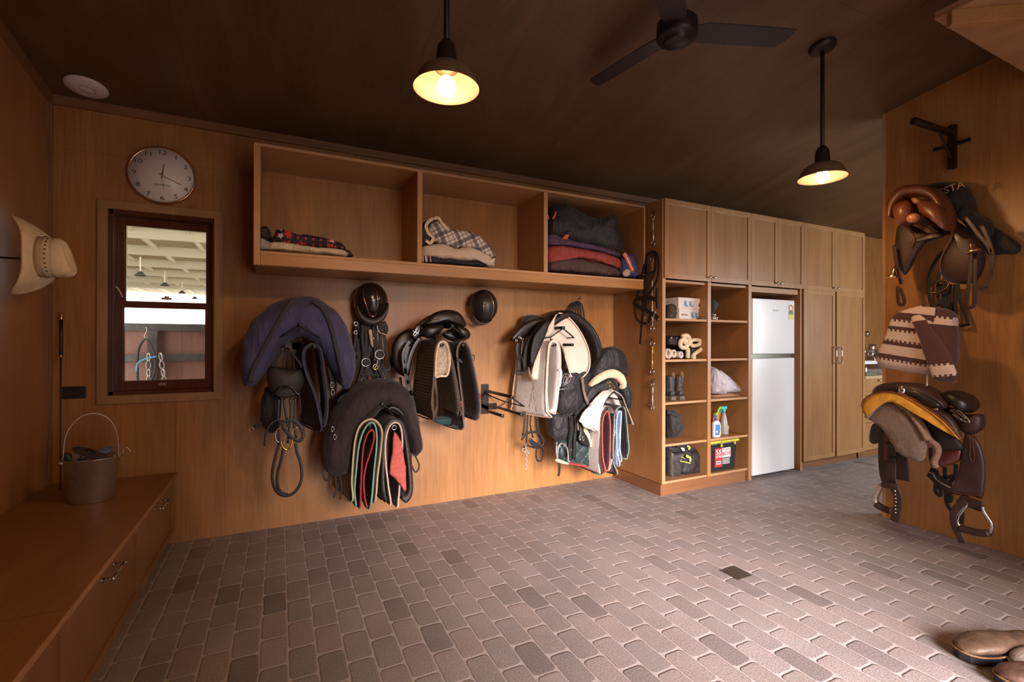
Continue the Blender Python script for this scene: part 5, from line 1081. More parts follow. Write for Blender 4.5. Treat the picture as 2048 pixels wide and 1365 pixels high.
T1('curb_link', FRB, [(175, 990), (210, 995), (245, 1030), (290, 1050)], XB-.05, .0035, chrome, b4, 'X'); T1('bit_shank', FRB, [(330, 870), (310, 920), (300, 980), (290, 1045)], XB-.055, .0045, chrome, b4, 'X')

# ================================================================== RUGS ON THE WALL SHELF
def plaid_mat():
    m, t, b = nt('navy_cream_plaid'); L = t.links.new
    co = N(t, 'ShaderNodeTexCoord'); mp = N(t, 'ShaderNodeMapping'); mp.inputs['Rotation'].default_value = (0, radians(28), 0); L(co.outputs['Object'], mp.inputs[0])
    sp = N(t, 'ShaderNodeSeparateXYZ'); L(mp.outputs[0], sp.inputs[0])
    def mth(op, a, bb=None, c=None):
        n = N(t, 'ShaderNodeMath', operation=op)
        for i, q in enumerate((a, bb, c)):
            if q is None: continue
            if isinstance(q, (int, float)): n.inputs[i].default_value = q
            else: L(q, n.inputs[i])
        return n.outputs[0]
    def band(u, per, ph, w): return mth('LESS_THAN', mth('ABSOLUTE', mth('SUBTRACT', mth('FRACT', mth('ADD', mth('DIVIDE', u, per), ph)), .5)), w)
    out = None
    for ax in (0, 2):
        u = sp.outputs[ax]
        k = mth('ADD', mth('MULTIPLY', band(u, .11, .1, .13), .72), mth('ADD', mth('MULTIPLY', band(u, .11, .42, .035), .55), mth('MULTIPLY', band(u, .11, .75, .035), .55)))
        f = mth('SUBTRACT', 1.0, mth('MINIMUM', k, .8)); out = f if out is None else mth('MULTIPLY', out, f)
    mx = N(t, 'ShaderNodeMix', data_type='RGBA'); L(out, mx.inputs[0]); mx.inputs[6].default_value = (.03, .028, .07, 1); mx.inputs[7].default_value = (.68, .60, .52, 1)
    L(mx.outputs[2], b.inputs['Base Color']); b.inputs['Roughness'].default_value = .85; return m
def star_mat():
    m, t, b = nt('navy_star_print'); L = t.links.new
    co = N(t, 'ShaderNodeTexCoord'); sp = N(t, 'ShaderNodeSeparateXYZ'); L(co.outputs['Object'], sp.inputs[0])
    def mth(op, a, bb=None, c=None):
        n = N(t, 'ShaderNodeMath', operation=op)
        for i, q in enumerate((a, bb, c)):
            if q is None: continue
            if isinstance(q, (int, float)): n.inputs[i].default_value = q
            else: L(q, n.inputs[i])
        return n.outputs[0]
    col = None; prev = (.020, .016, .028, 1)
    for (per, ox, oz, R, thr, c) in ((.085, 0, 0, .034, .35, (.55, .03, .035, 1)), (.062, .03, .02, .022, .45, (.72, .66, .62, 1)), (.045, .01, .015, .011, .3, (.55, .05, .05, 1))):
        u = mth('DIVIDE', mth('ADD', sp.outputs[0], ox), per); v = mth('DIVIDE', mth('ADD', sp.outputs[2], oz), per*.8)
        iu = mth('FLOOR', u); iv = mth('FLOOR', v); cb = N(t, 'ShaderNodeCombineXYZ'); L(iu, cb.inputs[0]); L(iv, cb.inputs[1]); cb.inputs[2].default_value = per*100
        wn = N(t, 'ShaderNodeTexWhiteNoise', noise_dimensions='3D'); L(cb.outputs[0], wn.inputs['Vector'])
        x = mth('MULTIPLY', mth('SUBTRACT', mth('FRACT', u), .5), per); z = mth('MULTIPLY', mth('SUBTRACT', mth('FRACT', v), .5), per*.8)
        a = mth('ADD', mth('ARCTAN2', x, z), mth('MULTIPLY', wn.outputs['Value'], 1.0)); r = mth('SQRT', mth('ADD', mth('MULTIPLY', x, x), mth('MULTIPLY', z, z)))
        k = mth('ABSOLUTE', mth('SUBTRACT', mth('FLOORED_MODULO', a, 2*pi/5), pi/5))
        k2 = mth('SUBTRACT', pi/5, k)
        e = mth('MULTIPLY', r, mth('ADD', mth('COSINE', k2), mth('MULTIPLY', mth('SINE', k2), 2.4)))
        ins = mth('MULTIPLY', mth('LESS_THAN', e, R), mth('GREATER_THAN', wn.outputs['Value'], thr))
        mx = N(t, 'ShaderNodeMix', data_type='RGBA'); L(ins, mx.inputs[0])
        if col is None: mx.inputs[6].default_value = prev
        else: L(col, mx.inputs[6])
        mx.inputs[7].default_value = c; col = mx.outputs[2]
    L(col, b.inputs['Base Color']); b.inputs['Roughness'].default_value = .8; return m
def rug(fr, pts, y, Tf, Tb, m_, lab, c=None, nm='folded_rug', cat='horse rug', wr=.008, wf=14, group=None, pw=2.6):
    t = thing(nm, lab, cat, group)
    MB().blob(T(fr, pts, 'Y', y), Tf, Tb, (0, -1, 0), c=(T(fr, [c], 'Y', y)[0] if c else None), wr=wr, wf=wf, rings=10, pw=pw).build('folded_fabric', m_, t)
    return t
starm = star_mat(); plaidm = plaid_mat(); trim_cr = mat('cream_binding_tape', (.70, .58, .40), .8, var=.05)
g1 = 'folded horse rugs in the left shelf bay'; g2 = 'folded horse rugs in the middle shelf bay'; g3 = 'folded horse rugs in the right shelf bay'
rug('S1', [(150, 990), (162, 925), (200, 915), (245, 935), (275, 950), (300, 1005), (250, 1022), (160, 1015)], 3.40, .04, .2, mat('pale_grey_blue_cloth', (.36, .36, .42), .85, bump=.4, bs=60), 'pale grey-blue cloth at the left end under the star print rug', group=g1)
rug('S1', [(240, 985), (250, 955), (300, 948), (400, 955), (600, 985), (780, 1000), (900, 1012), (948, 1035), (945, 1062), (900, 1068), (700, 1058), (450, 1035), (300, 1020), (245, 1010)], 3.38, .05, .26, cream_fab, 'cream cotton rug folded flat beneath the red and white star print rug', group=g1)
rug('S1', [(284, 925), (305, 865), (335, 828), (400, 850), (480, 885), (580, 882), (700, 900), (800, 925), (880, 950), (920, 985), (925, 1012), (860, 1010), (700, 990), (540, 978), (400, 962), (320, 945)], 3.38, .045, .25, starm, 'navy rug with red and white stars on top of the cream rug', group=g1)
rug('S1', [(165, 860), (185, 815), (235, 808), (265, 835), (268, 880), (285, 915), (240, 930), (180, 925), (163, 900)], 3.42, .05, .2, black_fab, 'rolled black rug end at the far left of the star print rug', group=g1)
o = B1('brown_rug_corner', 'S1', [(925, 1012), (960, 1015), (980, 1035), (998, 1068), (970, 1072), (940, 1066), (945, 1035)], 3.42, .02, .12, choc_fab, None); tag(o, 'dark brown rug corner sticking out right of the cream rug', 'horse rug')
rug('S2', [(88, 800), (150, 800), (300, 815), (450, 835), (590, 832), (622, 850), (610, 872), (500, 868), (300, 855), (100, 842)], 3.38, .03, .26, navy_fab, 'navy rug with red and white striped end at the bottom of the middle bay', group=g2)
for a_ in (100, 130, 160):
    S1('stripe_band', 'S2', [(a_-3, 790), (a_-1, 815), (a_+1, 836)], 3.345, .006, b_red if a_ != 130 else b_white, ROOTS[-1]); S1('stripe_band', 'S2', [(a_+7, 790), (a_+9, 815), (a_+11, 836)], 3.345, .004, b_white, ROOTS[-1])
rug('S2', [(90, 770), (105, 705), (190, 690), (290, 700), (380, 725), (500, 715), (590, 750), (660, 800), (698, 845), (694, 876), (640, 872), (610, 835), (520, 830), (400, 828), (250, 812), (110, 795)], 3.39, .055, .25, mat('cream_mesh', (.62, .50, .40), .85, bump=.6, bs=180, var=.08), 'cream mesh rug folded under the plaid rug', group=g2, wr=.012)
rp = rug('S2', [(140, 570), (150, 520), (205, 495), (250, 510), (330, 568), (430, 580), (500, 600), (580, 640), (650, 715), (702, 780), (692, 808), (620, 785), (540, 735), (450, 722), (370, 718), (280, 700), (200, 668), (165, 640)], 3.385, .06, .25, plaidm, 'cream and navy plaid rug heaped on the cream mesh rug', group=g2)
S1('trim_tape', 'S2', [(190, 480), (150, 510), (132, 545), (150, 600), (190, 640), (165, 682), (130, 660)], 3.325, .018, trim_cr, rp); S1('trim_tape', 'S2', [(195, 480), (235, 478), (270, 530), (320, 578)], 3.322, .016, trim_cr, rp); S1('trim_tape', 'S2', [(650, 838), (680, 825), (692, 808)], 3.34, .014, trim_cr, rp)
B1('dark_lining', 'S2', [(92, 560), (110, 510), (170, 485), (190, 490), (140, 530), (132, 570), (158, 620), (165, 680), (110, 695), (90, 640)], 3.37, .03, .15, black_fab, rp)
rug('S2', [(1122, 900), (1130, 850), (1180, 812), (1250, 796), (1400, 815), (1550, 850), (1680, 890), (1722, 930), (1712, 955), (1600, 950), (1400, 930), (1200, 915)], 3.38, .06, .28, choc_fab, 'chocolate brown rug at the bottom of the right bay', group=g3)
rug('S2', [(1120, 790), (1128, 715), (1200, 704), (1350, 722), (1500, 752), (1640, 782), (1712, 812), (1732, 860), (1712, 892), (1640, 872), (1500, 832), (1350, 806), (1230, 795), (1170, 812), (1135, 842)], 3.375, .06, .28, red_fab, 'brick red rug folded above the chocolate brown rug', group=g3)
rug('S2', [(1120, 690), (1125, 610), (1180, 628), (1300, 665), (1500, 700), (1660, 745), (1722, 770), (1722, 795), (1650, 785), (1500, 750), (1350, 720), (1200, 702)], 3.38, .055, .28, mat('purple_print', (.075, .035, .085), .75, var=.5, vs=60), 'thin purple patterned rug between the black rug and the red rug', group=g3)
rk = rug('S2', [(1125, 560), (1132, 470), (1162, 370), (1210, 347), (1270, 365), (1380, 425), (1470, 462), (1560, 470), (1640, 462), (1682, 472), (1694, 545), (1735, 605), (1755, 690), (1752, 750), (1700, 758), (1600, 735), (1480, 698), (1350, 668), (1230, 645), (1150, 615)], 3.375, .08, .26, black_fab, 'bulky black turnout rug on top of the pile in the right bay', group=g3, wr=.014, wf=9, c=(1440, 590))
B1('orange_strap', 'S2', [(1168, 480), (1192, 422), (1203, 420), (1198, 450), (1178, 488)], 3.293, .003, .01, mat('orange_red_webbing', (.62, .10, .05), .7), rk, smooth=False)
B1('orange_strap', 'S2', [(1126, 445), (1134, 450), (1142, 485), (1132, 488)], 3.31, .003, .01, mat('orange_red_webbing', (.62, .10, .05), .7), rk, smooth=False)
B1('logo_patch', 'S2', [(1243, 650), (1275, 610), (1308, 610), (1290, 650)], 3.292, .002, .01, b_coral, rk, smooth=False); B1('logo_patch', 'S2', [(1282, 615), (1298, 582), (1328, 582), (1315, 620)], 3.292, .002, .01, black_plastic, rk, smooth=False)
bb = rug('S2', [(1712, 920), (1716, 870), (1730, 800), (1770, 765), (1815, 762), (1838, 810), (1856, 860), (1862, 930), (1852, 962), (1800, 962), (1740, 955)], 3.38, .05, .12, bluebag, 'rumpled royal blue rug with an orange striped strap at the right end of the shelf', group=g3, wr=.012, wf=20)
S1('orange_webbing', 'S2', [(1752, 765), (1775, 800), (1800, 850), (1828, 918)], 3.33, .036, mat('orange_red_webbing', (.62, .10, .05), .7), bb); S1('webbing_stripe', 'S2', [(1752, 765), (1775, 800), (1800, 850), (1828, 912)], 3.326, .010, mat('peach_webbing', (.75, .50, .42), .7), bb)
T1('strap_buckle', 'S2', [(1808, 920), (1835, 905), (1856, 912)], 3.325, .003, gold, bb)
B1('tan_patch', 'S2', [(1742, 930), (1770, 895), (1800, 905), (1802, 940), (1765, 958)], 3.335, .01, .03, fleece_grey, bb)

# ================================================================== IN THE PIGEONHOLES
def gbox(c, sx, sy, sz, rz, m_, nm, par=None, bv=.0015):
    M_ = Matrix.Translation(c) @ Matrix.Rotation(rz, 4, 'Z'); mb_ = MB().box((-sx/2, -sy/2, 0), (sx/2, sy/2, sz), M=M_); return mb_.build(nm, m_, par, bv), M_
card = mat('white_card', (.70, .62, .58), .7, var=.03); blueprint = mat('blue_boot_print', (.10, .32, .50), .6, var=.4, vs=60); printd = mat('dark_print', (.05, .04, .05), .6)
zs = 1.5255
for k, (px_, y_, z_, w_, rz_, lab) in enumerate(((1371, 3.30, zs, .29, 8, 'white shoe box with blue boot pictures, bottom of the two on the top pigeonhole'), (1378, 3.30, zs+.0985, .36, 4, 'white shoe box with a barcode, top of the two on the top pigeonhole'))):
    t = thing('shoe_box', lab, 'shoe box', 'white shoe boxes in the top pigeonhole')
    x_ = onY(px_, 640, 3.18).x; c_ = V((x_+.03, 3.30, z_)); h_ = .097
    o, M_ = gbox(c_, w_, .24, h_-.018, radians(rz_), card, 'box_body', t); gbox(c_+V((0, 0, h_-.03)), w_+.008, .248, .03, radians(rz_), card, 'lid', t)
    for (u0, ww) in ((-.10, .045), (-.035, .045)) if k else ((.03, .04), (.09, .04)):
        q = MB().prism([M_ @ V((u0, -.1262, .03)), M_ @ V((u0+.012, -.1262, .018)), M_ @ V((u0+ww, -.1262, .018)), M_ @ V((u0+ww, -.1262, .028)), M_ @ V((u0+.022, -.1262, .040)), M_ @ V((u0+.022, -.1262, .065)), M_ @ V((u0, -.1262, .065))], M_.to_3x3() @ V((0, .002, 0))); q.build('boot_picture', blueprint, t)
    if k:
        for i in range(9): MB().box((.085+i*.0055, -.1265, .022), (.085+i*.0055+.0028, -.1245, .048), M=M_).build('barcode', printd, t)
    else: text('ORIGINALS', .018, M_ @ V((-.075, -.1262, .04)), RY, printd, 'lettering', t)
o = B1('tangled_boot', 'Q1', [(88, 400), (95, 320), (150, 300), (185, 330), (190, 380), (160, 398), (200, 440), (212, 480), (190, 492), (92, 490)], 3.22, .04, .08, mat('dark_camouflage', (.05, .035, .022), .7, var=.7, vs=60, bump=1, bs=40), None, wr=.012, wf=30); tag(o, 'dark studded leather tack bundle left of the shoe boxes', 'tack')
o = B1('sunglasses_case', 'Q1', [(452, 478), (500, 474), (520, 484), (515, 494), (455, 493)], 3.20, .02, .04, black_plastic, None); tag(o, 'small black case right of the shoe boxes', 'case')
# second row: fleece lined boots and rolled bandages
fb = thing('fleece_boots', 'black fleece lined transport boots stacked in the second pigeonhole', 'horse boots')
B1('boot_shell', 'Q1', [(85, 800), (90, 700), (180, 697), (270, 698), (300, 740), (320, 860), (318, 975), (290, 960), (240, 850), (150, 815)], 3.24, .05, .15, leather_dull, fb)
MB().tube(T('Q1', [(270, 705), (330, 692), (362, 730), (348, 800), (300, 845), (255, 820), (258, 760), (300, 742), (320, 760), (300, 800)], 'Y', 3.17), .020, 10).build('fleece_cuff', fleece, fb)
MB().tube(T('Q1', [(340, 850), (345, 900), (342, 972)], 'Y', 3.17), .020, 10).build('fleece_cuff', fleece, fb)
MB().tube(T('Q1', [(385, 762), (430, 745), (500, 760), (480, 805), (400, 820), (380, 790)], 'Y', 3.18), .017, 10, closed=True).build('fleece_cuff', fleece, fb)
MB().tube(T('Q1', [(545, 832), (500, 870), (430, 920), (405, 955), (430, 970)], 'Y', 3.17), .018, 10).build('fleece_cuff', fleece, fb)
B1('boot_shell', 'Q1', [(370, 830), (440, 830), (500, 820), (470, 880), (400, 930), (375, 970)], 3.21, .03, .12, leather_dull, fb)
for i, (a_, b_) in enumerate(((140, 720), (205, 730), (228, 758))): T1('buckle', 'Q1', [(a_-5, b_+12), (a_, b_-5), (a_+6, b_-10)], 3.188, .003, chrome, fb)
for i, (cx_, cy_, r0, lab) in enumerate(((112, 915, 62, 'cream rolled bandage at the left of the second pigeonhole'), (180, 915, 48, 'cream rolled bandage in the middle of the three'), (268, 930, 42, 'white folded bandage at the right, against the fleece boots'))):
    t = thing('rolled_bandage', lab, 'bandage', 'rolled bandages in the second pigeonhole'); sp_pts = []
    for j in range(26):
        a = j/26*2*pi*2.6; rr = r0*(1-.28*j/26*2.6/2.6*1.6); sp_pts.append((cx_+rr*.62*cos(a), cy_+min(rr, 72)*1.05*sin(a)))
    P_ = [q+V((0, .06, 0)) for q in T('Q1', sp_pts, 'Y', 3.15)]
    MB().sweep(P_, .06, .0025, n=8, pw=6, wdir=(0, 1, 0), sub=2).build('roll', cream_fab if i < 2 else white_fab, t)
# paddock boots
def boot(base, rz_, s_, mu, ms, lab, group=None, nm='ankle_boot', loop=None, hgt=.17):
    t = thing(nm, lab, 'boot', group); M_ = Matrix.Translation(base) @ Matrix.Rotation(rz_, 4, 'Z') @ Matrix.Scale(s_, 4)
    def tr_(mb_): mb_.v = [M_ @ p for p in mb_.v]; return mb_
    # foot along +x (toe), heel at x=0
    fr_ = [(-.02, 0, .035), (.03, 0, .045), (.09, 0, .05), (.15, 0, .042), (.21, 0, .034), (.25, 0, .028), (.268, 0, .022)]
    tr_(MB().sweep(fr_, [.030, .036, .038, .042, .044, .036, .012], [.034, .045, .050, .040, .032, .026, .012], nref=(0, 0, 1), n=18, pw=2.4)).build('foot', mu, t)
    tr_(MB().sweep([(.035, 0, .04), (.033, 0, .09), (.028, 0, .13), (.028, 0, hgt)], [.038, .038, .042, .046], [.055, .052, .052, .055], nref=(1, 0, 0), n=18, pw=2.3)).build('shaft', mu, t)
    o_ = tr_(MB().prism([(x, y, 0) for x, y in ((-.028, -.030), (.03, -.038), (.09, -.034), (.16, -.044), (.22, -.046), (.262, -.03), (.276, 0), (.262, .03), (.22, .046), (.16, .044), (.09, .034), (.03, .038), (-.028, .030))], (0, 0, .016))).build('sole', ms, t, .002)
    tr_(MB().box((-.03, -.034, -.018), (.05, .034, .001))).build('heel', ms, t, .002)
    if loop: tr_(MB().strap([(-.03, 0, hgt-.02), (-.028, 0, hgt+.02), (-.018, 0, hgt+.03), (-.01, 0, hgt+.02), (-.01, 0, hgt-.02)], .02, .003, (0, 1, 0), )).build('pull_loop', loop, t)
    return t
dusty = mat('dusty_black_leather', (.045, .038, .034), .5, bump=.5, bs=70, var=.5, vs=25); soledust = mat('dusty_sole', (.13, .10, .08), .8, var=.3, vs=40)
zb_ = .798+.0185; tanl = mat('tan_pull_loop', (.5, .26, .15), .7)
for (a_, lab) in ((1353, 'dusty black ankle boot, left of the pair in the third pigeonhole'), (1370.5, 'dusty black ankle boot, right of the pair in the third pigeonhole')):
    q = onY(a_, 770, 3.16); boot(V((q.x, 3.22, zb_)), radians(92), .92, dusty, soledust, lab, 'ankle boots in the third pigeonhole', loop=tanl, hgt=.215)
o = B1('black_helmet_bag', 'Q2', [(76, 500), (90, 478), (150, 480), (180, 495), (196, 525), (195, 560), (215, 620), (230, 670), (200, 720), (160, 762), (100, 768), (76, 740)], 3.22, .06, .14, black_fab, None, wr=.008, wf=20, c=T('Q2', [(140, 620)], 'Y', 3.22)[0]); tag(o, 'black drawstring bag sitting in the fourth pigeonhole on the left', 'bag')
S1('bag_flap_band', 'Q2', [(78, 500), (130, 515), (196, 545)], 3.165, .02, black_fab, o)
tb = thing('tall_boot', 'scuffed tall black rubber boot at the left of the bottom pigeonhole', 'boot')
B1('shaft', 'Q2', [(78, 900), (120, 925), (180, 920), (238, 900), (225, 960), (195, 1060), (185, 1150), (160, 1200), (100, 1205), (78, 1200)], 3.22, .05, .10, dusty, tb, wr=.006, wf=20, pw=3)
B1('boot_top', 'Q2', [(78, 860), (110, 848), (175, 850), (238, 888), (235, 902), (160, 915), (100, 912), (78, 900)], 3.22, .035, .10, black_fab, tb)
db = thing('duffel_bag', 'black sports bag with yellow piping in the bottom left pigeonhole', 'bag')
B1('bag_body', 'Q2', [(185, 1150), (195, 1060), (215, 970), (250, 900), (310, 872), (380, 880), (440, 930), (452, 980), (430, 1020), (462, 1080), (460, 1140), (440, 1175), (380, 1180), (300, 1195), (230, 1185)], 3.24, .07, .18, black_fab, db, wr=.012, wf=14, c=T('Q2', [(320, 1040)], 'Y', 3.24)[0])
yel = mat('lime_yellow_piping', (.55, .58, .10), .6); B1('bag_base', 'Q2', [(190, 1140), (260, 1150), (360, 1150), (455, 1130), (445, 1172), (330, 1198), (270, 1200), (200, 1165)], 3.22, .06, .14, dusty, db)
S1('yellow_piping', 'Q2', [(210, 1010), (250, 1020), (320, 1036)], 3.166, .007, yel, db); S1('yellow_piping', 'Q2', [(222, 965), (240, 975), (258, 985)], 3.166, .005, yel, db); S1('yellow_piping', 'Q2', [(275, 955), (300, 970), (318, 985), (316, 1020)], 3.164, .018, yel, db); S1('yellow_piping', 'Q2', [(170, 850), (230, 838), (280, 838)], 3.20, .006, yel, db); S1('yellow_piping', 'Q2', [(285, 855), (305, 862), (312, 880), (295, 885)], 3.168, .012, yel, db)
S1('carry_handle', 'Q2', [(180, 842), (240, 835), (290, 850), (300, 890), (250, 940)], 3.18, .045, black_fab, db); B1('white_tag', 'Q2', [(215, 872), (255, 872), (262, 905), (240, 908)], 3.172, .003, .01, white_plastic, db, smooth=False)
# right column
o = B1('dark_green_cap', 'Q1', [(630, 235), (655, 250), (690, 275), (712, 305), (700, 330), (670, 380), (645, 425), (625, 430)], 3.24, .04, .1, mat('dark_green_cloth', (.03, .045, .04), .8), None); tag(o, 'dark green cap edge in the top right pigeonhole', 'cap')
for (a_, w_, h0, lab) in ((658, .028, .060, 'taller round silver tin in the top right pigeonhole'), (690, .02, .033, 'low round silver tin beside the taller one')):
    t = thing('silver_tin', lab, 'tin', 'silver tins in the top right pigeonhole'); q = T('Q1', [(a_, 480)], 'Y', 3.22)[0]
    MB().lathe([(0, 0), (w_, 0), (w_, h0*.7), (0, h0*.7)], (q.x, 3.22, zs), n=28).build('body', steel, t); MB().lathe([(0, h0*.7), (w_*1.04, h0*.7), (w_*1.04, h0), (w_*.95, h0+.002), (0, h0+.002)], (q.x, 3.22, zs), n=28).build('lid', chrome, t)
pillow = thing('feed_bag', 'crumpled pale plastic bag slumped in the third right pigeonhole', 'bag')
B1('bag_body', 'Q2', [(535, 40), (575, 40), (640, 70), (700, 120), (760, 185), (830, 245), (865, 270), (862, 310), (820, 302), (700, 296), (620, 315), (560, 300), (535, 290)], 3.25, .09, .15, mat('pale_lilac_plastic', (.55, .52, .58), .45, bump=.8, bs=22, var=.08), pillow, wr=.014, wf=16, c=T('Q2', [(640, 210)], 'Y', 3.25)[0])
o = B1('paper_sack', 'Q2', [(535, 318), (600, 322), (650, 300), (760, 298), (872, 312), (870, 326), (760, 330), (640, 336), (545, 345)], 3.22, .05, .15, mat('brown_kraft_paper', (.36, .20, .10), .8, bump=.5, bs=40), None, wr=.004, wf=20); tag(o, 'flat brown paper sack under the pale plastic bag', 'sack')
zr_ = .437
def bottle_at(px_, y_): q = T('Q2', [(px_, 660)], 'Y', y_)[0]; return V((q.x, y_, zr_+.001))
sb_ = thing('spray_bottle', 'clear spray bottle with turquoise trigger in the fourth right pigeonhole', 'spray bottle'); c_ = bottle_at(670, 3.22)
MB().lathe([(0, 0), (.040, 0), (.042, .01), (.040, .07), (.030, .13), (.018, .19), (.012, .20), (.012, .215), (0, .215)], c_, n=32).build('bottle', mat('milky_plastic', (.55, .52, .50), .3, trans=.4, var=0), sb_)
MB().lathe([(0, 0), (.0385, 0), (.0405, .01), (.0388, .075), (0, .075)], c_+V((0, 0, .001)), n=32).build('liquid', mat('amber_liquid', (.45, .33, .24), .3, var=0), sb_)
MB().lathe([(0, .208), (.017, .208), (.017, .235), (.012, .245), (0, .245)], c_, n=20).box(c_+V((-.045, -.012, .24)), c_+V((.03, .012, .265))).tube([c_+V((-.03, 0, .24)), c_+V((-.045, 0, .22)), c_+V((-.04, 0, .20))], .005).build('trigger_head', mat('turquoise_plastic', (.06, .52, .42), .4, var=0), sb_)
MB().box(c_+V((.034, -.018, .045)), c_+V((.05, .004, .075))).build('yellow_tag', yel, sb_, .002)
lb = thing('lotion_bottle', 'white pump bottle with blue and yellow label beside the spray bottle', 'bottle'); c_ = bottle_at(588, 3.15)
MB().sweep([c_+V((0, 0, h)) for h in (0, .02, .09, .135, .152)], [.042, .044, .044, .040, .014], [.024, .026, .026, .022, .012], nref=(0, -1, 0), n=24, pw=3).build('bottle', white_paint, lb)
MB().cyl(c_+V((0, 0, .148)), c_+V((0, 0, .172)), .014).cyl(c_+V((0, 0, .17)), c_+V((0, 0, .195)), .004).box(c_+V((-.035, -.006, .188)), c_+V((.012, .006, .200))).build('pump', mat('blue_plastic', (.03, .14, .42), .35, var=0), lb)
MB().box(c_+V((-.034, -.0275, .02)), c_+V((.034, -.0262, .118)), 0).prism([c_+V((.012, -.0280, .02)), c_+V((.034, -.0280, .02)), c_+V((.034, -.0280, .118)), c_+V((.020, -.0280, .118)), c_+V((.026, -.0280, .07))], (0, .0004, 0), 1).lathe([(0, 0), (.012, 0), (.012, .0008), (0, .0008)], c_+V((-.018, -.0276, .052)), (0, -1, 0), 20, 2).build('label', [mat('label_blue', (.05, .22, .62), .4, var=0), mat('label_yellow', (.75, .52, .08), .4, var=0), mat('label_white', (.75, .72, .7), .4, var=0)], lb)
ob = thing('orange_bottle', 'orange bottle with red cap behind the lotion bottle', 'bottle'); c_ = bottle_at(590, 3.30)
MB().lathe([(0, 0), (.042, 0), (.044, .01), (.044, .16), (.038, .19), (.038, .20), (0, .2)], c_, n=24).build('bottle', mat('orange_plastic', (.62, .25, .04), .45), ob)
lgs = thing('green_spray_trigger', 'lime green spray trigger leaning behind the lotion bottle', 'spray bottle'); c_ = bottle_at(560, 3.24)
MB().tube([c_+V((-.005, -.02, .175)), c_+V((.02, -.03, .21)), c_+V((.035, -.035, .245)), c_+V((.06, -.03, .262))], .011).build('trigger', mat('lime_plastic', (.35, .60, .05), .4, var=0), lgs)
MB().lathe([(0, 0), (.03, 0), (.032, .01), (.03, .12), (.012, .16), (.012, .18), (0, .18)], c_, n=20).build('bottle', mat('red_plastic', (.42, .03, .04), .4), lgs)
# storage box
sx_ = thing('storage_box', 'black plastic storage box with yellow lid in the bottom right pigeonhole', 'storage box')
q0 = T('Q2', [(548, 1130)], 'Y', 3.13)[0]; q1 = T('Q2', [(788, 1095)], 'Y', 3.13)[0]; zl = .1185; xa, xb = q0.x-.02, q1.x
def fr8(x0, x1, y0, y1, z): return [(x0, y0, z), (x1, y0, z), (x1, y1, z), (x0, y1, z)]
vb = fr8(xa, xb, 3.135, 3.62, zl)+fr8(xa-.012, xb+.014, 3.12, 3.64, zl+.265)
MB().add(vb, [(0, 3, 2, 1), (4, 5, 6, 7), (0, 1, 5, 4), (1, 2, 6, 5), (2, 3, 7, 6), (3, 0, 4, 7)], 0, False).build('tub', black_plastic, sx_, .008)
ylid = mat('yellow_lid_plastic', (.66, .55, .02), .4, var=0)
MB().box((xa-.02, 3.112, zl+.266), (xb+.036, 3.65, zl+.287)).build('lid', ylid, sx_, .004)
xm = (xa+xb)/2+.02; MB().tube([(xm-.07, 3.105, zl+.245), (xm-.07, 3.10, zl+.272), (xm-.05, 3.098, zl+.28), (xm+.09, 3.098, zl+.28), (xm+.108, 3.10, zl+.27), (xm+.108, 3.105, zl+.25)], .006, 8).cyl((xm-.07, 3.10, zl+.243), (xm-.07, 3.11, zl+.243), .012).cyl((xm+.108, 3.10, zl+.25), (xm+.108, 3.11, zl+.25), .010).build('handle_clip', ylid, sx_)
fyb = 3.1236
def lab_box(x0, x1, z0, z1, m_, nm, d=.0012): return MB().box((x0, fyb-d, z0), (x1, fyb+.010, z1)).build(nm, m_, sx_)
lredm = mat('label_red', (.55, .02, .03), .45, var=0); lwh = mat('label_white', (.75, .72, .7), .4, var=0)
l0 = xa+.048; lab_box(l0, l0+.092, zl+.045, zl+.218, lredm, 'red_label'); lab_box(l0+.093, l0+.205, zl+.125, zl+.215, lwh, 'white_label')
RYt = RY
text('55', .062, (l0+.046, fyb-.0022, zl+.178), RYt, lwh, 'lettering', sx_, sx=1.15, font_bold=.0012); text('LITRE', .030, (l0+.046, fyb-.0022, zl+.137), RYt, lwh, 'lettering', sx_, sx=1.0, font_bold=.0006)
text('STORAGE', .022, (l0+.149, fyb-.0022, zl+.198), RYt, lredm, 'lettering', sx_); text('BOX', .048, (l0+.149, fyb-.0022, zl+.160), RYt, lredm, 'lettering', sx_, sx=1.1, font_bold=.0008)
lab_box(l0+.018, l0+.075, zl+.068, zl+.10, lwh, 'barcode_panel', .0022)
for i in range(8): MB().box((l0+.024+i*.006, fyb-.0032, zl+.074), (l0+.027+i*.006, fyb-.002, zl+.094)).build('barcode', printd, sx_)
for i in range(4): MB().box((l0+.10, fyb-.001, zl+.066+i*.014), (l0+.195, fyb+.009, zl+.071+i*.014)).build('label_line', lwh, sx_)

# ================================================================== RIGHT WALL (plane X)
rkX = thing('saddle_bracket', 'dark metal saddle bracket high on the right wall with nothing on it', 'saddle rack')
yb, z0_, z1_ = 1.585, 2.50, 2.79
MB().box((PX-.03, yb-.022, z0_), (PX-.001, yb+.022, z1_)).cyl((PX-.032, yb, z1_-.02), (PX-.001, yb, z1_-.02), .022).cyl((PX-.032, yb, z0_+.015), (PX-.001, yb, z0_+.015), .022).build('back_bar', dark_bronze, rkX, .003)
MB().box((PX-.035, yb-.10, 2.645), (PX-.022, yb+.10, 2.668)).build('cross_bar', dark_bronze, rkX, .003)
e_ = onY(1700+312/2.437, 220+55/2.437, yb); MB().cyl((PX-.03, yb, 2.735), (e_.x, yb, e_.z), .020, .024).build('arm', dark_bronze, rkX); MB().tube([(PX-.03, yb, 2.56), (PX-.10, yb, 2.62), (PX-.22, yb, 2.74)], .008).build('brace', dark_bronze, rkX)
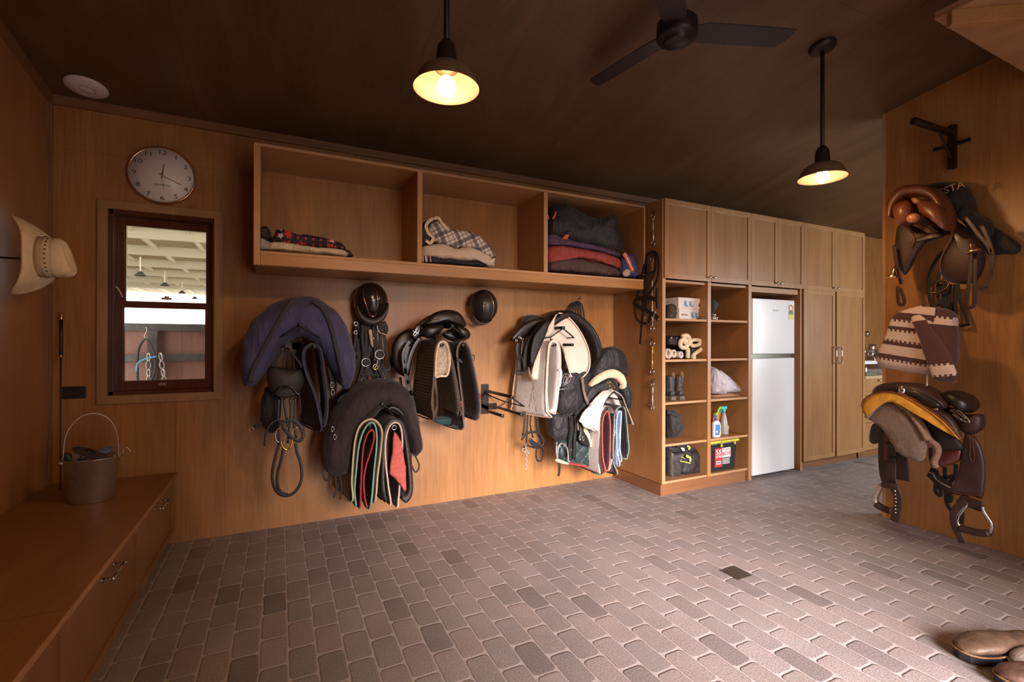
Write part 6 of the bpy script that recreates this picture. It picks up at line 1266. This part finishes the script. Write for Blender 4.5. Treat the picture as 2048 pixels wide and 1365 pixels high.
# brown saddle
s3 = thing('english_saddle', 'brown leather saddle with tan pommel hung on the right wall under the empty bracket', 'saddle')
X3 = 3.64
arch(MB(), 'R1', [(222, 530, 10), (226, 470, 22), (265, 412, 30), (320, 396, 28), (380, 400, 26), (434, 428, 20), (468, 482, 15), (488, 540, 9)], X3+.10, .09, pl='X', pw=3, wr=.002).build('cantle', leather_brown, s3)
MB().blob(T('R1', [(216, 500), (225, 465), (255, 445), (292, 442), (308, 465), (312, 510), (300, 540), (270, 560), (235, 555)], 'X', X3+.03), .07, .2, (-1, 0, 0)).build('panel', leather_brown, s3)
MB().blob(T('R1', [(330, 445), (370, 438), (420, 448), (460, 478), (480, 530), (482, 575), (465, 590), (430, 560), (385, 530), (345, 500)], 'X', X3+.03), .07, .2, (-1, 0, 0)).build('panel', leather_brown, s3)
MB().blob(T('R1', [(300, 432), (325, 428), (340, 440), (335, 455), (312, 456)], 'X', X3-.02), .02, .1, (-1, 0, 0)).build('gullet_tab', leather_tan, s3)
MB().blob(T('R1', [(240, 560), (300, 560), (380, 600), (440, 595), (460, 615), (395, 625), (330, 690), (295, 760), (268, 806), (240, 770), (222, 700), (225, 620)], 'X', X3+.20), .03, .05, (-1, .3, 0), c=T('R1', [(275, 660)], 'X', X3+.2)[0]).build('flap', leather_dark, s3)
TU(MB(), 'R1', [(240, 562), (290, 590), (315, 630), (300, 670)], X3+.165, .004, pl='X').build('flap_piping', leather_brown, s3)
MB().blob(T('R1', [(490, 540), (505, 580), (500, 620), (460, 680), (436, 745), (445, 800), (480, 835), (560, 850), (620, 832), (655, 770), (660, 700), (630, 640), (590, 600), (545, 555)], 'X', X3+.18), .04, .06, (-1, 0, 0), c=T('R1', [(555, 710)], 'X', X3+.18)[0]).build('flap', leather_dark, s3)
TU(MB(), 'R1', [(482, 500), (498, 560), (494, 625), (462, 682), (438, 742), (444, 795)], X3+.14, .004, pl='X').build('flap_piping', leather_brown, s3)
arch(MB(), 'R1', [(340, 535, 14), (370, 545, 22), (420, 570, 20), (455, 600, 12)], X3+.25, .1, pl='X', pw=2.4).build('gullet', leather_dark, s3)
for pts in ([(590, 690), (585, 800), (570, 940), (585, 962), (605, 945), (608, 820), (612, 700)], [(640, 560), (680, 650), (695, 730), (680, 810), (635, 878)], [(560, 520), (620, 600), (680, 680), (690, 780), (660, 870)], [(232, 860), (236, 935), (255, 952), (265, 930), (245, 870)], [(215, 660), (225, 740), (240, 800), (250, 850)]): S1('stirrup_leather', 'R1', pts, X3+.12, .016, leather_dark, s3, pl='X')
bell = mat('antique_brass', (.60, .42, .24), .3, 1, var=.2, vs=50)
for a_, b_, nm_ in (((585, 640), (602, 690), 'stirrup'), ((218, 760), (208, 815), 'stirrup')):
    p0, p1 = T('R1', [a_, b_], 'X', X3+.08); MB().lathe([(.006, 0), (.010, (p1-p0).length*.4), (.018, (p1-p0).length*.75), (.036, (p1-p0).length), (.034, (p1-p0).length+.006), (0, (p1-p0).length+.006)], p0, p1-p0, 24).build(nm_, bell, s3)
ec = thing('saddle_cloth', 'black saddle cover lettered along the top, tucked behind the brown saddle', 'saddle cover')
MB().blob(T('R1', [(325, 388), (380, 362), (450, 352), (530, 352), (575, 378), (598, 430), (612, 490), (650, 530), (700, 560), (690, 620), (640, 640), (600, 600), (560, 545), (520, 490), (480, 440), (420, 400)], 'X', 3.97), .13, .11, (-1, 0, 0), c=T('R1', [(545, 460)], 'X', 3.97)[0], wr=.006, wf=14).build('cover_top', black_fab, ec)
MB().blob(T('R1', [(600, 540), (660, 545), (740, 590), (830, 658), (812, 702), (750, 704), (690, 708), (650, 680), (610, 610)], 'X', 4.03), .04, .05, (-1, 0, 0), wr=.004, wf=14).build('cover_tail', black_fab, ec)
c_ = T('R1', [(492, 384)], 'X', 3.835)[0]; text('ESTA', .062, c_, RXM @ Matrix.Rotation(radians(10), 3, 'Z'), mat('gold_embroidery', (.36, .22, .10), .6, var=0), 'lettering', ec, .001)
cp_ = thing('saddle_peg', 'round tan leather covered saddle peg poking out of the brown saddle', 'saddle rack')
q_ = T('R1', [(308, 528)], 'X', 3.54)[0]; MB().cyl(V((PX, q_.y, q_.z)), q_+V((.02, 0, 0)), .026).build('peg_arm', leather_dark, cp_); MB().ell(q_, (.035, .033, .030), 20).build('peg_tip', leather_tan, cp_)
b5 = bridle('black bridle hanging behind the brown saddle, above the striped blanket')
for pts in ([(455, 690), (415, 740), (388, 810), (385, 900), (400, 960)], [(450, 740), (430, 830), (432, 960)], [(440, 850), (455, 900), (450, 965)], [(470, 850), (470, 910), (462, 970)], [(512, 850), (515, 960), (518, 1050)], [(525, 850), (535, 930), (560, 990), (575, 1050)], [(490, 850), (480, 920), (478, 965)]): S1('strap', 'R1', pts, PX-.06, .016, leather_dull, b5, pl='X')
S1('noseband', 'R1', [(385, 870), (400, 845), (450, 835), (478, 845), (465, 875), (420, 892), (388, 885)], PX-.10, .014, leather, b5, pl='X'); T1('noseband_piping', 'R1', [(388, 888), (430, 890), (468, 868), (482, 842)], PX-.112, .0035, gold, b5, pl='X')
bp_ = thing('blanket_bracket', 'small black metal bracket behind the striped blanket', 'saddle rack')
MB().cyl(T('R1', [(490, 965)], 'X', PX)[0], T('R1', [(488, 965)], 'X', PX-.05)[0], .03).build('round_plate', black_metal, bp_); MB().tube(T('R1', [(520, 1050), (550, 1052), (582, 1045)], 'X', PX-.04), .010).build('side_bar', black_metal, bp_)
zbk = T('R1', [(400, 985)], 'X', 3.8)[0]; MB().cyl((PX, zbk.y, zbk.z-.03), (3.80, zbk.y, zbk.z-.03), .02).build('arm', black_metal, bp_)
# striped blanket
def navajo(nm, k, bands, freq, amp, brown_first=False, base=(.62, .46, .37), dark=(.075, .026, .022)):
    m, t, b = nt(nm); L = t.links.new
    co = N(t, 'ShaderNodeTexCoord'); sp = N(t, 'ShaderNodeSeparateXYZ'); L(co.outputs['Object'], sp.inputs[0])
    def mth(op, a, bb=None, c=None):
        n = N(t, 'ShaderNodeMath', operation=op)
        for i, q in enumerate((a, bb, c)):
            if q is None: continue
            if isinstance(q, (int, float)): n.inputs[i].default_value = q
            else: L(q, n.inputs[i])
        return n.outputs[0]
    s = mth('SUBTRACT', sp.outputs[2], mth('MULTIPLY', sp.outputs[1], k)); nz = N(t, 'ShaderNodeTexNoise'); nz.inputs['Scale'].default_value = 60; L(co.outputs['Object'], nz.inputs['Vector'])
    s = mth('ADD', s, mth('MULTIPLY', nz.outputs[0], .006))
    tooth = mth('GREATER_THAN', mth('SINE', mth('MULTIPLY', sp.outputs[1], freq)), 0)
    acc = None
    for lo, hi, up in bands:
        if up: a = mth('MULTIPLY', mth('GREATER_THAN', s, lo), mth('LESS_THAN', s, mth('ADD', hi, mth('MULTIPLY', tooth, amp))))
        else: a = mth('MULTIPLY', mth('GREATER_THAN', s, mth('SUBTRACT', lo, mth('MULTIPLY', tooth, amp))), mth('LESS_THAN', s, hi))
        acc = a if acc is None else mth('MAXIMUM', acc, a)
    mx = N(t, 'ShaderNodeMix', data_type='RGBA'); L(acc, mx.inputs[0]); mx.inputs[6].default_value = base+(1,); mx.inputs[7].default_value = dark+(1,); L(mx.outputs[2], b.inputs['Base Color'])
    n1 = N(t, 'ShaderNodeTexNoise'); n1.inputs['Scale'].default_value = 130; L(co.outputs['Object'], n1.inputs['Vector']); bp = N(t, 'ShaderNodeBump'); bp.inputs['Strength'].default_value = .8; bp.inputs['Distance'].default_value = .004; L(n1.outputs[0], bp.inputs['Height']); L(bp.outputs[0], b.inputs['Normal'])
    b.inputs['Roughness'].default_value = .95; b.inputs['Sheen Weight'].default_value = .3; return m
XB2 = 3.72
def sval(p, k): q = T('R1', [p], 'X', XB2)[0]; return q.z-k*q.y
kk = .16
sv = lambda p: sval(p, kk)
bl = thing('striped_blanket', 'woven brown and cream striped saddle blanket folded over a bracket on the right wall', 'blanket')
mL = navajo('woven_stripes_left', kk, [(sv((250, 1070)), sv((250, 1054)), False), (sv((250, 1148)), sv((250, 1130)), True), (sv((250, 1218)), sv((250, 1196)), False), (sv((250, 1020)), sv((250, 985)), False)], 250, .014)
MB().loft(T('R1', [(215, 1005), (270, 975), (340, 962), (420, 964)], 'X', 3.66), T('R1', [(136, 1200), (150, 1250), (260, 1272), (388, 1292)], 'X', 3.70), 8, 6, mi=0, wr=.006, wf=10, th=.012).build('side_panel', mL, bl)
mL2 = mL
MB().blob(T('R1', [(205, 1012), (240, 985), (300, 966), (360, 960), (372, 1060), (380, 1180), (388, 1290), (300, 1278), (200, 1252), (138, 1218), (150, 1178), (175, 1100)], 'X', 3.72), .035, .06, (-1, .2, 0), wr=.006, wf=14).build('side_panel', mL, bl)
mT = navajo('woven_stripes_top', kk, [(sv((430, 1003)), sv((430, 950)), False), (-9, sv((430, 1042)), False)], 260, .012)
MB().blob(T('R1', [(285, 975), (350, 962), (430, 964), (490, 975), (512, 1000), (520, 1060), (522, 1160), (520, 1245), (500, 1262), (450, 1200), (400, 1120), (340, 1040)], 'X', 3.70), .045, .10, (-1, 0, 0), wr=.005, wf=14, c=T('R1', [(440, 1060)], 'X', 3.70)[0]).build('top_fold', mT, bl)
mS = navajo('woven_stripes_tail', -.16, [(sval((440, 1238), -.16), sval((350, 1030), -.16), False), (-9, sval((460, 1298), -.16), True)], 240, .012)
MB().blob(T('R1', [(293, 1010), (325, 992), (352, 1000), (385, 1035), (430, 1100), (475, 1170), (510, 1250), (525, 1322), (480, 1328), (412, 1318), (385, 1260), (350, 1160), (325, 1080)], 'X', 3.66), .03, .05, (-1, 0, 0), wr=.004, wf=14, c=T('R1', [(410, 1170)], 'X', 3.66)[0]).build('tail_fold', mS, bl)
T1('blanket_cord', 'R1', [(378, 1285), (376, 1320), (374, 1350)], 3.70, .005, cream_fab, bl, pl='X')
# western saddle
ws = thing('western_saddle', 'dark brown western stock saddle with yellow fleece lining, lowest on the right wall', 'saddle')
RX = 'R2'
def XB_(nm, pts, x, Tf, Tb, m_, c=None, **k): return MB().blob(T(RX, pts, 'X', x), Tf, Tb, k.pop('nrm', (-1, 0, 0)), c=(T(RX, [c], 'X', x)[0] if c else None), **k).build(nm, m_, ws)
XB_('seat', [(158, 182), (165, 140), (215, 105), (320, 88), (430, 95), (530, 122), (620, 178), (680, 225), (692, 270), (655, 282), (590, 262), (520, 225), (430, 180), (330, 150), (220, 155)], 3.62, .06, .22, leather_dark, (450, 165), rings=10)
XB_('seat_underside', [(170, 180), (220, 140), (330, 125), (440, 135), (540, 165), (630, 225), (665, 268), (600, 268), (500, 220), (400, 185), (300, 165)], 3.585, .03, .02, leather, (430, 175))
XB_('yellow_lining', [(84, 272), (98, 225), (160, 180), (250, 162), (340, 170), (420, 205), (520, 262), (620, 330), (710, 410), (795, 505), (740, 470), (640, 395), (540, 335), (440, 285), (370, 262), (290, 230), (210, 255), (125, 328), (95, 310)], 3.56, .02, .10, yellow_pad, (300, 205), wr=.003, wf=30)
T1('lining_edge', RX, [(84, 268), (96, 222), (160, 176), (250, 158), (340, 166), (425, 200), (525, 258), (625, 326), (715, 405), (800, 500)], 3.54, .006, leather_brown, ws, pl='X')
XB_('felt_panel', [(118, 340), (160, 290), (220, 240), (290, 222), (350, 248), (420, 310), (490, 400), (548, 500), (552, 570), (535, 640), (490, 658), (420, 640), (350, 600), (300, 530), (245, 445), (180, 385)], 3.60, .03, .04, felt, (380, 440), wr=.004, wf=20)
MB().tube(T(RX, [(118, 345), (165, 290), (230, 235), (300, 220), (345, 245), (420, 305), (495, 405), (555, 510)], 'X', 3.575), .014, 8).build('felt_rim', felt_edge, ws)
XB_('inner_panel', [(360, 262), (460, 300), (560, 345), (680, 420), (800, 530), (798, 578), (650, 582), (600, 560), (520, 430), (440, 320)], 3.66, .02, .05, leather_dull, (620, 450))
MB().sweep(T(RX, [(365, 255), (420, 280), (480, 345), (530, 420), (570, 500), (625, 550), (630, 600), (605, 660), (618, 705)], 'X', 3.60), .018, .018, nref=(-1, 0, 0), n=10).build('felt_rim', felt_edge, ws)
XB_('maroon_panel', [(628, 640), (650, 585), (720, 572), (800, 572), (796, 640), (760, 672), (690, 692), (640, 698)], 3.68, .02, .04, mat('maroon_leather', (.10, .018, .012), .35, coat=.3), (710, 630))
XB_('swell', [(665, 170), (700, 150), (760, 150), (830, 178), (885, 225), (898, 280), (870, 312), (810, 295), (750, 255), (690, 215)], 3.72, .09, .16, leather, (790, 225), rings=10)
XB_('skirt', [(640, 290), (700, 265), (780, 310), (860, 320), (935, 320), (956, 365), (945, 430), (900, 460), (850, 468), (800, 440), (750, 385), (700, 330)], 3.72, .04, .12, leather_dark, (840, 385))
XB_('skirt', [(480, 205), (560, 235), (650, 290), (720, 340), (780, 430), (800, 500), (740, 430), (650, 350), (560, 285), (500, 240)], 3.62, .025, .06, leather_dark, (650, 320))
XB_('rear_skirt', [(158, 395), (200, 390), (232, 430), (225, 490), (190, 532), (150, 525), (138, 490)], 3.85, .02, .05, mat('dark_slate_leather', (.03, .03, .032), .5), (185, 460))
XB_('fender', [(822, 470), (870, 465), (915, 500), (955, 590), (975, 710), (970, 820), (950, 925), (870, 908), (722, 890), (740, 830), (775, 740), (800, 620)], 3.68, .015, .03, leather_dark, (860, 720), pw=3.5)
T1('fender_stitch', RX, [(862, 470), (865, 560), (862, 620), (880, 665), (895, 630), (885, 540), (878, 470)], 3.66, .0015, leather_brown, ws, pl='X'); T1('fender_stitch', RX, [(735, 880), (800, 895), (870, 900), (945, 910)], 3.662, .002, leather_brown, ws, pl='X')
MB().lathe([(0, .012), (.015, .010), (.027, .004), (.030, 0), (0, 0)], T(RX, [(370, 150)], 'X', 3.555)[0], (-1, 0, 0), 28, sx=.7).build('concho', chrome, ws)
for pts in ([(725, 285), (760, 320), (800, 360)], [(745, 282), (790, 320), (830, 350)]): T1('rigging_plate', RX, pts, 3.655, .005, chrome, ws, pl='X')
T1('rigging_ring', RX, [(720, 300), (735, 285), (790, 300), (850, 360), (850, 380), (790, 355), (735, 320)], 3.66, .003, steel, ws, pl='X')
for p in ((530, 232), (620, 282)): MB().ell(T(RX, [p], 'X', 3.575)[0], (.006, .012, .006), 10).build('rivet', chrome, ws)
def RS(nm, pts, x, w, m_=leather_dark, t=.006): return S1(nm, RX, pts, x, w, m_, ws, t=t, pl='X')
RS('stirrup_strap', [(240, 440), (236, 560), (238, 680), (252, 780), (285, 840)], 3.74, .045); RS('stirrup_strap', [(262, 450), (265, 560), (262, 650)], 3.72, .025, leather_brown)
RS('stirrup_strap', [(285, 520), (300, 640), (300, 760), (310, 840)], 3.70, .040); RS('billet_strap', [(355, 590), (375, 700), (380, 795)], 3.78, .065)
RS('punched_strap', [(315, 845), (340, 900), (345, 970), (335, 1040), (318, 1090)], 3.66, .040)
for i in range(7): MB().cyl(*[T(RX, [(322+i*2.2*(1 if i < 4 else .3), 872+i*26)], 'X', x)[0] for x in (3.66, 3.6535)], .0045, n=10).build('eyelet', chrome, ws)
B1('buckle_keeper', RX, [(272, 625), (330, 628), (330, 668), (274, 664)], 3.685, .008, .02, leather_dull, ws, pl='X', smooth=False); B1('buckle_keeper', RX, [(235, 800), (345, 830), (340, 855), (232, 845)], 3.66, .012, .03, leather_dark, ws, pl='X')
MB().sweep(T(RX, [(225, 830), (205, 870), (182, 920), (188, 965)], 'X', 3.72), [.016]*4, .02, nref=(-1, 0, 0), n=10, pw=4).build('stirrup_side', steel, ws); MB().sweep(T(RX, [(188, 965), (230, 992), (298, 1018)], 'X', 3.72), .020, .025, nref=(-1, 0, 0), n=10, pw=4).build('stirrup_tread', leather_dark, ws)
MB().tube(T(RX, [(366, 965), (368, 985), (362, 1005)], 'X', 3.78), .006).build('stirrup_side', chrome, ws)
RS('stirrup_leather', [(790, 915), (850, 950), (950, 985)], 3.70, .05)
MB().tube(T(RX, [(838, 960), (832, 990), (805, 1020), (778, 1060), (772, 1100), (795, 1135)], 'X', 3.68), .0085, 10).build('stirrup_side', chrome, ws); MB().tube(T(RX, [(955, 983), (962, 1020), (990, 1065), (1015, 1105), (1018, 1145), (1005, 1172)], 'X', 3.68), .0085, 10).build('stirrup_side', chrome, ws)
MB().sweep(T(RX, [(795, 1138), (850, 1155), (920, 1172), (1005, 1176)], 'X', 3.68), .018, .03, nref=(-1, 0, 0), n=10, pw=4).build('stirrup_tread', leather_dark, ws)
RS('tie_strap', [(830, 945), (770, 990), (742, 1050), (755, 1130), (790, 1200), (808, 1248)], 3.66, .028); RS('tie_strap', [(795, 940), (795, 1020), (790, 1105)], 3.76, .03)
b6 = bridle('black bridle with silver-edged browband hanging under the western saddle')
S1('browband', RX, [(565, 735), (590, 750), (640, 800), (690, 840), (722, 860)], 3.84, .05, leather, b6, pl='X'); T1('browband_piping', RX, [(570, 735), (595, 745), (620, 785), (670, 820), (722, 848)], 3.80, .005, chrome, b6, pl='X')
for pts in ([(580, 560), (582, 640), (605, 720), (640, 770), (700, 775), (745, 760)], [(680, 700), (685, 780), (690, 860), (695, 960), (745, 1035)], [(760, 680), (755, 760), (700, 830)], [(620, 720), (630, 790), (612, 860), (640, 905), (655, 880), (635, 840)], [(720, 880), (700, 930), (720, 945), (730, 900)]): S1('strap', RX, pts, 3.92, .018, leather_dull, b6, pl='X')
wr_ = thing('saddle_rack', 'dark metal wall arm carrying the western saddle', 'saddle rack')
q_ = T(RX, [(420, 260)], 'X', 3.8)[0]; MB().cyl((PX, q_.y, q_.z), (3.64, q_.y, q_.z), .03).build('arm', black_metal, wr_); MB().box((PX-.02, q_.y-.05, q_.z-.15), (PX-.001, q_.y+.05, q_.z+.06)).build('wall_plate', black_metal, wr_, .003)

# ================================================================== BOOTS ON THE FLOOR, bottom right
worn = mat('worn_brown_leather', (.085, .050, .028), .55, bump=.5, bs=60, var=.45, vs=14); worn2 = mat('dusty_grey_leather', (.26, .21, .18), .6, bump=.8, bs=50, var=.35, vs=18); darksole = mat('thick_black_sole', (.022, .018, .022), .7, var=.2)
def shoe(toe, ang, s_, mu, lab):
    t = thing('work_boot', lab, 'boot', 'worn boots on the floor at the lower right'); M_ = Matrix.Translation(toe) @ Matrix.Rotation(ang, 4, 'Z') @ Matrix.Scale(s_, 4)
    def tr_(mb_): mb_.v = [M_ @ p for p in mb_.v]; return mb_
    tr_(MB().sweep([(.006, 0, .034), (.03, 0, .042), (.07, 0, .048), (.12, 0, .050), (.18, 0, .048), (.25, 0, .045), (.32, 0, .044), (.36, 0, .043)], [.016, .040, .052, .056, .050, .042, .038, .030], [.008, .018, .024, .026, .025, .023, .022, .020], nref=(0, 0, 1), n=22, pw=2.3, wr=.002)).build('upper', mu, t)
    pl_ = [(0, 0), (.012, -.030), (.04, -.050), (.10, -.060), (.16, -.054), (.22, -.042), (.30, -.040), (.35, -.03), (.36, 0), (.35, .03), (.30, .040), (.22, .042), (.16, .054), (.10, .060), (.04, .050), (.012, .030)]
    tr_(MB().prism([(x, y, .001) for x, y in pl_], (0, 0, .030))).build('sole', darksole, t, .004)
    tr_(MB().tube([(x*.995+.001, y*1.01, .033) for x, y in pl_], .0035, 6, closed=True, sub=3)).build('welt', mat('tan_welt', (.26, .14, .06), .7), t)
    return t
shoe(V((2.545, .965, 0)), radians(-16), 1.12, worn, 'worn brown boot, upper left of the boots at the lower right corner')
shoe(V((2.64, .835, 0)), radians(-28), 1.12, worn2, 'dusty grey boot pointing left at the lower right corner, in front of the brown boot')
shoe(V((2.49, .835, 0)), radians(-42), 1.12, mat('red_brown_leather', (.10, .05, .035), .5, bump=.5, bs=60, var=.4, vs=14), 'reddish brown boot tip at the bottom edge, nearest of the boots on the floor')

# ================================================================== origins: every thing's Empty at its base, lone meshes at theirs
bpy.context.view_layer.update()
for r in ROOTS:
    chs = [c for c in r.children]
    pts = [V(c.location)+V(v) for c in chs for v in ((c.bound_box[i]) for i in range(8))]
    if not pts: continue
    lo = V([min(p[i] for p in pts) for i in range(3)]); hi = V([max(p[i] for p in pts) for i in range(3)])
    b = V(((lo.x+hi.x)/2, (lo.y+hi.y)/2, lo.z)); r.location = b
    for c in chs: c.location = V(c.location)-b
    if 'off' in r: del r['off']
